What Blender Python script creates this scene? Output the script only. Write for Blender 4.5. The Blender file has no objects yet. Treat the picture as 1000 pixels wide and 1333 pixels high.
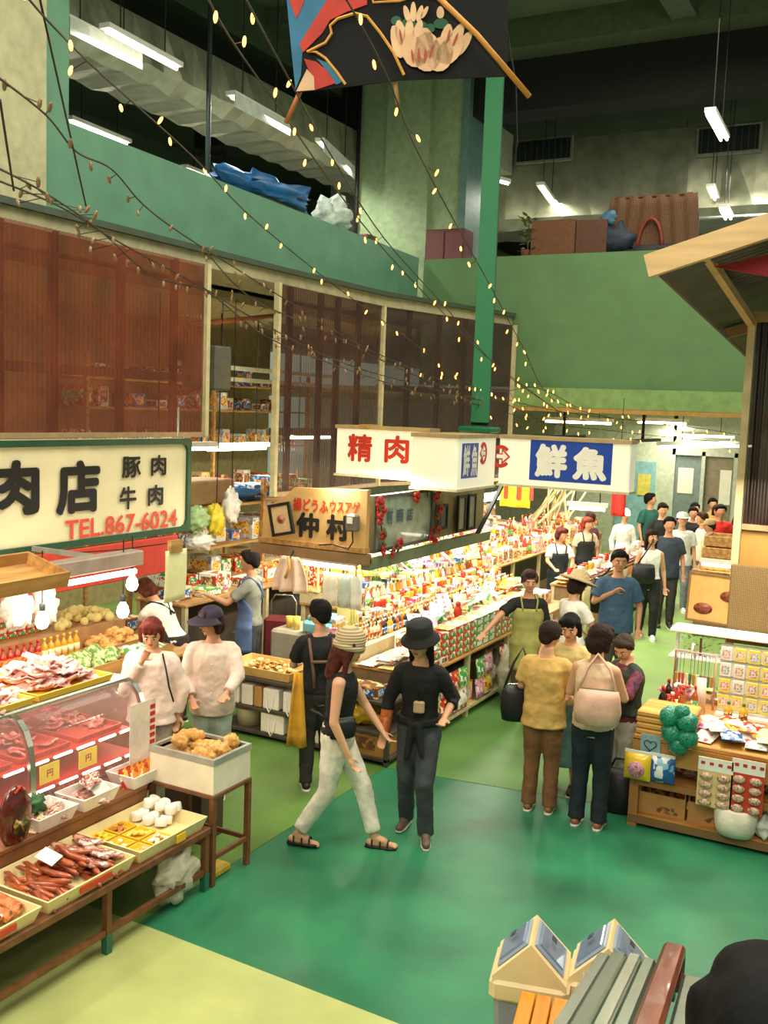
import bpy, math, random
from math import sin, cos, pi, radians as R
from mathutils import Vector as V, Matrix, noise
random.seed(7)
rnd = random.random; uni = random.uniform; pick = random.choice
SC = bpy.context.scene; COL = SC.collection

# ---------------------------------------------------------------- camera
YAW, PIT, ROL = R(28), R(5.85), R(2.1)
fw = V((-sin(YAW)*cos(PIT), cos(YAW)*cos(PIT), -sin(PIT)))
r0 = V((cos(YAW), sin(YAW), 0)); u0 = r0.cross(fw)
rt = r0*cos(ROL)+u0*sin(ROL); up = u0*cos(ROL)-r0*sin(ROL)
cd = bpy.data.cameras.new('camera'); cam = bpy.data.objects.new('camera', cd); COL.objects.link(cam)
mw = Matrix.Identity(4)
for i in range(3): mw[i][0] = rt[i]; mw[i][1] = up[i]; mw[i][2] = -fw[i]
mw.translation = (0, 0, 3.2); cam.matrix_world = mw
cd.sensor_fit = 'VERTICAL'; cd.sensor_height = 36; cd.lens = 1300*36/1333; cd.clip_start = .05; cd.clip_end = 200
SC.camera = cam

# ---------------------------------------------------------------- world, light, exposure
SC.view_settings.view_transform = 'Standard'; SC.view_settings.look = 'None'
SC.view_settings.gamma = 1; SC.view_settings.use_curve_mapping = False
SC.view_settings.exposure = 0.18
wd = bpy.data.worlds.new('world'); SC.world = wd; wd.use_nodes = True
wd.node_tree.nodes['Background'].inputs[0].default_value = (.80, .95, .72, 1)
wd.node_tree.nodes['Background'].inputs[1].default_value = .30

def ray(px, py): return fw+rt*((px-500)/1300)+up*((666.5-py)/1300)
EYE = V((0, 0, 3.2))
def onX(px, py, x): d = ray(px, py); return EYE+d*(x/d.x)
def onY(px, py, y): d = ray(px, py); return EYE+d*(y/d.y)
def onZ(px, py, z): d = ray(px, py); return EYE+d*((z-3.2)/d.z)
def at(px, py, D): return EYE+ray(px, py)*D

def area(name, loc, sx, sy, power, col=(1, .93, .74), rot=(0, 0, 0), spread=180):
    l = bpy.data.lights.new(name, 'AREA'); l.shape = 'RECTANGLE'; l.size = sx; l.size_y = sy
    l.energy = power; l.color = col; l.spread = R(spread)
    o = bpy.data.objects.new(name, l); o.location = loc; o.rotation_euler = rot; COL.objects.link(o); return o
def point(name, loc, power, col=(1, .8, .5), rad=.05):
    l = bpy.data.lights.new(name, 'POINT'); l.energy = power; l.color = col; l.shadow_soft_size = rad
    o = bpy.data.objects.new(name, l); o.location = loc; COL.objects.link(o); return o
# high bay hall lighting over the aisle, and a camera-side fill
area('hall_fill_light', (-1.6, 6.4, 9.2), 5, 5, 640, (1, .94, .76))
area('hall_fill_light', (-3.2, 13.5, 9.0), 3, 4, 260, (1, .94, .76))
area('hall_fill_light', (-4.6, 1.0, 8.0), 3, 3, 200, (1, .90, .7))
area('hall_fill_light', (.3, -1.6, 7.6), 3, 3, 330, (1, .93, .76), (R(28), 0, 0))  # added fill from behind the camera, brightens the foreground and people's fronts
# fluorescent battens hanging over the stalls
for (x, y, z, sy, p) in [(-4.9, 9.2, 2.55, 2.2, 100), (-4.9, 11.6, 2.5, 2.2, 105), (-5.2, 14.3, 2.7, 2.2, 105), (-5.2, 17.2, 2.8, 2.4, 105),
                         (-1.2, 8.5, 2.7, 1.2, 48), (-1.6, 14.5, 3.2, 2, 40), (-3.0, 19, 3.1, 2, 75), (-5, 23, 3.1, 3, 90), (-2.6, 25, 3.1, 3, 60),
                         (-8.6, 9.6, 2.75, 2.0, 45), (-8.8, 12.6, 2.75, 2.0, 50), (-8.3, 5.0, 4.3, 3.0, 60), (-8.4, 11.5, 4.3, 3.0, 50)]:
    area('stall_light', (x, y, z), .25, sy, p, (1, .92, .72))
area('meat_light', (-5.45, 4.6, 1.80), .12, 2.6, 34, (1, .86, .68))
area('meat_light', (-5.0, 3.0, 2.6), .3, 2.0, 46, (1, .86, .66), (0, R(35), 0))
# upper floor battens
for (x, y, p) in [(-9.05, 10, 38), (-9.2, 13, 38), (-9.6, 15.6, 38), (-12.5, 13, 30), (-12.6, 16, 30), (-7.0, 19.7, 45), (-3.1, 18.8, 45), (-5, 24, 40), (-10, 20, 40)]:
    area('upper_light', (x, y, 7.55), .2, 1.3, p*2.2, (1, .97, .86))

# ---------------------------------------------------------------- materials
def lin(h):
    if isinstance(h, (tuple, list)): return tuple(h[:3])+(1,)
    c = [int(h[i:i+2], 16)/255 for i in (0, 2, 4)]
    return tuple((x/12.92 if x <= .04045 else ((x+.055)/1.055)**2.4) for x in c)+(1,)
MC = {}
def mat(h, rough=.6, metal=0., amt=.12, scale=9., emit=0., alpha=1., trans=0., bump=0., coat=0., kind=None, h2=None, h3=None, sub=0.):
    """procedural material; kind: None mottled, 'wood', 'print', 'weave', 'stripe', 'grime'"""
    key = (h, rough, metal, amt, scale, emit, alpha, trans, bump, coat, kind, h2, h3, sub)
    if key in MC: return MC[key]
    m = bpy.data.materials.new(('%s_%s' % (kind or 'paint', h))); m.use_nodes = True
    nt = m.node_tree; N = nt.nodes; L = nt.links; b = N['Principled BSDF']
    c = lin(h)
    b.inputs['Roughness'].default_value = rough; b.inputs['Metallic'].default_value = metal
    b.inputs['Alpha'].default_value = alpha; b.inputs['Transmission Weight'].default_value = trans
    b.inputs['Coat Weight'].default_value = coat
    if sub: b.inputs['Subsurface Weight'].default_value = sub; b.inputs['Subsurface Radius'].default_value = (.02, .008, .004)
    b.inputs['Base Color'].default_value = c; m.diffuse_color = c
    tc = N.new('ShaderNodeTexCoord'); src = tc.outputs['Object']
    def cr(fac, stops, const=False):
        r = N.new('ShaderNodeValToRGB'); L.new(fac, r.inputs[0]); e = r.color_ramp.elements
        if const: r.color_ramp.interpolation = 'CONSTANT'
        while len(e) < len(stops): e.new(.5)
        for i, (p, q) in enumerate(stops): e[i].position = p; e[i].color = q
        return r.outputs[0]
    dk = tuple(x*(1-amt*1.6) for x in c[:3])+(1,); lt = tuple(min(1, x*(1+amt)) for x in c[:3])+(1,)
    col = None; hgt = None
    if kind == 'wood':
        mp = N.new('ShaderNodeMapping'); L.new(src, mp.inputs[0]); mp.inputs['Scale'].default_value = (scale, scale, scale*.12) if h2 == 'z' else ((scale*.12, scale, scale) if h2 == 'x' else (scale, scale*.12, scale))
        n = N.new('ShaderNodeTexNoise'); L.new(mp.outputs[0], n.inputs[0]); n.inputs['Scale'].default_value = 3; n.inputs['Detail'].default_value = 6
        col = cr(n.outputs[0], [(.3, dk), (.7, lt)]); hgt = n.outputs[0]
    elif kind == 'print':
        v = N.new('ShaderNodeTexVoronoi'); v.feature = 'F1'; v.distance = 'CHEBYCHEV'; v.inputs['Scale'].default_value = scale; L.new(src, v.inputs[0])
        s = N.new('ShaderNodeSeparateColor'); L.new(v.outputs['Color'], s.inputs[0])
        col = cr(s.outputs[0], [(0, c), (.5, lin(h2)), (.74, lin(h3)), (.9, c)], True)
    elif kind == 'weave':
        w = N.new('ShaderNodeTexWave'); w.inputs['Scale'].default_value = scale; w.inputs['Distortion'].default_value = .6; L.new(src, w.inputs[0])
        w2 = N.new('ShaderNodeTexWave'); w2.bands_direction = 'Z'; w2.inputs['Scale'].default_value = scale; w2.inputs['Distortion'].default_value = .6; L.new(src, w2.inputs[0])
        mm = N.new('ShaderNodeMath'); mm.operation = 'MULTIPLY'; L.new(w.outputs[1], mm.inputs[0]); L.new(w2.outputs[1], mm.inputs[1])
        col = cr(mm.outputs[0], [(0, dk), (.6, lt)]); hgt = mm.outputs[0]
    elif kind == 'stripe':
        w = N.new('ShaderNodeTexWave'); w.bands_direction = h3 or 'Z'; w.inputs['Scale'].default_value = scale; L.new(src, w.inputs[0])
        col = cr(w.outputs[1], [(.45, c), (.55, lin(h2))]); hgt = w.outputs[1]
    elif kind == 'blotch':
        n = N.new('ShaderNodeTexNoise'); n.inputs['Scale'].default_value = scale; n.inputs['Detail'].default_value = 4; L.new(src, n.inputs[0])
        col = cr(n.outputs[0], [(.4, c), (.52, lin(h2)), (.68, lin(h3 or h2))]); hgt = n.outputs[0]
    else:
        n = N.new('ShaderNodeTexNoise'); n.inputs['Scale'].default_value = scale; n.inputs['Detail'].default_value = 5; L.new(src, n.inputs[0])
        if amt: col = cr(n.outputs[0], [(.3, dk), (.72, lt)])
        hgt = n.outputs[0]
    if col is not None: L.new(col, b.inputs['Base Color'])
    if bump:
        bp = N.new('ShaderNodeBump'); bp.inputs['Strength'].default_value = bump; bp.inputs['Distance'].default_value = .02
        L.new(hgt, bp.inputs['Height']); L.new(bp.outputs[0], b.inputs['Normal'])
    if emit:
        b.inputs['Emission Color'].default_value = c; b.inputs['Emission Strength'].default_value = emit
    MC[key] = m; return m

# ---------------------------------------------------------------- mesh builder
class M:
    def __init__(s): s.v = []; s.f = []; s.m = []; s.s = []
    def add(s, vs, fs, mi=0, smooth=False):
        k = len(s.v); s.v += [tuple(p) for p in vs]
        for f in fs: s.f.append(tuple(i+k for i in f)); s.m.append(mi); s.s.append(smooth)
        return s
    def box(s, x0, y0, z0, x1, y1, z1, mi=0):
        return s.add([(x0,y0,z0),(x1,y0,z0),(x1,y1,z0),(x0,y1,z0),(x0,y0,z1),(x1,y0,z1),(x1,y1,z1),(x0,y1,z1)],
                     [(0,3,2,1),(4,5,6,7),(0,1,5,4),(1,2,6,5),(2,3,7,6),(3,0,4,7)], mi)
    def rbox(s, x0, y0, z0, x1, y1, z1, b=.01, mi=0):
        b = min(b, abs(x1-x0)*.45, abs(y1-y0)*.45, abs(z1-z0)*.45); rings = []
        for (z, i) in ((z0, b), (z0+b, 0), (z1-b, 0), (z1, b)):
            c = b if i == 0 else b*1.5
            X0, X1, Y0, Y1 = x0+i, x1-i, y0+i, y1-i
            if i: rings.append([(X0,Y0,z),(X0,Y0,z),(X1,Y0,z),(X1,Y0,z),(X1,Y1,z),(X1,Y1,z),(X0,Y1,z),(X0,Y1,z)])
            else: rings.append([(X0,Y0+b,z),(X0+b,Y0,z),(X1-b,Y0,z),(X1,Y0+b,z),(X1,Y1-b,z),(X1-b,Y1,z),(X0+b,Y1,z),(X0,Y1-b,z)])
        vs = []; 
        vs += [rings[0][i] for i in (0,2,4,6)]; vs += rings[1]; vs += rings[2]; vs += [rings[3][i] for i in (0,2,4,6)]
        fs = [(3,2,1,0),(20,21,22,23)]
        for i in range(8): j = (i+1) % 8; fs.append((4+i,4+j,12+j,12+i))
        for i in range(4):
            a, c = 4+2*i, 4+2*i+1; fs.append((i, c, a)); n = (i+1) % 4; fs.append((i, n, 4+(2*i+2) % 8, c))
            a2, c2 = 12+2*i, 12+2*i+1; fs.append((20+i, a2, c2)); fs.append((20+i, c2, 12+(2*i+2) % 8, 20+n))
        return s.add(vs, fs, mi)
    def obox(s, c, sz, rot=None, b=0, mi=0):
        t = M(); h = [q/2 for q in sz]
        (t.rbox(-h[0],-h[1],-h[2],h[0],h[1],h[2],b) if b else t.box(-h[0],-h[1],-h[2],h[0],h[1],h[2]))
        mx = (rot or Matrix.Identity(3)); c = V(c)
        return s.add([mx @ V(p)+c for p in t.v], t.f, mi)
    def beam(s, a, b_, w, h, mi=0, upv=(0, 0, 1)):
        a = V(a); b_ = V(b_); d = (b_-a); L = d.length; y = d/L; x = y.cross(V(upv)).normalized(); z = x.cross(y)
        mx = Matrix((x, y, z)).transposed()
        return s.obox((a+b_)/2, (w, L, h), mx, 0, mi)
    def tube(s, pts, r, n=6, mi=0, cap=True):
        pts = [V(p) for p in pts]; vs = []; fs = []; rr = r if isinstance(r, (list, tuple)) else [r]*len(pts)
        prev = None
        for i, p in enumerate(pts):
            d = (pts[min(i+1, len(pts)-1)]-pts[max(i-1, 0)]).normalized()
            if prev is None: x = d.orthogonal().normalized()
            else: x = (prev-d*prev.dot(d)); x = x.normalized() if x.length > 1e-6 else d.orthogonal().normalized()
            prev = x; y = d.cross(x)
            for k in range(n):
                a = 2*pi*k/n; vs.append(p+(x*cos(a)+y*sin(a))*rr[i])
        for i in range(len(pts)-1):
            for k in range(n): fs.append((i*n+k, i*n+(k+1) % n, (i+1)*n+(k+1) % n, (i+1)*n+k))
        if cap: fs.append(tuple(range(n))[::-1]); fs.append(tuple((len(pts)-1)*n+k for k in range(n)))
        return s.add(vs, fs, mi, n > 5)
    def lathe(s, prof, n=12, mi=0, c=(0, 0, 0), sx=1, sy=1, smooth=True):
        vs = []; fs = []
        for (r, z) in prof:
            for k in range(n): a = 2*pi*k/n; vs.append((c[0]+r*cos(a)*sx, c[1]+r*sin(a)*sy, c[2]+z))
        for i in range(len(prof)-1):
            for k in range(n): fs.append((i*n+k, i*n+(k+1) % n, (i+1)*n+(k+1) % n, (i+1)*n+k))
        if prof[0][0] > 1e-5: fs.append(tuple(range(n))[::-1])
        if prof[-1][0] > 1e-5: fs.append(tuple((len(prof)-1)*n+k for k in range(n)))
        return s.add(vs, fs, mi, smooth)
    def ell(s, c, r, nu=12, nv=8, rot=None, mi=0):
        vs = []; fs = []; mx = rot or Matrix.Identity(3); c = V(c)
        r = (r, r, r) if not isinstance(r, (tuple, list)) else r
        for j in range(1, nv):
            t = pi*j/nv
            for k in range(nu): a = 2*pi*k/nu; vs.append(mx @ V((r[0]*sin(t)*cos(a), r[1]*sin(t)*sin(a), -r[2]*cos(t)))+c)
        vs.append(mx @ V((0, 0, -r[2]))+c); vs.append(mx @ V((0, 0, r[2]))+c); b_, t_ = len(vs)-2, len(vs)-1
        for j in range(nv-2):
            for k in range(nu): fs.append((j*nu+k, j*nu+(k+1) % nu, (j+1)*nu+(k+1) % nu, (j+1)*nu+k))
        for k in range(nu): fs.append((b_, (k+1) % nu, k)); fs.append((t_, (nv-2)*nu+k, (nv-2)*nu+(k+1) % nu))
        return s.add(vs, fs, mi, True)
    def caps(s, a, b_, ra, rb, n=10, mi=0):
        a = V(a); b_ = V(b_); d = b_-a; L = max(d.length, 1e-5); z = d/L; x = z.orthogonal().normalized(); y = z.cross(x); vs = []; fs = []
        prof = [(ra*sin(t), -ra*cos(t)) for t in (.35, .9, pi/2)]+[(rb*sin(t), L-rb*cos(t)) for t in (pi/2, pi-.9, pi-.35)]
        for (r, h) in prof:
            for k in range(n): q = 2*pi*k/n; vs.append(a+z*h+(x*cos(q)+y*sin(q))*r)
        vs.append(a-z*ra); vs.append(b_+z*rb); m = len(prof)
        for i in range(m-1):
            for k in range(n): fs.append((i*n+k, i*n+(k+1) % n, (i+1)*n+(k+1) % n, (i+1)*n+k))
        for k in range(n): fs.append((m*n, (k+1) % n, k)); fs.append((m*n+1, (m-1)*n+k, (m-1)*n+(k+1) % n))
        return s.add(vs, fs, mi, True)
    def loft(s, rings, mi=0, cap=True, smooth=True):
        """rings: list of equal length closed loops"""
        n = len(rings[0]); vs = [p for r in rings for p in r]; fs = []
        for i in range(len(rings)-1):
            for k in range(n): fs.append((i*n+k, i*n+(k+1) % n, (i+1)*n+(k+1) % n, (i+1)*n+k))
        if cap: fs.append(tuple(range(n))[::-1]); fs.append(tuple((len(rings)-1)*n+k for k in range(n)))
        return s.add(vs, fs, mi, smooth)
    def prism(s, poly, z0, z1, mi=0, f=None):
        f = f or (lambda x, y, z: (x, y, z)); n = len(poly)
        vs = [f(x, y, z0) for x, y in poly]+[f(x, y, z1) for x, y in poly]
        return s.add(vs, [tuple(range(n))[::-1], tuple(range(n, 2*n))]+[(i, (i+1) % n, n+(i+1) % n, n+i) for i in range(n)], mi)
    def sheet(s, fn, nu, nv, t=0., mi=0, smooth=True):
        """surface fn(u,v)->point; t thickness (solid) along its normal"""
        P_ = [[V(fn(i/nu, j/nv)) for i in range(nu+1)] for j in range(nv+1)]
        fr = [P_[j][i] for j in range(nv+1) for i in range(nu+1)]; W_ = nu+1
        q = [(j*W_+i, j*W_+i+1, (j+1)*W_+i+1, (j+1)*W_+i) for j in range(nv) for i in range(nu)]
        if not t: return s.add(fr, q, mi, smooth)
        bk = []
        for j in range(nv+1):
            for i in range(nu+1):
                du = P_[j][min(i+1, nu)]-P_[j][max(i-1, 0)]; dv = P_[min(j+1, nv)][i]-P_[max(j-1, 0)][i]
                n = du.cross(dv); n = n.normalized() if n.length > 1e-9 else V((0, 0, 1)); bk.append(P_[j][i]-n*t)
        o = len(fr); fs = q+[tuple(x+o for x in f[::-1]) for f in q]
        for i in range(nu):
            fs.append((i+1, i, i+o, i+1+o)); a = nv*W_; fs.append((a+i, a+i+1, a+i+1+o, a+i+o))
        for j in range(nv):
            fs.append((j*W_, (j+1)*W_, (j+1)*W_+o, j*W_+o)); a = j*W_+nu; fs.append((a+W_, a, a+o, a+W_+o))
        return s.add(fr+bk, fs, mi, smooth)
    def mesh(s, name, mats):
        me = bpy.data.meshes.new(name); me.from_pydata(s.v, [], s.f)
        for m in (mats if isinstance(mats, (list, tuple)) else [mats]): me.materials.append(m)
        me.polygons.foreach_set('material_index', s.m); me.polygons.foreach_set('use_smooth', s.s); me.update(); return me

def link(name, data, parent=None, loc=None, rot=None):
    o = bpy.data.objects.new(name, data); COL.objects.link(o)
    if parent: o.parent = parent
    if loc is not None: o.location = loc
    if rot is not None: o.rotation_euler = rot
    return o
def mk(name, m, mats, parent=None, loc=None, rot=None):
    return link(name, m.mesh(name, mats) if isinstance(m, M) else m, parent, loc, rot)
def tag(o, label=None, cat=None, group=None, kind=None):
    if label: o['label'] = label
    if cat: o['category'] = cat
    if group: o['group'] = group
    if kind: o['kind'] = kind
    return o
def thing(name, label, cat, loc=(0, 0, 0), rz=0, group=None):
    o = link(name, None, None, loc, (0, 0, rz)); o.empty_display_size = .1; return tag(o, label, cat, group)
def solo(name, m, mats, label, cat, loc=(0,0,0), rz=0, group=None):
    return tag(mk(name, m, mats, None, loc, (0, 0, rz)), label, cat, group)
def struct(name, m, mats, parent=None):
    o = mk(name, m, mats, parent)
    if not parent: o['kind'] = 'structure'
    return o
def lettering(txt, parent, w, h, mt, frame, name='lettering', bold=.02, depth=.006, label=None):
    """flat text fitted into w x h; frame = (origin, xdir, ydir) in parent's space"""
    cu = bpy.data.curves.new(name, 'FONT'); cu.body = txt; cu.size = 1; cu.extrude = 0; cu.resolution_u = 3
    t = bpy.data.objects.new(name, cu); COL.objects.link(t)
    me = bpy.data.meshes.new_from_object(t); COL.objects.unlink(t); bpy.data.objects.remove(t)
    xs = [v.co.x for v in me.vertices]; ys = [v.co.y for v in me.vertices]
    if not xs: return None
    x0, x1, y0, y1 = min(xs)-bold, max(xs)+bold, min(ys)-bold, max(ys)+bold; o, dx, dy = V(frame[0]), V(frame[1]).normalized(), V(frame[2]).normalized(); nz = dx.cross(dy)
    base = [tuple(v.co) for v in me.vertices]; fcs = [tuple(p.vertices) for p in me.polygons]; vs = []; fs = []; n = len(base)
    offs = [(0, 0)]+([(bold*cos(q), bold*sin(q)) for q in [2*pi*i/8 for i in range(8)]] if bold else [])
    for k, (ox, oy_) in enumerate(offs):   # heavier strokes: the outline repeated a hair apart, each a hair prouder
        for p in base: vs.append(o+dx*((p[0]+ox-x0)/(x1-x0)*w)+dy*((p[1]+oy_-y0)/(y1-y0)*h)+nz*(depth+k*.0003))
        fs += [tuple(i+k*n for i in f) for f in fcs]
    bpy.data.meshes.remove(me); me = bpy.data.meshes.new(name); me.from_pydata([tuple(v) for v in vs], [], fs); me.update()
    me.materials.clear(); me.materials.append(mt)
    ob = link(name, me, parent)
    if label: ob['label'] = label
    return ob

# common materials
m_green = mat('5c8d72', .55, amt=.08, scale=3); m_greenwall = mat('5c8052', .7, amt=.07, scale=3)
m_cream = mat('d8d2ae', .7); m_wood = mat('b98a4e', .6, kind='wood', scale=6, amt=.3); m_woodz = mat('a87b45', .6, kind='wood', scale=6, amt=.3, h2='z')
m_dwood = mat('7a4a26', .6, kind='wood', scale=6, amt=.3); m_white = mat('f2efe2', .5, amt=.04); m_black = mat('0c0b0b', .6)
m_dark = mat('1b1d1a', .8); m_steel = mat('b9bdb5', .25, .9, amt=.06); m_grey = mat('8f948a', .6)
m_tube = mat('fff6e0', .4, emit=9.); m_bulb = mat('ffa450', .4, emit=5.); m_hot = mat('fff0cc', .4, emit=14.)
# ================================================================ the building
m = M().box(-18, -3, -.2, 5, 36, 0)
floor = struct('floor', m, mat('2a7a54', .42, amt=.30, scale=1.3, bump=.02))
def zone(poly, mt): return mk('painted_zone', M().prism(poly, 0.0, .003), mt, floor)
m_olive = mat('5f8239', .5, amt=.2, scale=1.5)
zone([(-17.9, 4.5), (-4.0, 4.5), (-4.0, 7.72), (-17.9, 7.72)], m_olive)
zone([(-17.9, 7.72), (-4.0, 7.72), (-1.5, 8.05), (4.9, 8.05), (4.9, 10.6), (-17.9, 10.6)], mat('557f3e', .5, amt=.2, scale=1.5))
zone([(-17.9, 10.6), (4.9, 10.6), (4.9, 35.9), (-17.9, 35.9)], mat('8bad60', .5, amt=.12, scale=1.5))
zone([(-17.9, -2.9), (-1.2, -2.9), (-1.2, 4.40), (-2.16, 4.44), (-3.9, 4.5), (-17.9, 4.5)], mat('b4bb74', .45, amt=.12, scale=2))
# left balcony: parapet, lip, slab
def wallpoly(pts, z0, z1, t, mi=0, m=None):
    m = m or M()
    for (a, b) in zip(pts, pts[1:]):
        d = V((b[0]-a[0], b[1]-a[1], 0)).normalized(); n = V((-d.y, d.x, 0))*t
        p = [(a[0], a[1]), (b[0], b[1]), (b[0]+n.x, b[1]+n.y), (a[0]+n.x, a[1]+n.y)]
        m.prism(p, z0, z1, mi)
    return m
WL = [(-7.35, -1), (-7.35, 7.1), (-7.6, 12), (-7.8, 15.6)]
struct('wall_left', wallpoly(WL, 4.78, 5.8, .22), m_green)
LP = [(-6.95, -1), (-6.95, 10.2), (-6.85, 12.7), (-6.1, 15.75)]
struct('trim_1', wallpoly(LP, 4.66, 4.80, .9), mat('a09a78', .6))
struct('trim_2', wallpoly([(p[0]+.06, p[1]) for p in LP], 4.80, 4.86, .5), mat('3d4a3c', .6))
struct('ceiling', M().box(-18, -1, 9.9, 5, 36, 10.1), mat('56684c', .8, amt=.15, scale=.8))
m = M().box(-18, -1, 4.86, -7.5, 36, 5.0).box(-7.8, 16.0, 4.86, 5, 36, 5.0)
struct('floor_upper', m, m_grey)
struct('wall_pillar_left', M().box(-8.1, -1, 4.87, -7.31, 6.86, 9.9), mat('b4b28c', .7))
struct('trim_3', M().box(-8.2, 6.86, 5.0, -7.4, 7.22, 9.9), m_green)
m = M().box(-9.9, 17.1, 5, -7.75, 17.9, 9.9).box(-9.25, 16.95, 5, -8.35, 17.1, 9.9)
col = struct('wall_column', m, mat('8ea379', .6)); mk('edge_strip', M().box(-7.76, 17.05, 5, -7.62, 17.95, 9.9), mat('5f8078', .5), col)
mk('drain_pipe', M().tube([(-9.85, 16.95, 5), (-9.85, 16.95, 9.9)], .04), m_black, col)
# far balcony front with its shelf-like ledge
struct('wall_back', M().box(-7.8, 15.8, 3.66, 5, 16.05, 5.8), m_greenwall)
struct('trim_4', M().box(-6.0, 15.72, 3.34, 5, 15.98, 3.655), mat('7fa05f', .6))
struct('trim_5', M().box(-6.0, 15.70, 3.27, 5, 15.95, 3.335), mat('b58a45', .6))
struct('ceiling_lower', M().box(-18, 16.0, 3.5, 5, 36, 3.62), mat('c9c39c', .8))
struct('ceiling_shops', M().box(-18, -1, 4.5, -7.9, 15.8, 4.62), mat('a9a07a', .8))
struct('wall_shops_back', M().box(-11.3, 4, 0, -11.1, 16, 4.5), mat('b3a67a', .8))
struct('wall_far', M().box(-18, 28, 0, 5, 28.3, 3.5), mat('e3dfc4', .7))
struct('wall_upper_far', M().box(-18, 30, 5, 5, 30.3, 9.9), mat('8fa06f', .8))
struct('wall_upper_left', M().box(-18.3, -1, 5, -18, 36, 9.9), mat('6f8566', .8))
# ceiling beams above the hall
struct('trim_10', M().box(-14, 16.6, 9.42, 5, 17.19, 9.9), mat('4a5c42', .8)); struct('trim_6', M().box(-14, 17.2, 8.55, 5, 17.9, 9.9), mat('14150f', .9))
m = M().box(-4.0, 8, 9.5, -3.6, 17, 9.9).box(-18, 14.6, 9.6, 5, 15.1, 9.9).box(-10.9, 4, 9.2, -10.4, 30, 9.9)
struct('trim_7', m, mat('4c5e44', .8))
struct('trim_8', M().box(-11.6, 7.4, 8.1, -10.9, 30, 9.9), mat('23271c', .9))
# ducts
def duct(p, label, mt, vents=()):
    t = thing('air_duct', label, 'duct'); mk('casing', p, mt, t)
    for (x0, x1, y, z0, z1) in vents:
        g = mk('grille', M().rbox(x0-.06, y-.05, z0-.06, x1+.06, y, z1+.06, .02), mat('8b8f7c', .5), t)
        mk('opening', M().box(x0, y-.06, z0, x1, y-.04, z1), mat('101612', .7), g)
        s = M()
        for i in range(9): xx = x0+(x1-x0)*(i+.5)/9; s.box(xx-.008, y-.075, z0, xx+.008, y-.06, z1)
        mk('slats', s, mat('3a4a44', .5), g)
    return t
n_ = 28
def crinkle(x0, x1, y0, y1, z0, z1, ax='x', k=24):
    m = M(); rings = []
    for i in range(k+1):
        t = i/k; w = .05*abs(sin(i*pi/2)) + .02*noise.noise(V((i*.7, 1, 2)))
        if ax == 'x': x = x0+(x1-x0)*t; rings.append([(x, y0-w, z0+.15), (x, y0+.25, z0-w), (x, y1-.25, z0-w), (x, y1, z0+.25), (x, y1, z1), (x, y0, z1)])
        else: y = y0+(y1-y0)*t; rings.append([(x1+w, y, z0+.15), (x1-.2, y, z0-w), (x0+.2, y, z0-w), (x0, y, z0+.2), (x0, y, z1), (x1, y, z1)])
    return m.loft(rings, smooth=False)
m_foil = mat('a9ab90', .32, .55, amt=.15, scale=4, bump=.3)
duct(crinkle(-12.5, 2.5, 20.3, 22.2, 7.15, 8.85), 'wide silver air duct with two dark grilles across the upper floor', m_foil,
     [(-7.9, -6.75, 20.25, 8.45, 8.85), (-4.2, -3.1, 20.25, 8.3, 8.75)])
duct(M().box(-9.4, 19.3, 8.2, -8.0, 20.2, 9.0), 'pale square duct box right of the big green column', mat('c4c8ae', .5))
duct(crinkle(-11.3, -10.0, 9.0, 20.0, 7.75, 8.5, 'y', 34), 'long silver duct running away above the left balcony', m_foil)
duct(crinkle(-14.6, -13.4, 9.0, 20, 7.0, 7.7, 'y', 30), 'lower rounded silver duct deeper behind the left balcony', m_foil)
# fluorescent battens of the upper floor
def batten(a, b, label, n=1, refl=False, grp=None, w=.16, unlit=False, rods=True, zt=9.9):
    a = V(a); b = V(b); t = thing('fluorescent_light', label, 'ceiling light', tuple((a+b)/2), 0, grp); c = (a+b)/2
    la, lb = a-c, b-c; d = (lb-la).normalized(); sd = d.cross(V((0, 0, 1))).normalized()
    mk('housing', M().beam(la+V((0, 0, .05)), lb+V((0, 0, .05)), w, .06), m_white, t)
    if not unlit:
        for k in range(n):
            o = sd*((k-(n-1)/2)*.09); mk('tube', M().tube([la+d*.04+o-V((0, 0, .01)), lb-d*.04+o-V((0, 0, .01))], .022, 8), m_tube, t)
    if refl: mk('reflector', M().beam(la+sd*w*.5+V((0, 0, -.05)), lb+sd*w*.5+V((0, 0, -.05)), .02, .2), mat('dfe6da', .5), t)
    if rods: [mk('hanger', M().tube([q_*.6+V((0, 0, .07)), V((q_.x*.6, q_.y*.6, zt-c.z))], .008, 4), m_dark, t) for q_ in (la, lb)]
    return t
U = 'on the upper floor'
batten((-8.99, 9.33, 7.6), (-9.08, 10.8, 7.6), 'lit fluorescent tube highest at upper left, above the balcony')
batten((-9.3, 9.0, 7.62), (-9.35, 10.3, 7.62), 'unlit white light fitting just left of the highest lit tube', unlit=True, refl=True)
batten((-12.37, 12.07, 7.6), (-12.48, 13.55, 7.6), 'lit fluorescent tube low above the left balcony rail, nearer one')
batten((-12.7, 15.3, 7.6), (-12.8, 16.9, 7.6), 'lit fluorescent tube low above the rail, beside the blue tarpaulin')
batten((-9.13, 12.0, 7.6), (-9.25, 13.6, 7.6), 'lit tube with white reflector hanging near the thin vertical pipe', refl=True)
batten((-9.24, 14.6, 7.6), (-9.75, 16.5, 7.6), 'lit tube with white reflector left of the big green column', refl=True)
batten((-6.85, 18.8, 7.6), (-7.03, 20.2, 7.5), 'bright fluorescent tube just right of the green pole')
batten((-8.6, 18.5, 8.0), (-7.5, 18.9, 7.7), 'lit tube half hidden behind the green pole')
batten((-3.03, 15.2, 7.6), (-3.08, 16.7, 7.6), 'double fluorescent light hanging highest at upper right', n=2)
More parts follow.
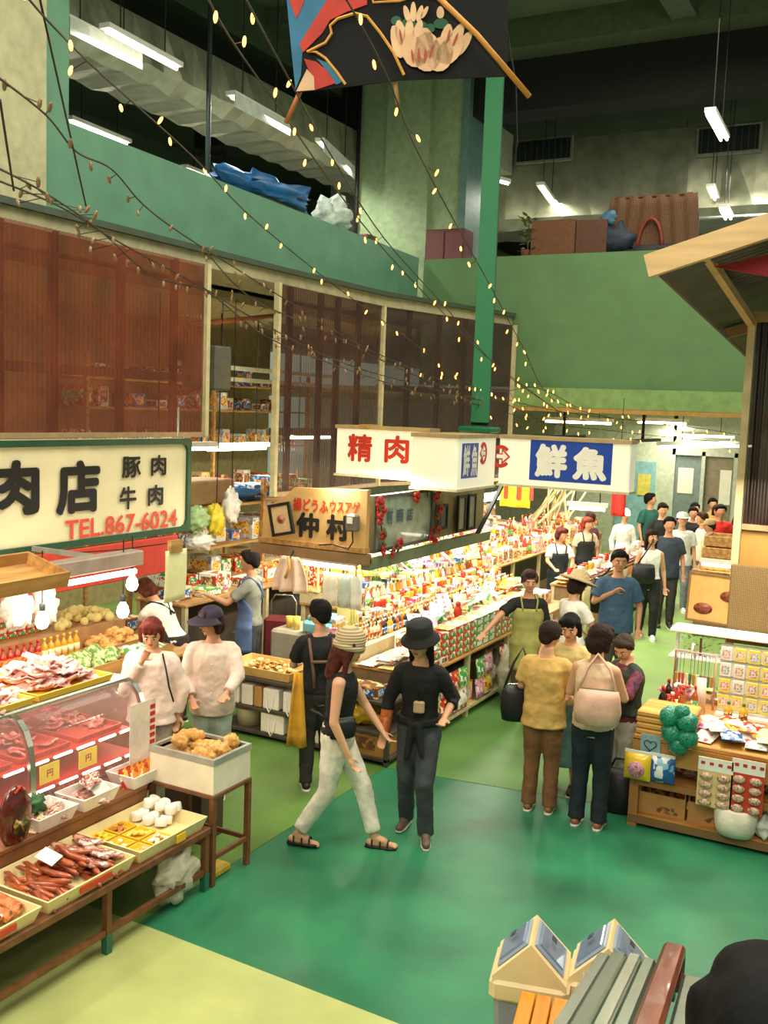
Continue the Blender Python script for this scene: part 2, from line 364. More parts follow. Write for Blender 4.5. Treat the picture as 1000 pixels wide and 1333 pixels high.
batten((-3.75, 19.3, 7.45), (-3.8, 20.1, 7.4), 'short lit light below the right duct grille')
batten((-5.3, 23.5, 7.65), (-4.6, 23.5, 7.6), 'small crosswise lit tube behind the wicker bundle')
batten((-3.3, 18.2, 6.85), (-3.32, 18.9, 6.8), 'small double light just above the corrugated roof edge', n=2)
batten((-4.0, 16.9, 6.05), (-3.65, 17.1, 6.15), 'short tilted tube beside the wicker bundle above the green wall', rods=False)
tag(mk('ceiling_pipe', M().tube([(-9.2, 11.6, 9.9), (-9.2, 11.6, 5.5)], .035, 8), mat('2c3a34', .5)), 'thin dark vertical pipe beside the hanging reflector lights', 'pipe')
for (x0, x1, z) in ((-8, 3, 6.3), (-6, 4, 6.95)):
    tag(mk('ceiling_pipe', M().tube([(x0, 19.5, z), (x1, 19.5, z)], .03, 6), m_grey), 'thin horizontal pipe %s behind the green balcony wall' % ('low' if z < 6.5 else 'high'), 'pipe')
# things kept on the balconies
def blob(m, c, r, amp=.15, seed=0, nu=20, nv=12, fq=2.0, flat=None):
    t = M().ell((0, 0, 0), 1, nu, nv)
    vs = []
    for p in t.v:
        p = V(p); k = 1+amp*noise.noise(p*fq+V((seed*3.1, seed*1.7, 0)))*2; q = V((p.x*r[0]*k, p.y*r[1]*k, p.z*r[2]*k))
        if flat is not None and q.z < -flat: q.z = -flat
        vs.append(q+V(c))
    return m.add(vs, t.f, 0, True)
solo('tarpaulin', blob(M(), (0, 0, 0), (.35, 1.0, .22), .35, 3, 28, 14, 3, .1), mat('1f5f96', .4, amt=.25, scale=5, bump=.5), 'crumpled blue tarpaulin lying on the left balcony rail', 'tarpaulin', (-7.85, 11.0, 5.95))
solo('plastic_bundle', blob(M(), (0, 0, 0), (.25, .3, .22), .4, 5, 20, 12, 3), mat('c9d8cc', .4, amt=.2), 'pale plastic bundle on the rail beside the blue tarpaulin', 'bundle', (-7.95, 13.0, 6.05))
for x, lb in ((-9.65, 'maroon metal locker left of the big green column'), (-7.7, 'maroon metal locker right of the big green column')):
    t = thing('locker', lb, 'locker', (x, 16.6, 5)); mk('body', M().rbox(-.38, -.2, 0, .38, .2, 1.42, .02), mat('5c2f2c', .5), t); mk('door', M().rbox(-.35, -.225, .05, -.01, -.2, 1.36, .01).rbox(.01, -.225, .05, .35, -.2, 1.36, .01), mat('6b3834', .5), t)
def crateobj(name, sx, sy, sz, mt, label, cat, loc, rz=0, grp=None, open_=True, th=.015, slat=False):
    t = M()
    t.box(-sx/2, -sy/2, 0, sx/2, sy/2, th)
    for (a, b, c, d) in ((-sx/2, -sy/2, sx/2, -sy/2+th), (-sx/2, sy/2-th, sx/2, sy/2), (-sx/2, -sy/2+th, -sx/2+th, sy/2-th), (sx/2-th, -sy/2+th, sx/2, sy/2-th)): t.box(a, b, th, c, d, sz)
    if not open_: t.box(-sx/2, -sy/2, sz, sx/2, sy/2, sz+th)
    return solo(name, t, mt, label, cat, loc, rz, grp)
crateobj('wooden_box', .75, .4, .62, mat('6b4428', .7, kind='wood', scale=6), 'brown wooden box on the far balcony beside the tall plant', 'box', (-5.62, 16.35, 5.78), 0, None, False)
crateobj('wooden_box', .5, .4, .6, mat('553420', .7, kind='wood', scale=6), 'darker wooden box next to bags on the far balcony', 'box', (-5.0, 16.4, 5.78), .1, None, False)
def bush(name, label, loc, h, r, mt, n=60, seed=1, cat='plant'):
    rr = random.Random(seed); m = M()
    for i in range(n):
        a = rr.random()*2*pi; z = h*(.15+.85*rr.random()); q = r*rr.random()**.5*(1-.4*z/h); c = V((q*cos(a), q*sin(a), z)); L = .09*h/.6*(.6+rr.random())
        d = V((cos(a), sin(a), rr.uniform(-.3, .8))).normalized(); s_ = d.cross(V((0, 0, 1))).normalized()*L*.28
        m.add([c, c+d*L*.5+s_, c+d*L, c+d*L*.5-s_], [(0, 1, 2, 3)])
    t = thing(name, label, cat, loc); o = mk('foliage', m, mt, t); o['kind'] = 'stuff'
    mk('stem', M().tube([(0, 0, 0), (0, 0, h*.8)], .012, 5), m_dwood, t); return t
t = bush('potted_plant', 'narrow green plant left of the boxes on the far balcony', (-6.1, 16.3, 5.8), .75, .14, mat('6d7c2c', .6), 90)
mk('pot', M().lathe([(.09, 0), (.12, .16), (.1, .16)], 12), mat('6b3a22', .7), t)
solo('cloth_bag', blob(M(), (0, 0, 0), (.32, .18, .3), .3, 9, 18, 12, 2.5, .26), mat('1c2a3c', .7, amt=.4, scale=6), 'dark bag heap between boxes and wicker bundle on the balcony', 'bag', (-4.6, 16.4, 6.05))
solo('cloth_bag', blob(M(), (0, 0, 0), (.5, .16, .09), .3, 12, 18, 12, 2.5, .07), mat('141a1c', .7), 'flat black sheet lying along the far balcony rail', 'bag', (-4.0, 16.35, 5.88))
solo('cloth_bag', blob(M(), (0, 0, 0), (.16, .12, .13), .3, 14, 14, 10, 2.5), mat('3f6e8a', .6), 'small blue bag on top of the dark bag heap', 'bag', (-4.75, 16.4, 6.42))
# wicker bundle, roof shaped
m = M(); m.sheet(lambda u, v: (-.68+1.36*u+(.1*(1-v)*(1 if u > .5 else -1)), -.25+.02*sin(u*40), .95*v), 40, 6, .03)
m.sheet(lambda u, v: (-.6+1.2*u, -.25+.5*v, .95+.05*sin(v*pi)), 20, 6, .03)
t = thing('wicker_hut', 'brown wicker bundle shaped like a small hut on the far balcony', 'basket', (-4.05, 16.6, 5.8))
mk('wicker', m, mat('6a4526', .7, kind='weave', scale=14, amt=.45, bump=.4), t)
mk('arch', M().tube([(-.18+.18-.2*cos(a), -.29, .08+.5*sin(a)) for a in [pi*i/10 for i in range(11)]], .03, 6), mat('7a2a1c', .6), t)

# ---------------------------------------------------------------- corrugated brown screens
def corr_panel(p0, p1, z0, z1, pitch=.055, amp=.012):
    a, b = V((p0[0], p0[1], 0)), V((p1[0], p1[1], 0)); d = b-a; L = d.length; d.normalize(); n = V((d.y, -d.x, 0)); k = int(L/pitch*4); m = M(); A = []; B = []
    for i in range(k+1):
        s_ = L*i/k; w = amp*(0, 1, 0, -1)[i % 4]; q = a+d*s_+n*w; A.append((q.x, q.y, z0)); B.append((q.x, q.y, z1))
    return m.add(A+B, [(i, i+1, k+2+i, k+1+i) for i in range(k)], 0, True)
def smoked(h, alpha=.82):
    m_ = mat(h, .22, amt=.25, scale=2.5, alpha=alpha, coat=.4); return m_
m_scr = smoked('7a3a22', .74); m_scr2 = smoked('54342a', .64); m_stud = mat('2b1710', .7); m_post = mat('c8bd92', .6)
def screen(p0, p1, z0, z1, label, studs, mt, diag=False, posts=(0, 1), rails=(.33,)):
    c = ((p0[0]+p1[0])/2, (p0[1]+p1[1])/2, z0); t = thing('corrugated_screen', label, 'screen', c)
    f = lambda p: (p[0]-c[0], p[1]-c[1]); a, b = f(p0), f(p1); H = z1-z0; d = V((b[0]-a[0], b[1]-a[1], 0)); n = V((d.y, -d.x, 0)).normalized()
    mk('sheet', corr_panel(a, b, 0, H), mt, t)
    for s_ in studs:
        q = V((a[0], a[1], 0))+d*s_-n*.07; mk('stud', M().box(q.x-.03, q.y-.035, 0, q.x+.03, q.y+.035, H), m_stud, t)
    for r_ in rails:
        o = -n*.09; mk('rail', M().beam((a[0]+o.x, a[1]+o.y, H*r_), (b[0]+o.x, b[1]+o.y, H*r_), .04, .09), mat('6b6350', .7), t)
    if diag: o = -n*.09; mk('brace', M().beam((a[0]+o.x, a[1]+o.y, H*.5), (a[0]+o.x+d.x*.45, a[1]+o.y+d.y*.45, 0), .04, .09), m_stud, t)
    for s_ in posts:
        q = V((a[0], a[1], 0))+d*s_+n*.02; mk('post', M().box(q.x-.035, q.y-.03, -.02, q.x+.035, q.y+.03, H), m_post, t)
    mk('bottom_rail', M().beam((a[0]+n.x*.02, a[1]+n.y*.02, 0), (b[0]+n.x*.02, b[1]+n.y*.02, 0), .05, .05), mat('a88d68', .6), t)
    return t
screen((-6.9, 2.6), (-6.9, 8.7), 2.86, 4.68, 'reddish brown corrugated screen above the long meat shop sign', (.1, .25, .42, .56, .66, .80, .93), m_scr, True, (1,))
screen((-6.9, 10.05), (-6.9, 12.7), 2.12, 4.66, 'brown corrugated screen hanging behind the slanting bean curd shop sign', (.15, .42, .58, .8), m_scr2, False, (0, 1), (.3, .8))
screen((-6.9, 12.75), (-6.05, 15.7), 2.12, 4.66, 'darkest corrugated screen, behind the fresh fish light boxes', (.2, .42, .62, .82), smoked('43302a', .80), False, (1,), (.55,))
# ================================================================ signs
m_gold = mat('cfae72', .6, amt=.12, scale=4); m_ink = mat('15120f', .6, amt=0); m_red = mat('c8321e', .55, amt=.06); m_signw = mat('f0ead2', .45, amt=.04, emit=.28)
# long meat shop sign
S0, S1, Z0, Z1 = 2.9, 8.0, 1.90, 2.84
t = thing('shop_sign', 'long cream meat shop sign with green border and red phone number', 'sign', (-6.56, (S0+S1)/2, Z0)); oy = (S0+S1)/2
mk('board', M().box(-.08, S0-oy, 0, .05, S1-oy, Z1-Z0), mat('e2d8b0', .5, amt=.06, scale=2), t)
fr = M(); L0, L1, H = S0-oy, S1-oy, Z1-Z0
fr.box(.03, L0, H-.055, .08, L1, H).box(.03, L0, 0, .08, L1, .055).box(.03, L1-.055, .055, .08, L1, H-.055).box(.03, L0, .055, .08, L0+.055, H-.055)
for (y, z, sy, sz) in ((L1-.055, H-.055, -1, -1), (L1-.055, .055, -1, 1)):
    pr = [(y, z), (y+sy*.07, z), (y+sy*.02, z+sz*.02), (y, z+sz*.07)]
    fr.add([(.031, a, b) for a, b in pr]+[(.08, a, b) for a, b in pr], [(0,1,2,3),(4,5,6,7),(0,1,5,4),(1,2,6,5),(2,3,7,6),(3,0,4,7)])
mk('border', fr, mat('1d4a32', .4), t)
def signtext(txt, box, mt, par, orig, bold, x=-6.5, ax='y', **k):
    (a, b, c, d) = box
    f = onX if ax == 'y' else onY
    p = f(a, (b+d)/2, x); q = f(c, (b+d)/2, x); r = f((a+c)/2, b, x); s_ = f((a+c)/2, d, x)
    if ax == 'y': o = (x-orig[0], p.y-orig[1], s_.z-orig[2]); return lettering(txt, par, q.y-p.y, r.z-s_.z, mt, (o, (0, 1, 0), (0, 0, 1)), bold=bold, **k)
    o = (p.x-orig[0], x-orig[1], s_.z-orig[2]); return lettering(txt, par, q.x-p.x, r.z-s_.z, mt, (o, (1, 0, 0), (0, 0, 1)), bold=bold, **k)
og = (-6.56, oy, Z0)
for tx, bx, mt, bo in (('肉', (-14, 599, 51, 672), m_ink, .045), ('店', (72, 599, 130, 669), m_ink, .045), ('豚', (158, 594, 183, 622), m_ink, .03), ('肉', (196, 592, 216, 619), m_ink, .03),
                       ('牛', (155, 633, 177, 663), m_ink, .03), ('肉', (192, 631, 212, 658), m_ink, .03), ('TEL.867-6024', (84, 670, 230, 694), mat('d8482a', .5, amt=0), .018)):
    signtext(tx, bx, mt, t, og, bo)
solo('hook_rod', M().tube([(0, 0, 0), (0, 0, .35)], .012, 5), m_steel, 'small rod holding the right end of the meat shop sign', 'rod', (-6.62, 7.95, 2.8))
# red lining board under the sign
solo('red_awning', M().rbox(-.03, -2.6, 0, .03, 2.6, .36, .01), mat('c23a2c', .5, amt=.1), 'red board hanging below the meat shop sign', 'awning', (-6.5, 5.2, 1.52))
# bean curd shop sign
og = (-5.15, 8.3, 1.87); t = thing('shop_sign', 'tan shop sign with two big black characters and cut top corner', 'sign', og)
mk('board', M().prism([(-.66, 0), (.55, 0), (.55, .56), (-.28, .53), (-.42, .40), (-.62, .32)], 0, .06, f=lambda x, y, z: (x, z, y)), mat('c9a265', .6, amt=.15, scale=3), t)
signtext('揚どうふ', (382, 649, 428, 666), m_red, t, og, .03, 8.3, 'x'); signtext('ウスアゲ', (430, 652, 469, 668), m_red, t, og, .02, 8.3, 'x')
signtext('仲', (386, 667, 416, 700), m_ink, t, og, .045, 8.3, 'x'); signtext('村', (425, 670, 455, 704), m_ink, t, og, .045, 8.3, 'x')
mk('bottom_edge', M().box(-.68, -.03, -.05, .56, .07, 0), m_wood, t)
def picture(name, label, loc, w, h, mframe, mface, emblem=None, rz=0, tilt=0, cat='picture', rx=0, fw_=.03):
    t = thing(name, label, cat, loc, rz); t.rotation_euler = (rx, tilt, rz)
    f = M().box(-w/2, -.015, 0, w/2, .015, fw_).box(-w/2, -.015, h-fw_, w/2, .015, h).box(-w/2, -.015, fw_, -w/2+fw_, .015, h-fw_).box(w/2-fw_, -.015, fw_, w/2, .015, h-fw_)
    mk('frame', f, mframe, t); mk('panel', M().box(-w/2+fw_, -.004, fw_, w/2-fw_, .008, h-fw_), mface, t)
    if emblem:
        mk('emblem', M().lathe([(0, -.001), (.035, -.001), (.045, .0), (.045, .004)], 16).lathe([(.02, .005), (.03, .007)], 10), emblem, t, (0, -.006, h*.5), (pi/2, 0, 0))
    return t
p = onY(368, 697, 8.15); picture('framed_notice', 'black framed notice leaning on the tan bean curd shop sign', (p.x, 8.17, p.z), .26, .32, m_black, mat('d8b890', .5), mat('c87a60', .5), 0, -.22)
t = thing('meter_box', 'grey electric meter box with cable on the tan sign', 'meter', (-4.71, 8.23, 2.03)); mk('case', M().rbox(-.06, -.05, 0, .06, .05, .17, .02), mat('6f675a', .5), t); mk('window', M().box(-.035, -.055, .08, .025, -.05, .14), m_white, t)
mk('cable', M().tube([(0, 0, 0), (.02, -.02, -.1), (-.03, -.02, -.17), (-.2, -.03, -.14), (-.35, -.03, -.16)], .008, 5), m_black, t)
# beam and side board of the bean curd shop
solo('timber_beam', M().box(-.05, 0, -.05, .05, 3.05, .06), mat('6f7a5a', .6), 'long greenish beam below the faded side sign', 'beam', (-4.62, 8.35, 1.70))
solo('timber_beam', M().box(-1.3, -.05, -.05, .05, .05, .05), mat('8a6c48', .6), 'wooden beam below the tan bean curd sign', 'beam', (-4.62, 8.32, 1.76))
og = (-4.62, 8.45, 1.84); t = thing('side_sign', 'faded grey green side sign with flowers round its edge', 'sign', og)
mk('board', M().box(-.03, 0, 0, .03, 1.25, .5), mat('9cab98', .25, amt=.15, coat=.5), t)
mk('frame', M().box(-.02, -.04, -.03, .05, 1.29, 0).box(-.02, -.04, .5, .05, 1.29, .53).box(-.02, -.04, 0, .05, 0, .5).box(-.02, 1.25, 0, .05, 1.29, .5), mat('4f5346', .5), t)
for tx, bx in (('村', (503, 661, 511, 683)), ('商', (516, 661, 525, 680)), ('店', (529, 661, 537, 678))): signtext(tx, bx, mat('48606a', .5), t, og, .03, -4.585)
def garland(label, pts, loc):
    t = thing('flower_garland', label, 'flowers', loc); vine = M().tube(pts, .008, 4); mk('vine', vine, mat('3c5a2c', .7), t)
    fm = M()
    for k in range(5): a = 2*pi*k/5; fm.ell((.03*cos(a), .01, .03*sin(a)), (.024, .012, .024), 6, 4)
    fm.ell((0, 0, 0), .014, 6, 4, mi=1); me = fm.mesh('flower', [mat('b8241c', .5), mat('7a1a10', .5)]); lm = M().ell((0, 0, 0), (.03, .008, .05), 6, 4).mesh('leaf', mat('3d5228', .6))
    for i, p in enumerate(pts):
        for k in range(2):
            o = link('flower', me, t, V(p)+V((uni(-.0, .05), uni(-.06, .06), uni(-.05, .05))), (0, 0, pi/2+uni(-.5, .5))); o.scale = [uni(.8, 1.4)]*3
        link('leaf', lm, t, V(p)+V((.02, uni(-.06, .06), uni(-.07, .07))), (uni(-1, 1), 0, pi/2))
garland('red artificial flowers down the near edge of the faded sign', [(0, 0, .5), (0, -.02, .38), (0, .03, .22), (0, .06, .05), (0, .22, .0), (0, .38, .02)], (-4.55, 8.5, 1.80))
garland('red artificial flowers over the far edge of the faded sign', [(0, -.35, .52), (0, -.1, .55), (0, .1, .5), (0, .16, .3), (0, .13, .14), (0, .05, -.0)], (-4.55, 9.62, 1.82))
for i, (y, lb) in enumerate(((10.05, 'dark notice plate right of the flowers'), (10.55, 'tall black framed photograph on the side beam'), (10.85, 'second black framed photograph, further along the beam'))):
    picture('framed_notice', lb, (-4.6, y, 1.83 if i else 1.9), .22, .42 if i else .28, m_black, mat('8d8a74' if i else '3d4a38', .4), None, pi/2)
solo('plank_wall', M().box(-.02, 0, 0, .02, 1.62, .56), mat('93835a', .7), 'dull tan boarding behind the framed photographs', 'board', (-4.68, 9.75, 1.80))
solo('timber_strut', M().beam((0, 0, 0), (.0, .75, .55), .04, .04), m_dark, 'thin dark slanting strut right of the framed photographs', 'strut', (-4.6, 11.05, 1.75))

# light box signs under the green pole
def lightbox(label, x0, y0, x1, y1, z0, z1):
    og = (x0, y0, z0); t = thing('light_box', label, 'sign', og); w, d, h = x1-x0, y1-y0, z1-z0
    mk('body', M().rbox(0, 0, 0, w, d, h, .015), m_signw, t)
    mk('top_edge', M().box(-.012, -.012, h-.035, w+.012, d+.012, h+.006), mat('b39a6c', .5), t); mk('bottom_edge', M().box(-.012, -.012, -.006, w+.012, d+.012, .02), mat('cfc4a0', .5), t)
    return t, og
a = onY(437, 600, 9.66).x
t, og = lightbox('white light box with red characters, partly hidden by the next box', a, 9.66, -4.625, 9.9, 2.45, 3.01)
signtext('精', (453, 565, 485, 601), m_red, t, og, .03, 9.66, 'x'); signtext('肉', (501, 567, 533, 603), m_red, t, og, .03, 9.66, 'x')
mk('clip', M().box(.3, -.02, .545, .42, .26, .58), m_wood, t)
t, og = lightbox('cream light box with narrow blue panel, facing sideways', -4.62, 9.25, -4.1, 10.28, 2.40, 2.97)
m_blue = mat('17409a', .4, amt=.05, emit=.1)
def plate(t, og, bx, mt, x, ax, name='blue_panel'):
    f = onX if ax == 'y' else onY; p = f(bx[0], (bx[1]+bx[3])/2, x); q = f(bx[2], (bx[1]+bx[3])/2, x); r = f((bx[0]+bx[2])/2, bx[1], x); s_ = f((bx[0]+bx[2])/2, bx[3], x)
    if ax == 'y': return mk(name, M().box(x-og[0], p.y-og[1], s_.z-og[2], x-og[0]+.004, q.y-og[1], r.z-og[2]), mt, t)
    return mk(name, M().box(p.x-og[0], x-og[1]-.004, s_.z-og[2], q.x-og[0], x-og[1], r.z-og[2]), mt, t)
plate(t, og, (601, 577, 622, 622), m_blue, -4.1, 'y'); 
for tx, bx in (('鮮', (602.5, 579, 611, 620)), ('魚', (613, 579, 621, 620))): signtext(tx, bx, m_white, t, og, .03, -4.1)
def arrow(t, og, c, rx, rz, ax, name='arrow_mark'):
    m = M(); poly = []
    for i in range(25): a = R(40+280*i/24); poly.append((cos(a), sin(a)))
    for i in range(24, -1, -1): a = R(40+280*i/24); poly.append((.68*cos(a), .68*sin(a)))
    head = [(-.45, -.28), (.1, -.28), (.1, -.75), (.95, 0), (.1, .75), (.1, .28), (-.45, .28)]
    fn = (lambda x, y, z: (c.x-og[0]+rx*x, c.y-og[1]-z, c.z-og[2]+rz*y)) if ax == 'x' else (lambda x, y, z: (c.x-og[0]+z, c.y-og[1]+rx*x, c.z-og[2]+rz*y))
    m.prism(poly, 0, .005, f=fn); m.prism([(x*.99, y*.99) for x, y in head], .001, .007, mi=0, f=fn)
    inner = [(-.38, -.16), (.22, -.16), (.22, -.45), (.74, 0), (.22, .45), (.22, .16), (-.38, .16)]; m.prism(inner, .004, .009, mi=1, f=fn)
    return mk(name, m, [m_red, m_white], t)
arrow(t, og, onX(629, 590, -4.1), -.10, .12, 'y')
t, og = lightbox('largest light box with wide blue panel and red arrow', -4.07, 10.30, -2.62, 10.55, 2.42, 2.97)
plate(t, og, (690, 574, 797, 628), m_blue, 10.3, 'x')
for tx, bx in (('鮮', (697, 578, 739, 622)), ('魚', (746, 582, 791, 626))): signtext(tx, bx, m_white, t, og, .055, 10.3, 'x')
arrow(t, og, onY(652, 594, 10.3), .12, .125, 'x')
# green hanging pole above the light boxes
t = thing('steel_pole', 'bright green steel pole coming down to the light boxes', 'pole', (-4.38, 10.45, 2.98))
a = at(646, 60, 11.6)-V((-4.38, 10.45, 2.98)); mk('shaft', M().beam((0, 0, .1), a*1.5, .2, .2), mat('04683a', .65, amt=.04), t)
mk('collar', M().rbox(-.2, -.16, 0, .2, .16, .07, .02), mat('0a6a44', .4), t)
mk('side_channel', M().beam((.095, .02, .12), a*1.5+V((.095, .02, 0)), .03, .14), mat('0c3a34', .7), t)

# ---------------------------------------------------------------- right hand stall roof, wall and counter
t = thing('stall_roof', 'lean corrugated metal roof with wooden fascia at the right edge', 'roof', (-1.85, 7.7, 4.36))
TW_ = -.075
def roofpt(u, v): return (2.6*u, 4.8*v, .80*u+.010*sin(v*4.8/.09*2*pi/2))
m = M(); k = 210
for j in (0, 1): pass
A = []; B = []
for i in range(k+1):
    y = 4.75*i/k; w = .018*sin(i*pi/2+.4); A.append((0, y, w+TW_*y)); B.append((2.7, y, .83+w+TW_*y))
m.add(A+B, [(i, i+1, k+2+i, k+1+i) for i in range(k)], 0, True)
mk('corrugated_sheet', m, mat('4e4a40', .5, .2, amt=.3, scale=2), t)
mk('fascia', M().beam((-.06, -.04, -.02), (2.7, -.04, .81), .07, .17), mat('d9b581', .55, kind='wood', scale=5, amt=.12, h2='x'), t)
mk('eave_board', M().beam((-.03, 0, .0), (-.03, 4.75, TW_*4.75), .03, .06), mat('5a4a34', .7), t)
for y in (2.9,): mk('purlin', M().beam((.05, y, -.06+TW_*y), (2.7, y, .75+TW_*y), .05, .09), mat('9a7146', .6), t)
# roof post, brace, screens
t = thing('stall_post', 'pale wooden roof post at the right edge with slanting brace', 'post', (-1.40, 9.5, 0))
mk('shaft', M().box(-.032, -.04, 0, .032, .04, 4.12), mat('cdb88a', .6), t)
a = onY(916, 326, 7.9)-V((-1.40, 9.5, 0)); mk('brace', M().beam((0, 0, 4.08), (a.x, a.y, a.z), .06, .07), mat('c9a06a', .6), t)
mk('crossbeam', M().beam((0, 0, 4.14), (1.6, 0, 4.14), .07, .09), mat('b58a58', .6), t)
p = onY(928, 347, 8.0); q = onY(1010, 330, 8.0); r = onY(1010, 362, 8.0)
solo('red_cloth', M().prism([(0, 0), (r.x-p.x, r.z-p.z), (q.x-p.x, q.z-p.z)], 0, .02, f=lambda x, y, z: (x, z, y)), mat('a3181a', .6), 'small red pennant cloth under the corrugated roof', 'cloth', tuple(p))
screen((-1.38, 9.56), (.9, 9.56), 2.26, 4.18, 'dark corrugated screen at the right edge beside the roof post', (.03, .3, .6), mat('2f1d16', .35, amt=.2, alpha=.95), False, (), (.02,))
solo('plywood_panel', M().rbox(0, 0, 0, 2.3, .03, .93, .005), mat('b68a42', .6, amt=.12, scale=3), 'ochre plywood panel below the dark screen at right', 'panel', (-1.38, 9.58, 1.30))
p = onY(895, 806, 9.45); q = onY(962, 818, 9.45)
t = picture('menu_board', 'tan menu board with two dark bowl pictures', (onY(928, 812, 9.45).x, 9.45, onY(928, 812, 9.45).z), .50, .46, mat('7c5a30', .6), mat('c79a58', .6, amt=.1), None, 0, .03, 'board', 0, .018)
for (x, z, s_) in ((-.1, .13, .085), (.12, .27, .08)):
    b = mk('bowl_picture', M().lathe([(0, 0), (s_, 0), (s_, .004)], 18, sy=.62), mat('5d2a16', .5, kind='blotch', h2='8a3a1c', h3='3d1a10', scale=20), t, (x, -.006, z), (pi/2, 0, 0))
solo('woven_board', M().rbox(0, 0, 0, .8, .03, .72, .01), mat('8f7247', .8, kind='weave', scale=22, amt=.35, bump=.3), 'brown woven board leaning right of the menu board', 'board', (-1.42, 9.42, 1.20))
# counter
CX0, CX1, CY0, CY1, CZ = -1.8, .5, 7.7, 9.35, .74
t = thing('display_counter', 'yellow wooden counter with shelves in the right hand stall', 'counter', (CX0, CY0, 0)); W_, D_ = CX1-CX0, CY1-CY0
m_yw = mat('c98f45', .55, kind='wood', scale=5, amt=.25, h2='x')
mk('top', M().rbox(0, 0, CZ-.04, W_, D_, CZ, .008), m_yw, t)
for (x, y) in ((.03, .03), (W_-.04, .03), (.03, D_-.04), (W_-.04, D_-.04), (W_*.55, .06)): mk('leg', M().box(x-.035, y-.035, 0, x+.035, y+.035, CZ-.04), mat('a8703a', .6, kind='wood', scale=6, h2='z'), t)
mk('shelf', M().box(.0, .02, .36, W_, D_-.02, .385), m_yw, t); mk('shelf', M().box(.0, .0, .07, W_, D_-.02, .095), m_yw, t)
mk('apron_board', M().box(.0, -.012, .54, W_, .012, CZ-.04), mat('b98440', .6, kind='wood', scale=5, h2='x'), t)
mk('front_rail', M().box(.0, -.012, .34, W_, .012, .39), mat('9a6a38', .6, kind='wood', scale=5, h2='x'), t); mk('front_rail', M().box(.0, -.012, .03, W_, .012, .09), mat('7c5a34', .6, kind='wood', scale=5, h2='x'), t)
mk('side_panel', M().box(-.012, .1, .1, .0, D_-.1, .60), mat('6b4a28', .7), t)
for k in range(4): solo('wooden_tray', M().rbox(0, 0, 0, .42, .40, .045, .01), mat('d9a24e', .55, kind='wood', scale=5, amt=.2, h2='x'), ('topmost', 'second', 'third', 'lowest')[3-k]+' yellow wooden tray of the stack at the counter corner', 'tray', (-1.79+.004*(k % 2), 7.71, .742+k*.048), 0, 'stacked wooden trays on the counter corner')
t = thing('price_card', 'blue grey card with a hand drawn heart on the wooden trays', 'card', (-1.735, 7.675, .60)); mk('card', M().box(0, 0, 0, .19, .008, .20), mat('8fb0bb', .6), t)
hp = [(.095+.060*(16*sin(a)**3)/16, .10+.058*(13*cos(a)-5*cos(2*a)-2*cos(3*a)-cos(4*a))/16, ) for a in [2*pi*i/24 for i in range(25)]]; t.scale = (.8, 1, .8)
mk('heart_outline', M().tube([(x, -.004, z) for x, z in hp], .005, 5), mat('2f3a3a', .5), t)

# ---------------------------------------------------------------- kite
m_kb = mat('060505', .9, amt=0); kx = at(518, 60, 5.0)
t = thing('painted_kite', 'black paper kite painted with pale flowers and red blue swirls', 'kite', tuple(kx))
def kp(px, py, d=0.): return at(px, py, 5.0)-kx - fw*d
def kpoly(pts, d0, d1, mt, name, par=None):
    n = len(pts); v = [kp(x, y, d0) for x, y in pts]+[kp(x, y, d1) for x, y in pts]
    return mk(name, M().add(v, [tuple(range(n)), tuple(range(n, 2*n))[::-1]]+[(i, (i+1) % n, n+(i+1) % n, n+i) for i in range(n)]), mt, par or t)
sheet = kpoly([(368, -60), (662, -60), (660, 100), (520, 105), (440, 115), (386, 121), (380, 60)], 0, .01, m_kb, 'paper_sheet')
kpoly([(368, -60), (450, -60), (448, 0), (420, 25), (395, 55), (392, 100), (385, 118), (379, 60)], .011, .013, mat('2b6f94', .7), 'blue_swirl', sheet)
kpoly([(398, -60), (480, -60), (478, 8), (450, 18), (430, 28), (420, 45), (395, 70), (390, 60), (408, 30), (440, -20)], .014, .016, mat('c23323', .7), 'red_swirl', sheet)
kpoly([(374, -60), (400, -60), (396, 5), (386, 26), (376, 0)], .014, .016, mat('c23323', .7), 'red_swirl', sheet)
kpoly([(396, 78), (412, 82), (428, 95), (437, 110), (410, 119), (405, 100)], .014, .016, mat('b8301f', .7), 'red_swirl', sheet)
kpoly([(412, 78), (428, 84), (446, 108), (438, 112), (426, 94)], .014, .016, mat('2b6f94', .7), 'blue_swirl', sheet)
kpoly([(400, 92), (409, 102), (410, 119), (386, 121)], .017, .019, mat('d9b08c', .7), 'pale_corner', sheet)
def kline(pts, r, mt, name, d=.02): return mk(name, M().tube([kp(x, y, d) for x, y in pts], r, 5), mt, sheet)
m_kg = mat('d99a3c', .6)
kline([(450, 112), (438, 95), (424, 78), (412, 70), (400, 70), (424, 58), (432, 46), (430, 36), (440, 27), (462, 20), (478, 24), (495, 45), (512, 70), (526, 100)], .0075, m_kg, 'gold_outline')
kline([(480, -20), (486, 6), (520, 4), (540, -2), (566, 0)], .006, m_kg, 'gold_outline')
def petal(cx, cy, w, h, ang, c='e8bd92', d=.02):
    a = R(ang); pts = []
    for i in range(14):
        q = 2*pi*i/14; x = w*cos(q); y = h*sin(q)*(1-.15*sin(q)); pts.append((cx+x*cos(a)-y*sin(a), cy+x*sin(a)+y*cos(a)))
    o = kpoly(pts, d, d+.003, mat(c, .7), 'petal', sheet)
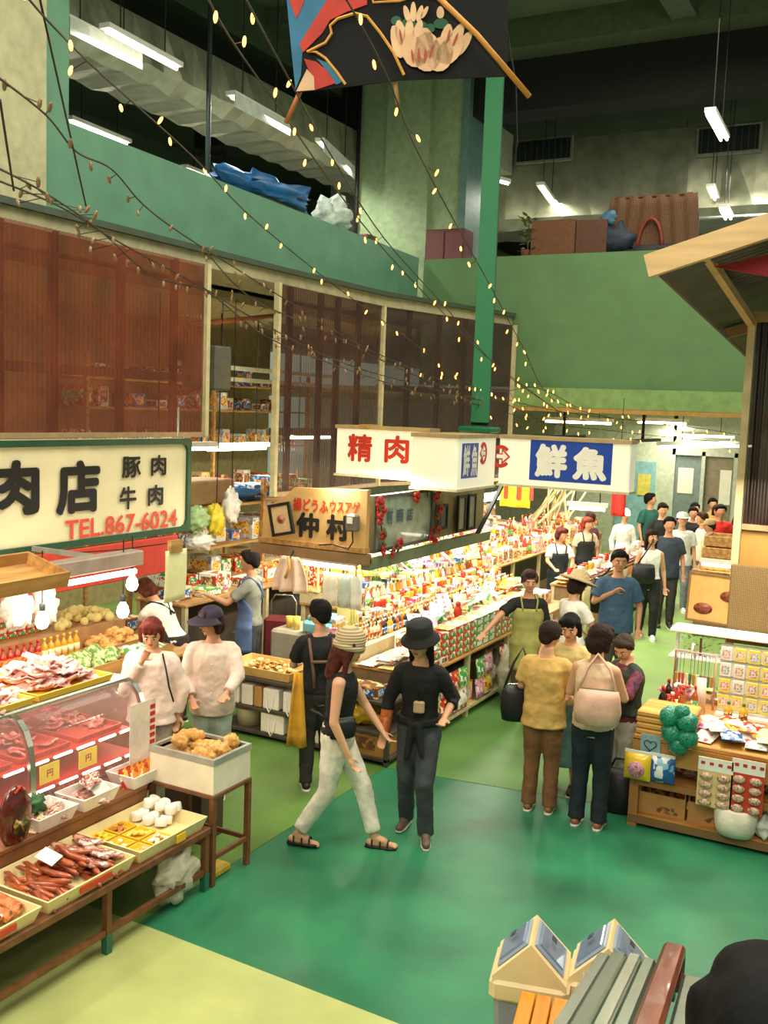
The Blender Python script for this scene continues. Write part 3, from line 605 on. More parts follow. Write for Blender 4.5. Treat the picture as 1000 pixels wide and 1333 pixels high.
for (x, y, w, h, a) in ((522, 48, 7, 17, -10), (532, 50, 7, 19, 4), (543, 46, 6, 16, 16), (518, 60, 8, 22, -14), (580, 56, 8, 20, 12), (592, 54, 8, 20, 26), (601, 62, 7, 19, 34),
                        (530, 22, 4, 11, -16), (538, 20, 4, 13, 0), (546, 22, 4, 11, 16), (552, 20, 3, 9, 30), (573, 20, 5, 8, 0)): petal(x, y, w, h, a)
for (x, y, w, h, a) in ((540, 72, 16, 22, -20), (556, 74, 18, 26, 0), (572, 76, 17, 24, 20), (553, 62, 12, 20, 0), (584, 70, 14, 22, 40)): petal(x, y, w, h, a, 'e3b68c', .024)
for (x, y, a) in ((537, 78, -8), (545, 76, -2), (553, 78, 4), (561, 72, 14), (522, 52, -10), (583, 52, 14), (592, 56, 22)): petal(x, y, 1.4, 9, a, 'b0442e', .029)
for (x, y, w, h) in ((516, 30, 7, 6), (532, 34, 10, 7), (548, 38, 9, 7), (574, 34, 10, 7), (560, 40, 6, 6)): petal(x, y, w, h, 0, '1f5a3c', .018)
mk('spar', M().tube([kp(562, -6, .04), kp(620, 50, .04), kp(688, 130, .04)], .014, 8), mat('c98a34', .5), t)
mk('spar', M().tube([kp(400, 90, -.03), kp(388, 122, -.02), kp(372, 158, -.02)], .012, 8), mat('b56a34', .5), t)
mk('spar', M().tube([kp(511, 20, -.03), kp(514, 100, -.03), kp(518, 131, -.03)], .012, 8), mat('b9935a', .5), t)
mk('hanging_line', M().tube([kp(655, 0, -.02), kp(672, 110), kp(674, 190)], .003, 4), m_dark, t)
mk('hanging_line', M().tube([kp(520, -58, 0), kp(520, -300, 0)], .003, 4), m_dark, t)
# ================================================================ people
def rotx(p, c, a): y, z = p[1]-c[1], p[2]-c[2]; return V((p[0], c[1]+y*cos(a)-z*sin(a), c[2]+y*sin(a)+z*cos(a)))
def rotz(p, c, a): x, y = p[0]-c[0], p[1]-c[1]; return V((c[0]+x*cos(a)-y*sin(a), c[1]+x*sin(a)+y*cos(a), p[2]))
dtex = bpy.data.textures.new('folds', 'CLOUDS'); dtex.noise_scale = .05
htex = bpy.data.textures.new('strands', 'CLOUDS'); htex.noise_scale = .012
def soft(o, vox, sm=3, disp=0, tex=None):
    r = o.modifiers.new('remesh', 'REMESH'); r.mode = 'VOXEL'; r.voxel_size = vox; r.use_smooth_shade = True
    if sm: s_ = o.modifiers.new('smooth', 'SMOOTH'); s_.factor = .5; s_.iterations = sm
    if disp: d = o.modifiers.new('folds', 'DISPLACE'); d.texture = tex or dtex; d.strength = disp; d.mid_level = .5; d.texture_coords = 'LOCAL'
    return o
TOR = [(.455, .070, .055), (.50, .090, .066), (.54, .090, .066), (.59, .074, .054), (.63, .069, .050), (.68, .074, .054), (.73, .082, .060), (.77, .084, .056), (.80, .074, .046), (.822, .046, .038), (.84, .032, .034), (.875, .029, .033)]
def ring(z, rx, ry, n=18, y0=0): return [V((rx*cos(2*pi*k/n), y0+ry*sin(2*pi*k/n), z)) for k in range(n)]
SKIN = ['d9a27e', 'cf9672', 'e0b08e']
def person(label, x, y, yaw, H=1.6, near=False, skin=0, top=('c9c9c9', 'short', .50), bot=('trousers', '333333'), shoe='222222', hair=('short', '17110e'), hat=None, apron=None,
           arms=None, legs=None, lean=0, twist=0, hp=0, hy=0, z0=0, fat=1.0, topk={}, botk={}, vest=None):
    root = thing('person', label, 'person', (x, y, z0), R(yaw)); root.scale = (H, H, H); vox = .0062 if near else .0095
    ln, tw = R(lean), R(twist); PC = (0, 0, .53); NC = (0, .005, .855)
    U = lambda p: rotz(rotx(V(p), PC, -ln), PC, tw)
    Hd = lambda p: U(rotz(rotx(V(p), NC, -R(hp)), NC, R(hy)))
    ms = mat(('d9a27e', 'cf9672', 'e0b08e')[skin], .5, amt=.05, sub=.08)
    if arms is None: arms = [((-.135, -.01, .635), (-.14, .04, .50)), ((.135, -.01, .635), (.14, .04, .50))]
    if legs is None: legs = [((-.052, .012, .275), (-.055, -.01, .045), 0), ((.052, .012, .275), (.055, -.01, .045), 0)]
    b = M()
    b.loft([[U(q) for q in ring(z, rx*fat, ry*fat)] for z, rx, ry in TOR])
    sh = [U((-.090*fat, 0, .784)), U((.090*fat, 0, .784))]
    b.caps(U((-.05, 0, .795)), sh[0], .03, .031).caps(U((.05, 0, .795)), sh[1], .03, .031)
    hands = []
    for i, (e, w) in enumerate(arms):
        e, w = V(e), V(w); b.caps(sh[i], e, .030*fat, .0215).caps(e, w, .0225, .0150)
        d = (w-e).normalized(); sd = V((1, 0, 0)) if abs(d.x) < .8 else V((0, 1, 0)); n = d.cross(sd).normalized(); sd = n.cross(d).normalized(); s_ = 1 if i else -1
        if n.dot(V((-s_, .4, 0))) < 0: n = -n
        pc = w+d*.030; rot = Matrix((sd, n, d)).transposed(); b.ell(pc, (.021, .0105, .032), 10, 8, rot)
        for k in range(4):
            L = (.040, .046, .043, .034)[k]; f0 = w+d*.050+sd*((k-1.5)*.0112); f1 = f0+(d*.9+n*.35).normalized()*L*.5; f2 = f1+(d*.55+n*.8).normalized()*L*.5; b.caps(f0, f1, .0056, .0052, 6).caps(f1, f2, .0052, .0046, 6)
        ts = sd*(-.021); t0 = w+d*.018+ts*.8; t1 = t0+(d*.6+ts.normalized()*.6+n*.3).normalized()*.026; t2 = t1+(d*.8+n*.4).normalized()*.02; b.caps(t0, t1, .0075, .006, 6).caps(t1, t2, .006, .005, 6); hands.append(pc)
    toes = []
    for i, (k, a, fy) in enumerate(legs):
        s_ = 1 if i else -1; h = V((s_*.045, 0, .49)); k, a = V(k), V(a); b.caps(h, k, .051*fat, .033).caps(k+(k-a).normalized()*.0, a, .034, .0195).caps(k.lerp(a, .18)+V((0, -.006, 0)), k.lerp(a, .45)+V((0, -.004, 0)), .031, .024)
        fd = rotz(V((0, 1, 0)), (0, 0, 0), R(fy)); dz = max(a.z-.045, 0); tip = a+fd*.095+V((0, 0, -.028-min(dz, .02))); heel = a-fd*.022+V((0, 0, -.022)); toes.append((a, fd, tip, heel))
        b.caps(a, a.lerp(tip, .45), .020, .019).caps(heel, tip, .0185, .014)
        if shoe and shoe[0] == '*':
            for q in range(5): b.ell(tip+rotz(V(((q-2)*.0095*(-s_), .010-abs(q-1)*.003, -.003)), (0, 0, 0), R(fy)), (.0055, .010, .0065), 6, 4)
    hd = M(); hd.ell((0, .004, .938), (.0475, .058, .063), 18, 14).ell((0, .022, .903), (.034, .036, .032), 14, 10).caps((0, .060, .940), (0, .0685, .922), .0055, .0082, 8).ell((0, .0635, .9215), (.011, .007, .006), 8, 6)
    hd.ell((0, .052, .957), (.034, .010, .006), 10, 6).ell((0, .046, .883), (.014, .013, .010), 8, 6)
    for s_ in (-1, 1): hd.ell((s_*.0485, .002, .930), (.0055, .0115, .0165), 8, 6).ell((s_*.026, .040, .918), (.014, .018, .014), 8, 6)
    b.add([Hd(p) for p in hd.v], hd.f, 0, True)
    bo = soft(mk('body', b, ms, root), vox, 2)
    def HP(name, m, mt, par=None): m.v = [tuple(Hd(p)) for p in m.v]; return mk(name, m, mt, par or root)
    if near:
        for s_ in (-1, 1):
            e = HP('eye', M().ell((s_*.0185, .0535, .9355), (.0088, .006, .0048), 8, 6), m_white); HP('iris', M().ell((s_*.0185, .0585, .9355), (.0042, .0022, .0042), 8, 6), mat('20140d', .3), e)
            HP('eyebrow', M().tube([(s_*.010, .0605, .948), (s_*.020, .0595, .9515), (s_*.030, .0535, .949)], .0022, 5), mat('1c1410', .8))
        HP('mouth', M().ell((0, .0565, .8985), (.013, .0045, .0038), 10, 6), mat('a8504a', .5))
    # hair
    st, hc = hair; h = M(); fr = .0 if hat else .0
    h.ell((0, -.010, .952), (.0555, .0615, .0595), 16, 12).ell((0, .024, .984), (.042, .036, .026), 12, 8)
    for s_ in (-1, 1): h.caps((s_*.046, .012, .968), (s_*.049, -.005, .93), .016, .013, 8)
    if st == 'short': h.ell((0, -.035, .925), (.044, .032, .045), 12, 8)
    if st in ('bob', 'long'):
        h.ell((0, -.026, .915), (.056, .044, .062), 14, 10)
        for s_ in (-1, 1): h.caps((s_*.048, .008, .96), (s_*.050, .002, .885), .019, .015, 8)
        for s_ in (-1, 0, 1): h.caps((s_*.024, .042, .99), (s_*.026, .054, .966), .015, .010, 8)
    if st == 'long': h.caps((0, -.038, .90), (0, -.048, .80), .044, .034, 10); [h.caps((s_*.048, -.006, .92), (s_*.050, .0, .80), .017, .013, 8) for s_ in (-1, 1)]
    if st == 'tail': h.ell((0, -.03, .93), (.046, .036, .05), 12, 8).caps((0, -.065, .95), (0, -.085, .86), .020, .010, 8)
    hm = mat(hc, .75, amt=.35, scale=30, bump=.3); hm.node_tree.nodes['Principled BSDF'].inputs['Specular IOR Level'].default_value = .22
    o = HP('hair', h, hm); soft(o, vox, 2, .006 if z0 < .1 else .002, htex)
    if hat:
        kind, c1 = hat[0], hat[1]; q = M()
        if kind == 'bucket': q.lathe([(.090, .945), (.088, .950), (.066, .972), (.062, .982), (.058, 1.025), (.050, 1.034), (0, 1.036)], 24, sy=1.1).lathe([(.090, .945), (.062, .966), (.060, .98)], 24, sy=1.1); mt = mat(c1, .8, amt=.2)
        elif kind == 'knit': q.lathe([(.0605, .935), (.064, .95), (.063, .975), (.056, 1.005), (.036, 1.025), (0, 1.033)], 24, sy=1.12).lathe([(.0605, .928), (.0675, .934), (.0675, .952), (.0605, .956)], 24, sy=1.12); mt = mat(c1, .9, kind='stripe', h2=hat[2], scale=26, bump=.3)
        elif kind == 'straw': q.lathe([(.130, .955), (.125, .962), (.075, .975), (.064, .985), (.058, 1.02), (.042, 1.034), (0, 1.038)], 26, sy=1.1).lathe([(.130, .955), (.062, .968), (.058, .98)], 26, sy=1.1); mt = mat(c1, .8, kind='weave', scale=60, amt=.2, bump=.2)
        elif kind == 'visor': q.lathe([(.0, 1.018), (.035, 1.012), (.056, .99), (.061, .965), (.062, .955)], 24, sy=1.1); q.sheet(lambda u, v: ((.058+.055*v)*cos(pi*(.02+.96*u)), (.062+.065*v)*sin(pi*(.02+.96*u)), .965-.022*v+.012*sin(pi*u)), 16, 4, .003); mt = mat(c1, .7, amt=.2)
        elif kind == 'cap': q.lathe([(.0, 1.016), (.035, 1.01), (.055, .99), (.0605, .965), (.0605, .95)], 24, sy=1.1); q.sheet(lambda u, v: (.045*cos(pi*u)*(1-.1*v), .055+.045*v*sin(pi*u)+.01*sin(pi*u), .962-.008*v), 12, 3, .003); mt = mat(c1, .7, amt=.1)
        elif kind == 'scarf': q.ell((0, -.008, .960), (.060, .066, .060), 18, 12); mt = mat(c1, .8, kind='blotch', h2=hat[2], scale=20)
        HP('hat' if kind != 'scarf' else 'headscarf', q, mt)
    # trousers or skirt
    kind, bc = bot[0], bot[1]; bl = botk.get('loose', .010); end = botk.get('end', .045); fl = botk.get('flare', .034); mt = mat(bc, .75, amt=.18, scale=14, bump=.25); t = M()
    if kind == 'trousers':
        t.loft([ring(z, rx*fat+bl, ry*fat+bl) for z, rx, ry in ((.465, .070, .055), (.50, .090, .066), (.54, .090, .066), (.585, .076, .056))])
        for i, (k, a, fy) in enumerate(legs):
            s_ = 1 if i else -1; h_ = V((s_*.044, 0, .50)); k, a = V(k), V(a); q = a+(k-a).normalized()*(end-.045+.0)
            if end > .06: q = a+(k-a)*((end-.045)/.23)
            t.tube([h_+V((0, 0, .03)), h_, h_.lerp(k, .55), k, k.lerp(q, .5), q-(k-a).normalized()*.012], [.05*fat+bl, (.053*fat)+bl, .043*fat+bl, .034+bl, max(.031+bl*.8, (fl+.034)/2), fl], 14)
        o = mk('trousers', t, mt, root)
    else:
        e = end; t.loft([ring(z, rx, ry) for z, rx, ry in ((e, .11, .10), (e+.1, .105, .09), (.46, .104*fat, .080*fat), (.52, .100*fat, .077*fat), (.59, .080*fat, .062*fat))]); o = mk('skirt', t, mt, root)
    soft(o, vox, 3, .010)
    # top
    if top:
        tc, sl, hem = top; ts = topk.get('loose', .012); t = M(); rr = [(z, rx*fat, ry*fat) for z, rx, ry in TOR if z > hem and z < .83]
        i0 = next(i for i, r_ in enumerate(TOR) if r_[0] > hem); f0 = TOR[max(i0-1, 0)]; bxx = topk.get('hem', .0)
        R_ = [(hem, max(f0[1], TOR[i0][1])*fat+bxx, max(f0[2], TOR[i0][2])*fat+bxx)]+rr
        if topk.get('boxy'): R_ = [(z, max(rx, .084*fat) if z < .76 else rx, max(ry, .062*fat) if z < .76 else ry) for z, rx, ry in R_]
        t.loft([[U(p) for p in ring(z, rx+ts*(1 if z < .8 else .55), ry+ts*(1 if z < .8 else .55))] for z, rx, ry in R_])
        if sl == 'none': t.caps(U((-.05, 0, .80)), sh[0].lerp(U((0, 0, .795)), .12), .034, .030).caps(U((.05, 0, .80)), sh[1].lerp(U((0, 0, .795)), .12), .034, .030)
        else:
            for i, (e, w) in enumerate(arms):
                e, w = V(e), V(w); t.caps(U(((-.05, .05)[i], 0, .797)), sh[i], .036, .033+ts*.3)
                if sl == 'short': t.tube([sh[i], sh[i].lerp(e, .75)], [.033+ts*.45, .030+ts*.8], 14)
                elif sl == 'mid': t.tube([sh[i], e, e.lerp(w, .35)], [.033+ts*.45, .027+ts*.6, .025+ts*.7], 14)
                else: t.tube([sh[i], e, e.lerp(w, .9)], [.033+ts*.45, .026+ts*.6, .0185+ts*.45], 14)
        o = mk('shirt', t, mat(tc, .8, amt=.10, scale=16, bump=.25) if not topk.get('print') else mat(tc, .8, kind='blotch', h2=topk['print'][0], h3=topk['print'][1], scale=22), root); soft(o, vox, 3, .012)
        if topk.get('buttons'):
            for k in range(5): q = M().ell((0, .062*fat+ts+.012, .78-.05*k), (.004, .003, .004), 8, 6); q.v = [tuple(U(p)) for p in q.v]; mk('button', q, m_white, root)
    if vest:
        t = M(); t.loft([[U(p) for p in ring(z, rx*fat+.026*(1 if z < .8 else .5), ry*fat+.026*(1 if z < .8 else .5))] for z, rx, ry in TOR if .5 < z < .815]); t.caps(U((-.05, 0, .80)), sh[0], .040, .037).caps(U((.05, 0, .80)), sh[1], .040, .037)
        soft(mk('vest', t, mat(vest, .85, kind='weave', scale=50, amt=.3), root), vox, 3, .008)
    if apron:
        ac = mat(apron[0], .8, amt=.2, scale=12, bump=.2); tz, bz = apron[1], apron[2]
        def af(u, v):
            z = bz+(tz-bz)*v; a = (pi/2)+(u-.5)*pi*(1.25 if z < .64 else 1.25-.75*(z-.64)/max(tz-.64, .01)); f = next((q for q in TOR if q[0] >= z), TOR[-1]) if z > .5 else TOR[1]
            rx, ry = (f[1]*fat+.028, f[2]*fat+.030) if z > .5 else (.112, .096); p = (rx*cos(a), ry*sin(a), z); return U(p) if z > .53 else V(p)
        mk('apron', M().sheet(af, 16, 18, .006), ac, root)
        for s_ in (-1, 1): q = M().tube([(s_*.045, .085, tz-.01), (s_*.056, .06, .815), (s_*.050, 0, .838), (s_*.035, -.06, .79), (-s_*.02, -.078, .70)], .0065, 6); q.v = [tuple(U(p)) for p in q.v]; mk('apron_strap', q, ac, root)
    # shoes
    if shoe and shoe[0] == '*':   # open sandals
        mc = mat(shoe[1:], .6)
        for (a, fd, tip, heel) in toes:
            sd = V((fd.y, -fd.x, 0)); zz = heel.z-.022; q = M(); q.loft([[heel+fd*u+sd*w_*v_+V((0, 0, -.024+dz)) for (v_) in (1, -1)]+[heel+fd*u+sd*w_*v_+V((0, 0, -.013+dz)) for v_ in (-1, 1)] for (u, w_, dz) in ((-.022, .012, 0), (0, .02, 0), (.05, .02, .0), (.09, .026, 0), (.125, .018, 0))])
            s_ = mk('sandal', q, mc, root)
            for u, hh in ((.085, .019), (.05, .030), (.012, .036)): mk('strap', M().tube([heel+fd*u+sd*.024+V((0, 0, -.018)), heel+fd*u+sd*.018+V((0, 0, hh*.4)), heel+fd*u+V((0, 0, hh*.72)), heel+fd*u-sd*.018+V((0, 0, hh*.4)), heel+fd*u-sd*.024+V((0, 0, -.018))], .0042, 5), mc, s_)
    elif shoe:
        for (a, fd, tip, heel) in toes:
            q = M().caps(heel, tip+V((0, 0, .004)), .0225, .0195, 12).caps(a+V((0, 0, -.008)), a.lerp(tip, .5), .0225, .020, 10); q.v = [(p[0], p[1], max(p[2], heel.z-.023)) for p in q.v]; s_ = mk('shoe', q, mat(shoe, .5, amt=.1), root)
            sd = V((fd.y, -fd.x, 0)); mk('sole', M().loft([[heel+fd*u+sd*w_*v_+V((0, 0, dz)) for v_, dz in ((1, -.024), (-1, -.024), (-1, -.015), (1, -.015))] for (u, w_) in ((-.026, .012), (0, .023), (.05, .022), (.09, .024), (.135, .012))]), mat('d8cfbe' if shoe != 'eeeeea' else 'ffffff', .6), s_)
    return root
LS = lambda f, b_, w=.05: [((-w, f[0], f[1]), (-w, f[2], f[3]), 0), ((w, b_[0], b_[1]), (w, b_[2], b_[3]), 0)]
person('woman in black sleeveless top and white trousers striding past, beige knit cap', -3.56, 6.10, -72, 1.6, True, 0, ('0e0d0e', 'none', .54), ('trousers', 'ece2cf'), '*17110f', ('long', '5a2a20'), ('knit', 'cdb893', 'a58f6a'),
       arms=[((-.105, .10, .64), (-.06, .17, .52)), ((.125, -.04, .63), (.13, .03, .50))][::1] and [((-.12, .10, .64), (-.08, .19, .54)), ((.13, .01, .62), (.12, .08, .47))],
       legs=[((-.04, .115, .285), (-.03, .185, .045), 0), ((.045, -.03, .27), (.045, -.165, .055), 0)], lean=4, hp=8, hy=20, botk=dict(end=.085, loose=.010, flare=.036))
hatw = person('woman in black bucket hat and black top with grey jeans, jacket round waist', -3.15, 6.62, 196, 1.62, True, 1, ('100f10', 'mid', .55), ('trousers', '3a3f42'), '6a5548', ('long', '1a110d'), ('bucket', '131211'),
       arms=[((-.15, -.03, .65), (-.13, .10, .60)), ((.145, .02, .64), (.155, .06, .50))], legs=[((-.05, .10, .28), (-.06, .07, .045), 12), ((.05, .03, .28), (.06, -.08, .05), -8)], lean=6, hy=-16, hp=10, botk=dict(flare=.040))
bracew = person('person seen from behind in black shirt with brown crossed straps', -4.27, 6.98, 40, 1.60, True, 0, ('121113', 'short', .52), ('trousers', '2a2622'), '1b1714', ('short', '120d0b'), None,
       arms=[((-.13, .06, .65), (-.09, .18, .62)), ((.13, .05, .65), (.09, .18, .62))], hp=6, hy=25)
pinkw = person('woman in pale pink shirt with hand at her chin, behind the meat case', -5.10, 5.86, 205, 1.55, True, 0, ('f0d9cc', 'long', .47), ('trousers', 'b5a694'), '3a2a24', ('bob', '6e2c22'), None,
       arms=[((-.15, -.02, .63), (-.13, -.02, .50)), ((.12, .06, .63), (.02, .105, .80))], hp=26, hy=10, topk=dict(loose=.022, boxy=1, buttons=1, hem=.01), fat=1.08)
person('woman in dark purple sun visor hat and washed pink shirt, behind meat stall', -4.90, 6.36, 215, 1.56, True, 1, ('e8cfc0', 'long', .45), ('trousers', 'a9b3a6'), '4a3a34', ('bob', '3b1c1c'), ('visor', '2c2238'),
       arms=[((-.13, .08, .66), (-.08, .17, .60)), ((.14, .03, .64), (.10, .11, .56))], hy=-55, hp=12, topk=dict(loose=.024, boxy=1, hem=.01, buttons=1), fat=1.08)
person('stall keeper in white shirt and black apron bending over the vegetables', -6.35, 7.65, 95, 1.55, False, 0, ('f2ece0', 'mid', .52), ('trousers', '2b2020'), '222222', ('bob', '6b3a26'), None,
       apron=('16201c', .70, .32), arms=[((-.12, .16, .72), (-.05, .26, .62)), ((.12, .16, .72), (.08, .28, .62))], lean=34, hp=15)
person('stall keeper in grey tee and blue apron working at the back bench', -6.15, 8.62, 112, 1.66, False, 1, ('8c8d84', 'short', .52), ('trousers', '3a3f3f'), '222222', ('short', '1d1512'), None,
       apron=('5a6f9c', .74, .36), arms=[((-.14, .12, .68), (-.10, .27, .72)), ((.13, .02, .64), (.11, .09, .50))], hp=8, hy=-8)
person('stall keeper in yellow green apron and black shirt, arm stretched to goods', -3.52, 9.95, 208, 1.55, True, 1, ('151414', 'short', .52), ('trousers', '5c4a3a'), '5a3a2c', ('short', '2a1812'), ('scarf', '6b3a2a', '3c2420'),
       apron=('a8a25a', .76, .33), arms=[((-.13, -.01, .63), (-.10, .08, .51)), ((.20, .06, .70), (.30, .13, .60))], hp=6, fat=1.06)
person('shopper in white tee and wide straw sun hat, beside the green apron keeper', -3.08, 10.12, 330, 1.55, True, 0, ('f5efe6', 'short', .50), ('trousers', 'c8c8bc'), 'a89a80', ('bob', '2a1a14'), ('straw', 'd8bd92'), hp=20, arms=[((-.13, .06, .66), (-.08, .17, .58)), ((.13, .06, .66), (.08, .17, .58))])
person('man in blue tee shirt holding his bag strap, walking towards us', -2.88, 11.10, 206, 1.72, True, 1, ('3f5f7c', 'short', .46), ('trousers', '57503f'), '6a5a48', ('short', '17110f'), None,
       arms=[((-.155, -.01, .63), (-.14, .05, .50)), ((.15, .02, .66), (.045, .085, .735))], topk=dict(loose=.022, boxy=1), fat=1.06, hp=8)
person('woman in mustard yellow short sleeved top and brown trousers, back view', -2.50, 7.58, 8, 1.55, True, 0, ('cfa65c', 'short', .46), ('trousers', '7d5430'), '8a5a38', ('short', '2c1a14'), None,
       arms=[((-.13, .02, .65), (-.09, .13, .64)), ((.13, .05, .65), (.09, .16, .63))], topk=dict(loose=.020, boxy=1, hem=.008), botk=dict(flare=.040), hp=14, hy=-20, fat=1.05)
person('woman in pale peach sleeveless top and dark trousers, back view', -2.07, 7.50, 2, 1.6, True, 0, ('e6c4a2', 'none', .50), ('trousers', '17202b'), '9a5c40', ('bob', '2b1714'), None,
       arms=[((-.13, .02, .65), (-.09, .13, .62)), ((.135, .04, .65), (.09, .15, .64))], topk=dict(loose=.016, boxy=1), botk=dict(flare=.042), hp=12, hy=-25)
person('black haired woman in pale yellow top and blue green skirt, behind mustard top', -2.47, 8.10, 185, 1.55, True, 0, ('cdb878', 'short', .50), ('skirt', '5f8a84'), '1d1614', ('bob', '0f0c0c'), None, hp=22, arms=[((-.13, .06, .66), (-.06, .16, .60)), ((.13, .06, .66), (.06, .16, .60))], botk=dict(end=.16))
person('old woman in dark green vest over flowered blouse, head bowed', -1.98, 8.10, 140, 1.45, True, 0, ('2c3350', 'mid', .50), ('trousers', 'c9c5b4'), '3a3430', ('short', '3a2c26'), None, vest='2f3a2a',
       arms=[((-.13, .08, .67), (-.05, .18, .66)), ((.15, .06, .67), (.06, .20, .68))], topk=dict(print=('8a3a4c', '1d2c50')), hp=34, hy=25, fat=1.12)
person('woman in white sleeveless top and black trousers walking up the aisle', -3.32, 14.55, 203, 1.6, True, 0, ('f6f2ea', 'none', .56), ('trousers', '14181c'), 'eeeeea', ('long', '2c1a15'), None,
       arms=[((-.13, -.03, .63), (-.14, .02, .49)), ((.13, .0, .63), (.15, .05, .49))], legs=[((-.05, .06, .28), (-.05, .04, .045), 0), ((.05, -.01, .28), (.05, -.09, .05), 0)], hy=20)
person('man in navy tee walking just behind the white sleeveless top', -3.28, 15.5, 203, 1.72, False, 1, ('333f4e', 'short', .46), ('trousers', '3c3a36'), '2a2624', ('short', '14100f'), None, topk=dict(loose=.02, boxy=1), fat=1.05)
person('man in white cap, open white shirt and grey trousers, far aisle', -3.40, 17.05, 203, 1.66, False, 0, ('f4f1ea', 'short', .47), ('trousers', '77818a'), 'eeeeea', ('short', '2c2420'), ('cap', 'f6f2ee'), legs=[((-.05, .07, .28), (-.05, .06, .045), 0), ((.05, -.01, .28), (.05, -.08, .05), 0)], topk=dict(loose=.022), fat=1.08)
person('man in dark green polo shirt at the far left of the aisle', -4.55, 19.6, 240, 1.76, False, 1, ('1c5a50', 'short', .48), ('trousers', '3a3a38'), '222222', ('short', '14100e'), None, hy=40, topk=dict(loose=.02, boxy=1))
person('man in black polo shirt, head tilted, behind the white cap man', -4.02, 18.3, 208, 1.70, False, 0, ('171a1c', 'short', .48), ('trousers', '3c3a38'), '222222', ('short', '15100e'), None, hp=14, topk=dict(loose=.02, boxy=1))
for (x, y, yaw, H, sk, tc, hr, ht, lb) in ((-3.75, 19.9, 200, 1.62, 0, 'e9e2da', ('short', '18120f'), None, 'shopper with black hair and pale top, far aisle, beside white cap'),
                                      (-3.62, 19.1, 195, 1.6, 0, '15151a', ('tail', '14100e'), None, 'woman in black top with tied hair in the far crowd'),
                                      (-3.22, 17.9, 120, 1.62, 0, 'efeae0', ('short', '4a2a1c'), None, 'person in white shirt looking sideways in the far crowd'),
                                      (-3.00, 17.4, 110, 1.55, 0, 'e8dca0', ('short', '3a2a20'), ('cap', 'c9ad7c'), 'person in beige cap and pale yellow shirt at the far counter'),
                                      (-3.10, 18.9, 200, 1.70, 1, 'd0241c', ('short', '120e0c'), None, 'man in bright red tee shirt at the far right of the crowd'),
                                      (-3.60, 20.9, 205, 1.66, 0, 'c8a850', ('short', '17110e'), None, 'person in mustard top at the back of the far crowd'),
                                      (-3.35, 20.0, 205, 1.6, 0, 'c47a40', ('bob', '3b2016'), None, 'brown haired person in orange top just behind the red tee'),
                                      (-3.05, 21.5, 200, 1.62, 0, '7a2030', ('short', '120e0c'), None, 'farthest shopper in dark red, over the red tee shoulder')):
    person(lb, x, y, yaw, H, False, sk, (tc, 'short', .48), ('trousers', pick(['5a5a52', '3c3a38', '6a6f72'])), '222222', hr, ht, topk=dict(loose=.018, boxy=1), hp=6)
person('saleswoman in white tee and dark dungarees inside the far left stall', -4.76, 14.75, 215, 1.50, False, 0, ('f4efe8', 'short', .50), ('trousers', '1f2a30'), '222222', ('bob', '5c2420'), None, apron=('1c2b30', .74, .34), hp=14, hy=35, arms=[((-.13, .06, .66), (-.08, .17, .60)), ((.14, .06, .66), (.10, .18, .60))])
person('saleswoman with reddish hair and black bib straps, farther along the stall', -4.84, 16.4, 215, 1.52, False, 0, ('d8c6a8', 'short', .50), ('trousers', '2a2a2c'), '222222', ('bob', '8a3a24'), None, apron=('1a2422', .74, .34), hp=10, hy=20)
person('stall worker in plum shirt with back turned, far left stall', -5.05, 17.3, 60, 1.52, False, 0, ('5a3036', 'short', .48), ('trousers', '2a2a2c'), '222222', ('short', '3a1c18'), None)
person('stall worker in white cap and white coat, far left stall', -4.62, 18.0, 215, 1.56, False, 0, ('f6f3ee', 'long', .42), ('trousers', 'd8d4cc'), '222222', ('short', '2a1c18'), ('cap', 'fbf8f4'), hp=10)
hp_ = at(1012, 1272, 1.15)
person('person with black hair close to the camera at the bottom right corner', hp_.x, hp_.y, 20, 1.6, True, 0, ('1c1a1a', 'short', .5), ('trousers', '222226'), '222222', ('short', '030202'), None, z0=hp_.z-1.6)

def strap(par, pts, c, r=.008, name='shoulder_strap'): return mk(name, M().tube(pts, r, 6), mat(c, .6), par)
o = mk('tied_jacket', M().loft([ring(z, rx, ry, 18) for z, rx, ry in ((.535, .108, .084), (.55, .115, .09), (.575, .110, .086))]).caps((.02, .09, .545), (.035, .115, .40), .022, .015).caps((-.01, .095, .545), (-.035, .12, .42), .02, .014).ell((.0, .098, .55), (.028, .018, .024), 10, 8), mat('0d0c0d', .8, bump=.3), hatw); soft(o, .006, 3, .008)
strap(hatw, [(.03, .03, .83), (.02, .085, .74), (-.01, .095, .66)], '1d1a18', .004, 'camera_cord'); strap(hatw, [(-.03, .03, .83), (-.03, .085, .74), (-.01, .095, .66)], '1d1a18', .004, 'camera_cord'); mk('camera_pouch', M().rbox(-.035, .085, .61, .015, .11, .665, .006), mat('b89a7c', .5), hatw)
for s_ in (-1, 1): strap(bracew, [(s_*.06, .03, .825), (s_*.062, -.045, .80), (s_*.055, -.078, .73), (s_*.04, -.078, .64), (s_*.035, -.078, .56)], '6e4f38', .009, 'brace')
strap(bracew, [(-.055, -.082, .70), (0, -.086, .70), (.055, -.082, .70)], '6e4f38', .009, 'brace')
strap(pinkw, [(-.062, .035, .822), (-.10, .105, .76), (-.12, .12, .68), (-.135, .09, .60)], '15100f', .0045)

e_, w_ = V((.145, .02, .64)), V((.155, .06, .50)); soft(mk('arm_cover', M().tube([e_.lerp(w_, .25), e_.lerp(w_, .6), e_.lerp(w_, 1.05)], [.031, .028, .026], 14), mat('c4642e', .8, kind='blotch', h2='a84a24', h3='d88a4a', scale=30), hatw), .006, 2, .006)
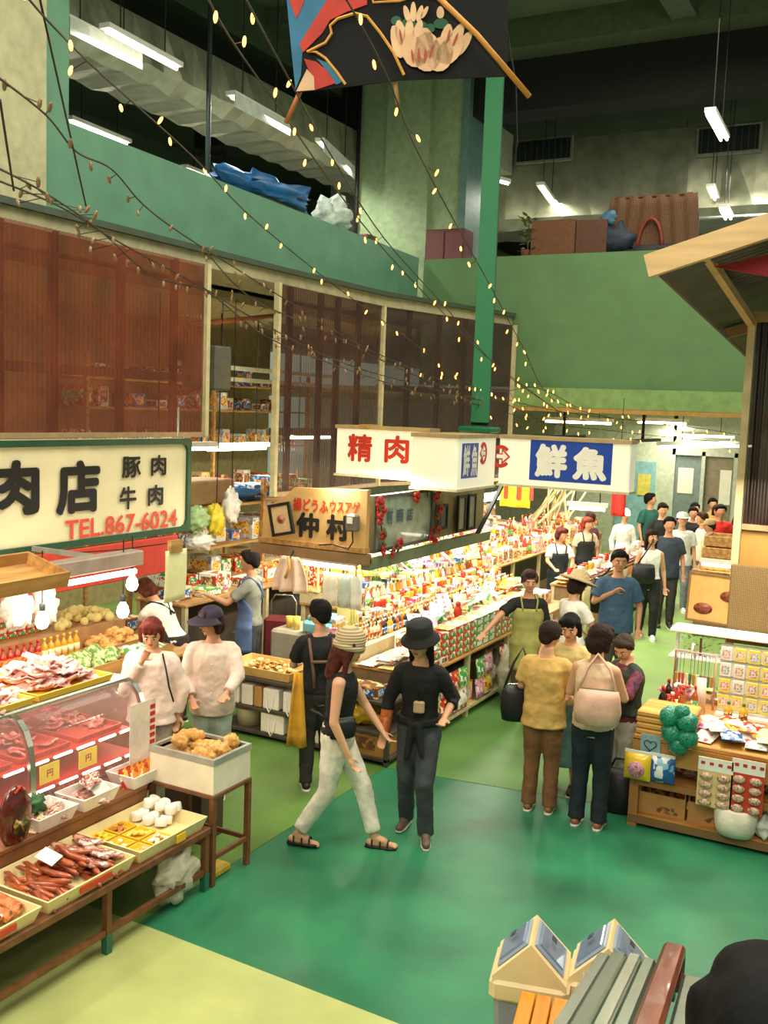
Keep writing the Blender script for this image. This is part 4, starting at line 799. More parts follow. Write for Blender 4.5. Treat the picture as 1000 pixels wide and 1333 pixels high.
# ================================================================ goods: small builders, copies share meshes
PR = [('red and white', 'c92f24', 'f3ece0', 'e8b83a'), ('yellow and red', 'edc53a', 'd2442a', 'f5ead0'), ('blue and white', '2f5fa8', 'f0f0ec', '8fc0dc'), ('green and white', '4b9a52', 'f2efe0', 'c8d86a'),
      ('pink and white', 'e6a0b4', 'f6ece8', 'b04a80'), ('orange', 'e08a2e', 'f3dca8', 'b8451e'), ('white', 'f3efe4', 'dcd4c4', 'c93a2c'), ('pale yellow', 'f0e0a0', 'e8c860', 'f8f2e0'), ('silver', 'c9ccc6', 'f2f2ee', '8f9aa0'), ('brown', '7c4a28', 'c99a5c', 'e8d6a8')]
def pm(i, sc=26): n, a, b_, c = PR[i]; return mat(a, .4, kind='print', h2=b_, h3=c, scale=sc)
BODY = [('dark soy', '2c150e'), ('amber', 'a8581c'), ('golden', 'e2a628'), ('pale green', '9fbf6a'), ('white', 'f0ebde'), ('red', 'b93022'), ('cloudy', 'd9d2b8')]
CAPC = [('red', 'c8281e'), ('yellow', 'ecc432'), ('white', 'f4f2ea'), ('green', '2c8a4a')]
KM = {}
def cached(key, fn):
    if key not in KM: KM[key] = fn()
    return KM[key]
def place(parts, name, cat, label, group, loc, rz=0, tilt=0, sc=1.):
    root = None
    for i, (nm, me) in enumerate(parts):
        o = link(nm if i else name, me, root)
        if not i: root = o; o.location = loc; o.rotation_euler = (tilt, 0, rz); o.scale = (sc, sc, sc)
    tag(root, label, cat, group); return root
def bottle(loc, bi, ci, h=.24, r=.034, where='', rz=0, tilt=0):
    def f():
        b = M().lathe([(r*.92, 0), (r, .006), (r, h*.55), (r*.8, h*.68), (r*.36, h*.78), (r*.33, h*.90)], 10).mesh('bottle', mat(BODY[bi][1], .15, amt=.05, coat=.5))
        c = M().lathe([(r*.42, h*.88), (r*.42, h), (0, h)], 8).mesh('cap', mat(CAPC[ci][1], .4)); l = M().lathe([(r*1.03, h*.14), (r*1.03, h*.48)], 10).mesh('label', pm((bi*3+ci) % len(PR), 40)); return [('bottle', b), ('cap', c), ('label', l)]
    k = ('b', bi, ci, round(h, 2), round(r, 3)); return place(cached(k, f), 'bottle', 'bottle', '%s bottle with %s cap %s' % (BODY[bi][0], CAPC[ci][0], where), 'bottles '+where, loc, rz, tilt)
def jar(loc, bi, ci, h=.12, r=.04, where=''):
    def f():
        b = M().lathe([(r*.9, 0), (r, .008), (r, h*.72), (r*.8, h*.82)], 10).mesh('jar', mat(BODY[bi][1], .15, amt=.2, coat=.5, scale=40)); c = M().lathe([(r*.86, h*.8), (r*.86, h), (0, h)], 10).mesh('lid', mat(CAPC[ci][1], .4)); return [('jar', b), ('lid', c)]
    return place(cached(('j', bi, ci, round(h, 2), round(r, 3)), f), 'jar', 'jar', 'short %s jar with %s lid %s' % (BODY[bi][0], CAPC[ci][0], where), 'jars '+where, loc, uni(0, 3))
def carton(loc, pi_, sx, sy, sz, where='', rz=0, word='box', tilt=0):
    def f():
        b = M().rbox(-sx/2, -sy/2, 0, sx/2, sy/2, sz, .004).mesh(word, pm(pi_, 18)); l = M().box(-sx*.36, -sy/2-.0015, sz*.2, sx*.36, -sy/2, sz*.8).box(sx/2, -sy*.36, sz*.2, sx/2+.0015, sy*.36, sz*.8).mesh('print_panel', pm((pi_+3) % len(PR), 50)); return [(word, b), ('print_panel', l)]
    return place(cached(('c', pi_, round(sx, 2), round(sy, 2), round(sz, 2), word), f), word, word, '%s %s %s' % (PR[pi_][0], word, where), word+('es ' if word[-1] == 'x' else 's ')+where, loc, rz, tilt)
def packet(loc, pi_, sx=.16, sy=.22, t=.05, where='', rz=0, tilt=0, word='packet', sc=30):
    def f():
        def s_(sg): return lambda u, v: ((u-.5)*sx, (v-.5)*sy, t/2+sg*t/2*(max(0, sin(pi*u)*sin(pi*v)))**.45*(1+.12*sin(9*u+5*v)))
        m = M(); m.sheet(s_(1), 8, 8); q = M(); q.sheet(s_(-1), 8, 8); m.add(q.v, [f_[::-1] for f_ in q.f], 0, True)
        m.box(-sx/2, sy/2-.004, t/2-.002, sx/2, sy/2+.012, t/2+.002).box(-sx/2, -sy/2-.012, t/2-.002, sx/2, -sy/2+.004, t/2+.002); return [(word, m.mesh(word, pm(pi_, sc)))]
    return place(cached(('p', pi_, round(sx, 2), round(sy, 2), round(t, 2), word, sc), f), word, 'packet', '%s %s %s' % (PR[pi_][0], word, where), word+'s '+where, loc, rz, tilt)
def tray(label, x0, y0, x1, y1, z, h=.07, mt=None, name='tray', cat='tray', group=None, slope=.03, lip=.012):
    cx, cy = (x0+x1)/2, (y0+y1)/2; a, b = (x1-x0)/2, (y1-y0)/2; s_ = slope; m = M()
    o = [(-a, -b), (a, -b), (a, b), (-a, b)]; ib = [(-a+s_, -b+s_), (a-s_, -b+s_), (a-s_, b-s_), (-a+s_, b-s_)]; l = lip; io = [(-a+l, -b+l), (a-l, -b+l), (a-l, b-l), (-a+l, b-l)]; ii = [(-a+s_+l, -b+s_+l), (a-s_-l, -b+s_+l), (a-s_-l, b-s_-l), (-a+s_+l, b-s_-l)]
    vs = [(x, y, 0) for x, y in ib]+[(x, y, h) for x, y in o]+[(x, y, h) for x, y in io]+[(x, y, .008) for x, y in ii]; fs = [(3, 2, 1, 0), (12, 13, 14, 15)]
    for k in range(4):
        n = (k+1) % 4
        for q in (0, 4, 8): fs.append((q+k, q+n, q+4+n, q+4+k))
    m.add(vs, fs); return solo(name, m, mt or m_white, label, cat, (cx, cy, z), 0, group)
def heap(name, cat, lab, grp, n, x0, y0, x1, y1, z, meshes, rise=.05, rxy=True, lie=None, sc=(.85, 1.15)):
    for i in range(n):
        u, v = uni(-1, 1), uni(-1, 1); o = link(name, pick(meshes), None, ((x0+x1)/2+u*(x1-x0)/2, (y0+y1)/2+v*(y1-y0)/2, z+rise*(1-max(abs(u), abs(v))**2)*rnd()), lie() if lie else (uni(-.3, .3), uni(-.3, .3), uni(0, 6.28)))
        k = uni(*sc); o.scale = (k, k, k); tag(o, lab, cat, grp)
m_meatA = mat('e8a49c', .35, kind='blotch', h2='f2cdc4', h3='d4706a', scale=30, coat=.3); m_meatB = mat('c0483c', .3, kind='blotch', h2='e07a6a', h3='f0c0b4', scale=26, coat=.4)
m_saus = mat('a8502c', .3, amt=.3, scale=20, coat=.6); m_gold2 = mat('c98a3c', .5, kind='blotch', h2='e3b468', h3='a8642a', scale=18, bump=.3)
m_ylw = mat('f0c02c', .4, amt=.04); m_trayc = mat('ecd9a0', .45, amt=.05)
slice_ = []
for k in range(3):
    slice_.append(M().sheet(lambda u, v: ((u-.5)*.17, (v-.5)*.085*(1+.2*sin(3*u+k)), .012*sin(6*u+k)+.008*sin(9*v+k)), 8, 4, .006).mesh('meat_slice', m_meatA))
# ---------------------------------------------------------------- meat stall
t = thing('sales_table', 'brown steel framed table in front of the meat case', 'table', (-3.9, 3.7, 0)); mb = mat('7a4c2c', .5, amt=.25, scale=12)
mk('table_top', M().rbox(-.74, -1.7, .38, 0, 1.38, .43, .006), mb, t)
for (x, y) in ((-.025, -1.6), (-.025, -.5), (-.025, .45), (-.025, 1.35), (-.70, -1.6), (-.70, .45), (-.70, 1.35)):
    l = mk('leg', M().box(x-.02, y-.02, .0, x+.02, y+.02, .38), mb, t); mk('foot_paint', M().box(x-.022, y-.022, 0, x+.022, y+.022, .12), mat('2c6a50', .5), l)
mk('rail', M().beam((-.025, -1.6, .14), (-.025, 1.35, .13), .03, .035), mb, t); mk('rail', M().beam((-.70, -1.6, .14), (-.70, 1.35, .13), .03, .035), mb, t)
t = thing('corner_stand', 'brown frame stand carrying the white foam box at the aisle corner', 'stand', (-3.9, 5.1, 0))
mk('stand_top', M().rbox(-.56, 0, .60, 0, .43, .63, .005), mb, t)
for (x, y) in ((-.02, .02), (-.02, .41), (-.54, .02), (-.54, .41)): mk('leg', M().box(x-.018, y-.018, 0, x+.018, y+.018, .60), mb, t)
mk('rail', M().box(-.03, .02, .18, -.005, .41, .21), mb, t); mk('rail', M().box(-.54, .40, .18, -.02, .42, .21), mb, t)
t = thing('refrigerated_case', 'curved glass refrigerated meat case with red lit inside', 'display case', (-4.8, 2.2, 0)); Lc = 3.05
def gl(u, v): a = v*pi/2; return (.02+.17*sin(a*1.0)*1.0, u, 1.24-.72*(v)-.0*v) if v < 1 else (.19, u, .52)
gp = [(.0, 1.245), (.07, 1.22), (.125, 1.16), (.165, 1.07), (.185, .95), (.19, .80), (.19, .60)]
mk('base', M().rbox(-.85, 0, .06, .12, Lc, .56, .01), mat('6f8a98', .35, .3, amt=.15), t); mk('plinth', M().box(-.83, .02, 0, .08, Lc-.02, .06), m_dark, t)
mk('back_panel', M().box(-.85, 0, .56, -.80, Lc, 1.22), mat('c22a20', .5), t); mk('inner_floor', M().box(-.80, .02, .56, .17, Lc-.02, .585), mat('d0271c', .4), t)
mk('front_band', M().rbox(.12, 0, .50, .205, Lc, .62, .01), m_steel, t); mk('top_slab', M().rbox(-.86, -.01, 1.225, .01, Lc+.01, 1.265, .01), m_steel, t)
mg = mat('e8c8c0', .06, amt=0, alpha=.12, coat=1.)
for (y0, y1) in ((.03, 1.0), (1.04, 2.0), (2.04, 3.02)):
    mk('glass', M().sheet(lambda u, v: (gp[int(round(v*6))][0], y0+(y1-y0)*u, gp[int(round(v*6))][1]), 4, 6, .004), mg, t)
for y in (0, 1.01, 2.01, Lc-.025):
    mk('arch_trim', M().loft([[(x-.015, y-.005, z-.01), (x+.012, y-.005, z+.01), (x+.012, y+.035, z+.01), (x-.015, y+.035, z-.01)] for x, z in gp], smooth=False), m_steel, t)
mk('end_panel', M().add([(-.8, Lc-.01, .56), (.17, Lc-.01, .56)]+[(x-.01, Lc-.01, z) for x, z in gp[::-1]]+[(-.8, Lc-.01, 1.22)]+[(-.8, Lc-.0, .56), (.17, Lc-.0, .56)]+[(x-.01, Lc-.0, z) for x, z in gp[::-1]]+[(-.8, Lc-.0, 1.22)], [tuple(range(10)), tuple(range(10, 20))[::-1]]), mg, t)
for z, x1 in ((.92, .08), (.76, .13)):
    s_ = mk('shelf', M().box(-.78, .04, z-.012, x1, Lc-.04, z), mat('d8352a', .35), t)
    for k in range(15): y = .1+k*.2; mk('shelf_light', M().tube([(x1+.005, y, z-.01), (x1+.005, y+.15, z-.01)], .009, 6), mat('fff2dc', .4, emit=5.), s_)
mk('case_light', M().tube([(-.10, .1, 1.205), (-.10, Lc-.1, 1.205)], .014, 8), mat('fff0e0', .4, emit=7.), t)
area('case_light', (-4.9, 3.7, 1.195), .08, 2.8, 5, (1, .72, .62))
red_ = [M().sheet(lambda u, v: ((u-.5)*.15, (v-.5)*.09, .012*sin(6*u+k)+.008*sin(9*v+k)), 6, 4, .008).mesh('meat_slice', m_meatB) for k in range(2)]
for k in range(6): 
    y0 = 2.35+k*.48
    tray('white tray of %s inside the glass case, %s' % (('red beef', 'marbled pork')[k % 2], ('far end', 'second from far end', 'third from far end', 'fourth from far end', 'fifth from far end', 'near end')[5-k]), -5.45, y0, -4.76, y0+.42, .92, .035, mat('c8483c', .4), slope=.01)
    heap('meat_slice', 'meat', 'sliced %s heaped in the case under the glass' % ('beef' if k % 2 else 'pork'), 'slices in the case '+('beef' if k % 2 else 'pork'), 11, -5.3, y0+.06, -4.86, y0+.36, .94, red_, .07)
bm_ = M().rbox(-.09, -.13, 0, .09, .13, .10, .03).mesh('meat_block', m_meatB)
for k in range(9): tag(link('meat_block', bm_, None, (uni(-4.95, -4.80), 2.5+k*.31, .587), (0, 0, uni(-.3, .3))), 'red meat block on the lowest deck of the glass case', 'meat', 'red blocks low in the case')
for y, lb in ((4.33, 'nearer'), (4.66, 'farther')):
    t = thing('price_card', '%s yellow price card inside the red glass case' % lb, 'card', (-4.665, y, .79)); mk('card', M().box(0, 0, 0, .006, .16, .12), mat('f2d838', .5, emit=.1), t)
    lettering('¥100' if 0 else '円', t, .05, .05, m_red, ((.006, .055, .035), (0, 1, 0), (0, 0, 1)), bold=.02, depth=.001)
# yellow trays with sliced pork on the case
for k, (y0, y1, lb) in enumerate(((2.9, 3.75, 'nearest'), (3.78, 4.42, 'middle'), (4.45, 5.12, 'farthest'))):
    tray(lb+' yellow tray of sliced pork on top of the meat case', -5.50, y0, -4.80, y1, 1.267, .045, m_ylw, slope=.015)
    if k == 0: continue
    heap('meat_slice', 'meat', 'pale pink pork slice heaped in the %s yellow tray' % lb, 'pork in the %s yellow tray' % lb, 70, -5.38, y0+.1, -4.90, y1-.08, 1.29, slice_, .17, sc=(.9, 1.3))
heap('meat_slice', 'meat', 'pale pink pork slice heaped in the nearest yellow tray', 'pork in the nearest yellow tray', 30, -5.38, 3.3, -4.90, 3.7, 1.29, slice_, .15, sc=(.9, 1.3))
# trays on the table
for (y0, y1, lb, mt) in ((2.35, 2.98, 'cream tray of roast pork slabs, cut by the lower left edge', m_trayc), (3.02, 3.64, 'cream tray of brown pork slabs at left', m_trayc), (3.68, 4.36, 'cream tray heaped with long brown sausages', m_trayc), (4.40, 5.04, 'cream tray with yellow trays of pickles and rolls', m_trayc)):
    o = tray(lb, -4.42, y0, -3.90, y1, .432, .085, mt)
    if y0 in (3.02, 3.68): mk('red_label', M().box(.249, -.1, .035, .262, .14, .07), mat('d0482a', .5), o)
slab = M().rbox(-.10, -.035, 0, .10, .035, .035, .012).mesh('pork_slab', mat('b5562c', .3, kind='blotch', h2='d98a4c', h3='7c3018', scale=24, coat=.7))
for r_ in range(2):
    for k in range(8):
        for y0 in (2.4, 3.07):
            tag(link('pork_slab', slab, None, (-4.29+r_*.20, y0+.03+k*.07, .47+.02*(k % 2)), (uni(.3, .6), uni(-.1, .1), uni(-.1, .1))), 'glossy brown roast pork slab in a cream tray', 'meat', 'roast pork slabs')
sa = []
for k in range(3): sa.append(M().tube([(-.11, 0, .0), (-.08, .004*k, .006), (0, .012*(k-1), .0), (.08, -.004, .004), (.115, 0, 0)], [.006, .016, .018, .016, .006], 8).mesh('sausage', m_saus))
heap('sausage', 'sausage', 'long brown sausage pack heaped in the middle cream tray', 'sausages in the tray', 75, -4.33, 3.76, -3.99, 4.30, .455, sa, .12, lie=lambda: (0, uni(-.25, .25), uni(-.5, .5)))
wrap = M().ell((0, 0, 0), (.115, .036, .022), 12, 8).mesh('wrapped_sausage', mat('d8a08c', .12, kind='blotch', h2='8a3420', h3='f4e8e0', scale=22, coat=1.))
for k in range(11): tag(link('wrapped_sausage', wrap, None, (-4.28+.2*(k % 2)+uni(-.02, .02), 4.12+.045*k/2, .50+.02*(k % 3)), (0, uni(-.1, .1), uni(-.3, .3))), 'film wrapped sausage pair on the cream tray', 'sausage', 'film wrapped sausages')
tag(mk('paper_note', M().box(-.06, -.05, 0, .06, .05, .003), m_white, None, (-4.18, 3.95, .60), (.2, .3, .2)), 'small white paper note lying on the brown sausages', 'note')
for k, (c_, lb) in enumerate((('f0d23c', 'yellow pickles'), ('f4ecd8', 'white dumplings'), ('e8c49a', 'tan fish cakes'), ('c87a34', 'brown glazed pieces'), ('f0d860', 'pale yellow slices'), ('f2e8d4', 'white cakes'))):
    x, y = -4.33+.16*(k % 3), 4.50+.19*(k//3); o = tray('small yellow tray of %s in the cream tray' % lb, x-.07, y-.085, x+.07, y+.085, .442, .03, m_ylw, slope=.01)
    heap('snack_piece', 'food', lb+' piled in a small yellow tray', lb, 9, x-.05, y-.06, x+.05, y+.06, .46, [cached(('sn', c_), lambda: M().ell((0, 0, 0), (.025, .018, .012), 8, 6).mesh('snack_piece', mat(c_, .4, amt=.15, coat=.4)))], .03)
rl = M().lathe([(.035, 0), (.04, .01), (.04, .05), (.034, .056), (.012, .05), (.012, .0)], 12).mesh('white_roll', mat('f6f0e6', .4, amt=.05, sub=.1))
for k in range(12): tag(link('white_roll', rl, None, (-4.34+.095*(k % 3)+uni(-.01, .01), 4.87+.05*(k//3), .45+.055*(k//6)), (uni(-.3, .3), uni(-.3, .3), 0)), 'white ring shaped roll at the far end of the cream tray', 'food', 'white ring rolls')
tag(mk('price_card', M().box(0, 0, 0, .006, .085, .05), m_ylw, None, (-3.893, 4.72, .455)), 'small yellow price card on the cream tray edge', 'card')
# ledge with baskets in front of the case
tag(mk('display_ledge', M().rbox(-.2, -1.5, 0, .13, 1.25, .03, .005).box(-.2, -1.5, -.16, -.17, 1.25, 0).box(.1, -1.5, -.16, .12, 1.25, 0), mat('8c5a34', .5), None, (-4.55, 3.8, .592)), 'narrow brown ledge between the glass case and the trays', 'ledge')
for (px, py, lb, kind) in ((68, 1072, 'white basket with green topped packs below the glass case', 0), (130, 1048, 'white basket of brown wrapped meats and a paper note', 1), (180, 1016, 'white basket of red packs at the case end', 2)):
    p = onZ(px, py, .63); x = max(-4.72, min(-4.52, p.x)); y = p.y
    o = tray(lb, x-.13, y-.16, x+.13, y+.16, .624, .09, mat('f3ece4', .35), 'basket', 'basket', slope=.03)
    if kind == 0:
        packet((x, y-.06, .64), 9, .13, .16, .08, 'in the basket with green tops', .2, .6); tag(link('green_garnish', blob(M(), (0, 0, 0), (.05, .05, .05), .4, 3, 14, 10, 4).mesh('green_garnish', mat('2f6a3a', .5, amt=.4, scale=40)), None, (x+.01, y-.07, .77)), 'dark green round garnish pack in the white basket', 'food')
        heap('wrapped_sausage', 'sausage', 'film wrapped brown meat in the green topped basket', 'wrapped meats in the green topped basket', 4, x-.05, y+.0, x+.05, y+.08, .68, [wrap], .04)
    elif kind == 1:
        heap('wrapped_sausage', 'sausage', 'film wrapped brown meat in the middle white basket', 'wrapped meats in the middle basket', 10, x-.05, y-.08, x+.05, y+.08, .66, [wrap], .16); tag(mk('paper_note', M().box(-.05, -.06, 0, .05, .06, .003), m_white, None, (x+.07, y+.02, .735), (.1, .5, 0)), 'white paper note in the middle basket', 'note')
    else:
        for k in range(3): packet((x, y-.1+.1*k, .64), 5 if k else 0, .12, .18, .035, 'standing in the basket at the case end', pi/2, 1.2)
p = onX(20, 1075, -4.45); t = thing('gift_pack', 'dark red vacuum pack with gold emblem left of the baskets', 'packet', (-4.45, p.y, .60)); mk('pack', M().ell((0, 0, .17), (.05, .12, .19), 16, 12), mat('5c1a16', .2, amt=.3, coat=.8, scale=20), t); mk('emblem', M().lathe([(0, 0), (.055, 0), (.06, .004)], 16), mat('a8862c', .3, kind='blotch', h2='2a3a1c', scale=30), t, (.048, 0, .13), (0, pi/2-.1, 0)); mk('ribbon', M().tube([(.03, -.03, .33), (.05, 0, .37), (.03, .03, .33)], .008, 5), m_red, t)
p = onX(178, 925, -4.58); t = thing('paper_poster', 'white paper with red letter strip on the case end', 'poster', (-4.57, p.y-.08, .72)); mk('sheet', M().box(0, 0, 0, .004, .26, .42), mat('efe0d0', .6), t)
for k in range(7): mk('red_mark', M().box(.004, .2, .05+.05*k, .006, .25, .08+.05*k), m_red, t)
# foam box with buns
t = thing('foam_box', 'white foam box with grey rim at the aisle corner', 'box', (-4.18, 5.31, .632)); a, b = .27, .205
mk('walls', M().box(-a, -b, 0, a, -b+.02, .22).box(-a, b-.02, 0, a, b, .22).box(-a, -b+.02, 0, -a+.02, b-.02, .22).box(a-.02, -b+.02, 0, a, b-.02, .22).box(-a+.02, -b+.02, 0, a-.02, b-.02, .10), mat('efe4cc', .6, amt=.05), t)
mk('rim', M().box(-a-.006, -b-.006, .2, a+.006, -b+.02, .24).box(-a-.006, b-.02, .2, a+.006, b+.006, .24).box(-a-.006, -b+.02, .2, -a+.02, b-.02, .24).box(a-.02, -b+.02, .2, a+.006, b-.02, .24), mat('b9bab0', .3, .4), t)
bun = blob(M(), (0, 0, 0), (.07, .055, .045), .2, 2, 14, 10, 2.5).mesh('fried_bun', m_gold2)
for k in range(17): tag(link('fried_bun', bun, None, (-4.18+uni(-.19, .19), 5.31+uni(-.13, .13), .775+.055*(k % 3)), (uni(-.6, .6), uni(-.6, .6), uni(0, 6))), 'golden brown fried chicken piece in the foam box', 'food', 'fried pieces in the foam box')
tray('yellow rimmed tray of pale sweets behind the foam box', -4.72, 5.56, -4.35, 5.85, .63, .06, m_ylw); tag(mk('tray_stand', M().box(-.17, -.13, 0, .17, .13, .62), mat('5c4a3a', .7), None, (-4.54, 5.70, 0)), 'dark box carrying the yellow rimmed tray', 'stand')
heap('snack_piece', 'food', 'pale sweet piled behind the foam box', 'pale sweets behind the foam box', 22, -4.67, 5.6, -4.40, 5.82, .65, [M().ell((0, 0, 0), (.03, .02, .018), 8, 6).mesh('snack_piece', mat('f0dcaa', .5, amt=.15))], .05)
def polybag(label, loc, r, c='e6dccb', cat='bag', seed=1, alpha=.8, amp=.3, hang=0):
    t = thing('plastic_bag', label, cat, loc); mk('sack', blob(M(), (0, 0, r[2]), r, amp, seed, 22, 16, 3.0, r[2]*.96), mat(c, .3, amt=.12, alpha=alpha, bump=.4, scale=14), t)
    for s_ in (-1, 1): mk('handle', M().tube([(s_*r[0]*.35, 0, r[2]*1.75), (s_*r[0]*.3, 0, r[2]*2.15), (s_*r[0]*.12, 0, r[2]*2.2), (s_*r[0]*.08, 0, r[2]*1.8)], .006, 5), mat(c, .4), t)
    if hang: mk('cord', M().tube([(0, 0, r[2]*2.1), (0, 0, hang)], .005, 4), m_dark, t)
    return t
polybag('white rubbish bag hanging under the end of the meat table', (-3.99, 4.82, .02), (.09, .17, .175), 'e6dcc4', seed=4)
solo('yellow_sponge', M().rbox(-.06, -.09, 0, .06, .09, .05, .01), mat('c9a83c', .8), 'yellow block on the floor by the table leg', 'sponge', (-4.02, 5.30, 0))
# canopy light, bulbs, hangings
t = thing('shop_light', 'long lit tube under a grey hood over the meat case', 'light', (-5.5, 4.6, 1.83)); mk('hood', M().rbox(-.09, -2.1, .05, .05, 1.55, .17, .01), mat('a8968a', .5), t); mk('tube', M().tube([(0, -2.0, 0), (0, 1.5, 0)], .022, 8), mat('fff0e4', .4, emit=12.), t)
mk('bracket', M().box(-.95, 1.3, .09, .0, 1.33, .13).box(-.95, -1.8, .09, .0, -1.77, .13), m_grey, t)
for (px, py, x, lb) in ((55, 806, -5.5, 'largest bare lit bulb over the meat counter'), (160, 793, -5.5, 'bare lit bulb above the green vegetables'), (172, 758, -5.6, 'bare lit bulb at the end of the long tube')):
    p = onX(px, py, x); t = thing('light_bulb', lb, 'light bulb', tuple(p)); mk('glass_bulb', M().lathe([(0, -.075), (.035, -.06), (.05, -.025), (.042, .02), (.022, .05), (.018, .065)], 14), m_hot, t); mk('socket', M().lathe([(.02, .06), (.022, .11), (.01, .12)], 10), m_dark, t); mk('cord', M().tube([(0, 0, .12), (0, 0, 2.1-p.z if p.z < 2 else .3)], .005, 4), m_dark, t); point('bulb_light', tuple(p-V((0, 0, .09))), 3, (1, .85, .6), .05)
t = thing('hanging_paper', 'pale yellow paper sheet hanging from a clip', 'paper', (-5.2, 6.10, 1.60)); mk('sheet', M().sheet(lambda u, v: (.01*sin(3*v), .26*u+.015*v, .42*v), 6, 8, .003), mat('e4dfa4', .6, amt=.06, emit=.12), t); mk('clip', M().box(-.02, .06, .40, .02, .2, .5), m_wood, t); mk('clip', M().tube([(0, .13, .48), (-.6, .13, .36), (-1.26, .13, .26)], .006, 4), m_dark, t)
tag(mk('wooden_crate', M().box(-.2, -.5, 0, .2, .5, .02).box(.18, -.5, .02, .2, .5, .1).box(-.2, -.5, .02, -.18, .5, .1).box(-.18, .48, .02, .18, .5, .1), m_wood, None, (-5.05, 4.25, 2.02), (0, .25, 0)), 'shallow wooden crate hanging at the upper left of the meat stall', 'crate')
polybag('white plastic bag roll hanging at the far left of the meat stall', (-6.0, 5.35, 1.42), (.10, .12, .15), 'f2e8e0', seed=8, hang=.47); polybag('second white bag hanging beside it, nearer the vegetables', (-6.0, 5.62, 1.40), (.09, .10, .16), 'f0e2d8', seed=11, hang=.49)
# vegetable and sauce counter behind the meat case
t = thing('display_counter', 'low counter of vegetables and sauces behind the meat case', 'counter', (-6.6, 6.3, 0)); mk('top', M().rbox(-.85, -1.2, .86, .75, 1.0, .9, .01), m_wood, t); mk('base', M().box(-.8, -1.15, 0, .68, .95, .86), mat('7c4a34', .6), t); mk('step', M().box(-.85, -1.2, .90, -.1, 1.0, 1.08), mat('b88a5c', .6), t)
W1 = 'on the counter behind the meat case'
for k in range(13):
    for j in range(4): carton((-6.98+j*.002, 5.15+k*.105, 1.082+j*.052), (0, 5, 0, 1)[j], .16, .095, .048, W1)
for k in range(14): bottle((-6.62, 5.6+k*.075, .90), (5, 5, 2, 2)[k//4], 0 if k < 8 else 1, .20, .032, W1)
for k in range(12): packet((-6.25+.02*(k % 2), 5.2+k*.085, .905+.015*(k % 3)), (6, 8, 6)[k % 3], .22, .12, .05, W1)
lf = bush; cab = blob(M(), (0, 0, 0), (.075, .075, .06), .25, 6, 16, 10, 3).mesh('cabbage', mat('5f8a3c', .5, kind='blotch', h2='c9d69a', h3='2f5a28', scale=20, bump=.3)); cbx = M().box(-.2, -.26, 0, .2, .26, .03).box(-.2, -.26, .03, -.19, .26, .1).box(.19, -.26, .03, .2, .26, .1).box(-.19, -.26, .03, .19, -.25, .1).box(-.19, .25, .03, .19, .26, .1)
solo('wooden_crate', cbx, m_wood, 'flat wooden crate of leafy greens beside the vegetables', 'crate', (-6.05, 6.18, .9)); solo('wooden_crate', cbx, m_wood, 'flat wooden crate of dark wrapped greens at the counter end', 'crate', (-6.05, 6.75, .9))
for k in range(16): tag(link('cabbage', cab, None, (-6.05+uni(-.13, .13), 6.18+uni(-.2, .2), .97+.05*rnd()), (rnd()*3, rnd()*3, 0)), 'leafy green vegetable head in the wooden crate', 'vegetable', 'green heads in the crate')
for k in range(9): packet((-6.05+uni(-.08, .08), 6.6+k*.04, .95+.02*rnd()), (3, 8)[k % 2], .12, .14, .06, 'in the dark greens crate', uni(0, 3))
heap('snack_piece', 'food', 'pale yellow fruit heaped above the green vegetables', 'pale yellow fruit', 40, -7.1, 6.55, -6.75, 7.25, 1.11, [M().ell((0, 0, 0), .045, 10, 8).mesh('snack_piece', mat('ecd98a', .4, amt=.1))], .12)
heap('ginger_root', 'vegetable', 'tan root heaped at the far end of the vegetable counter', 'tan roots', 26, -6.65, 6.75, -6.3, 7.25, .93, [bun], .12)
tag(mk('price_card', M().box(-.02, -.14, 0, .0, .14, .16), m_white, None, (-7.0, 6.45, 1.285)), 'white card standing among the sauces', 'card')

tag(mk('hook_rail', M().box(-6.02, 5.1, 1.87, -5.98, 5.95, 1.90), m_grey), 'thin rail holding the white bags at the far left of the meat stall', 'rail')
# ================================================================ bean curd stall shelf unit and the long goods counter
m_shelf = mat('4a4136', .6, amt=.2, scale=8); m_pale = mat('c9b98c', .6, amt=.15)
t = thing('shelf_rack', 'dark three level shelf at the front of the bean curd stall', 'shelf', (-5.88, 7.72, 0)); w = 1.9
for z in (.06, .29, .575): mk('shelf_board', M().rbox(0, 0, z-.02, w, .62, z+.015, .005), m_shelf, t)
for x in (.02, w*.5, w-.02):
    for y in (.02, .60): mk('leg', M().box(x-.02, y-.02, 0, x+.02, y+.02, .56), m_shelf, t)
tray('tan tray heaped with fried chips on the dark shelf', -5.84, 7.74, -5.06, 8.22, .592, .09, mat('dcb26a', .5, amt=.1))
ch = M().sheet(lambda u, v: ((u-.5)*.08, (v-.5)*.06, .012*sin(5*u)), 4, 3, .008).mesh('fried_chip', m_gold2)
heap('fried_chip', 'food', 'pale fried bean curd chip heaped in the tan tray', 'fried chips in the tan tray', 70, -5.74, 7.84, -5.16, 8.12, .63, [ch, cached(('ch2',), lambda: M().ell((0, 0, 0), (.035, .028, .018), 8, 6).mesh('fried_chip', mat('ecd9a0', .5, amt=.2, bump=.3)))], .09)
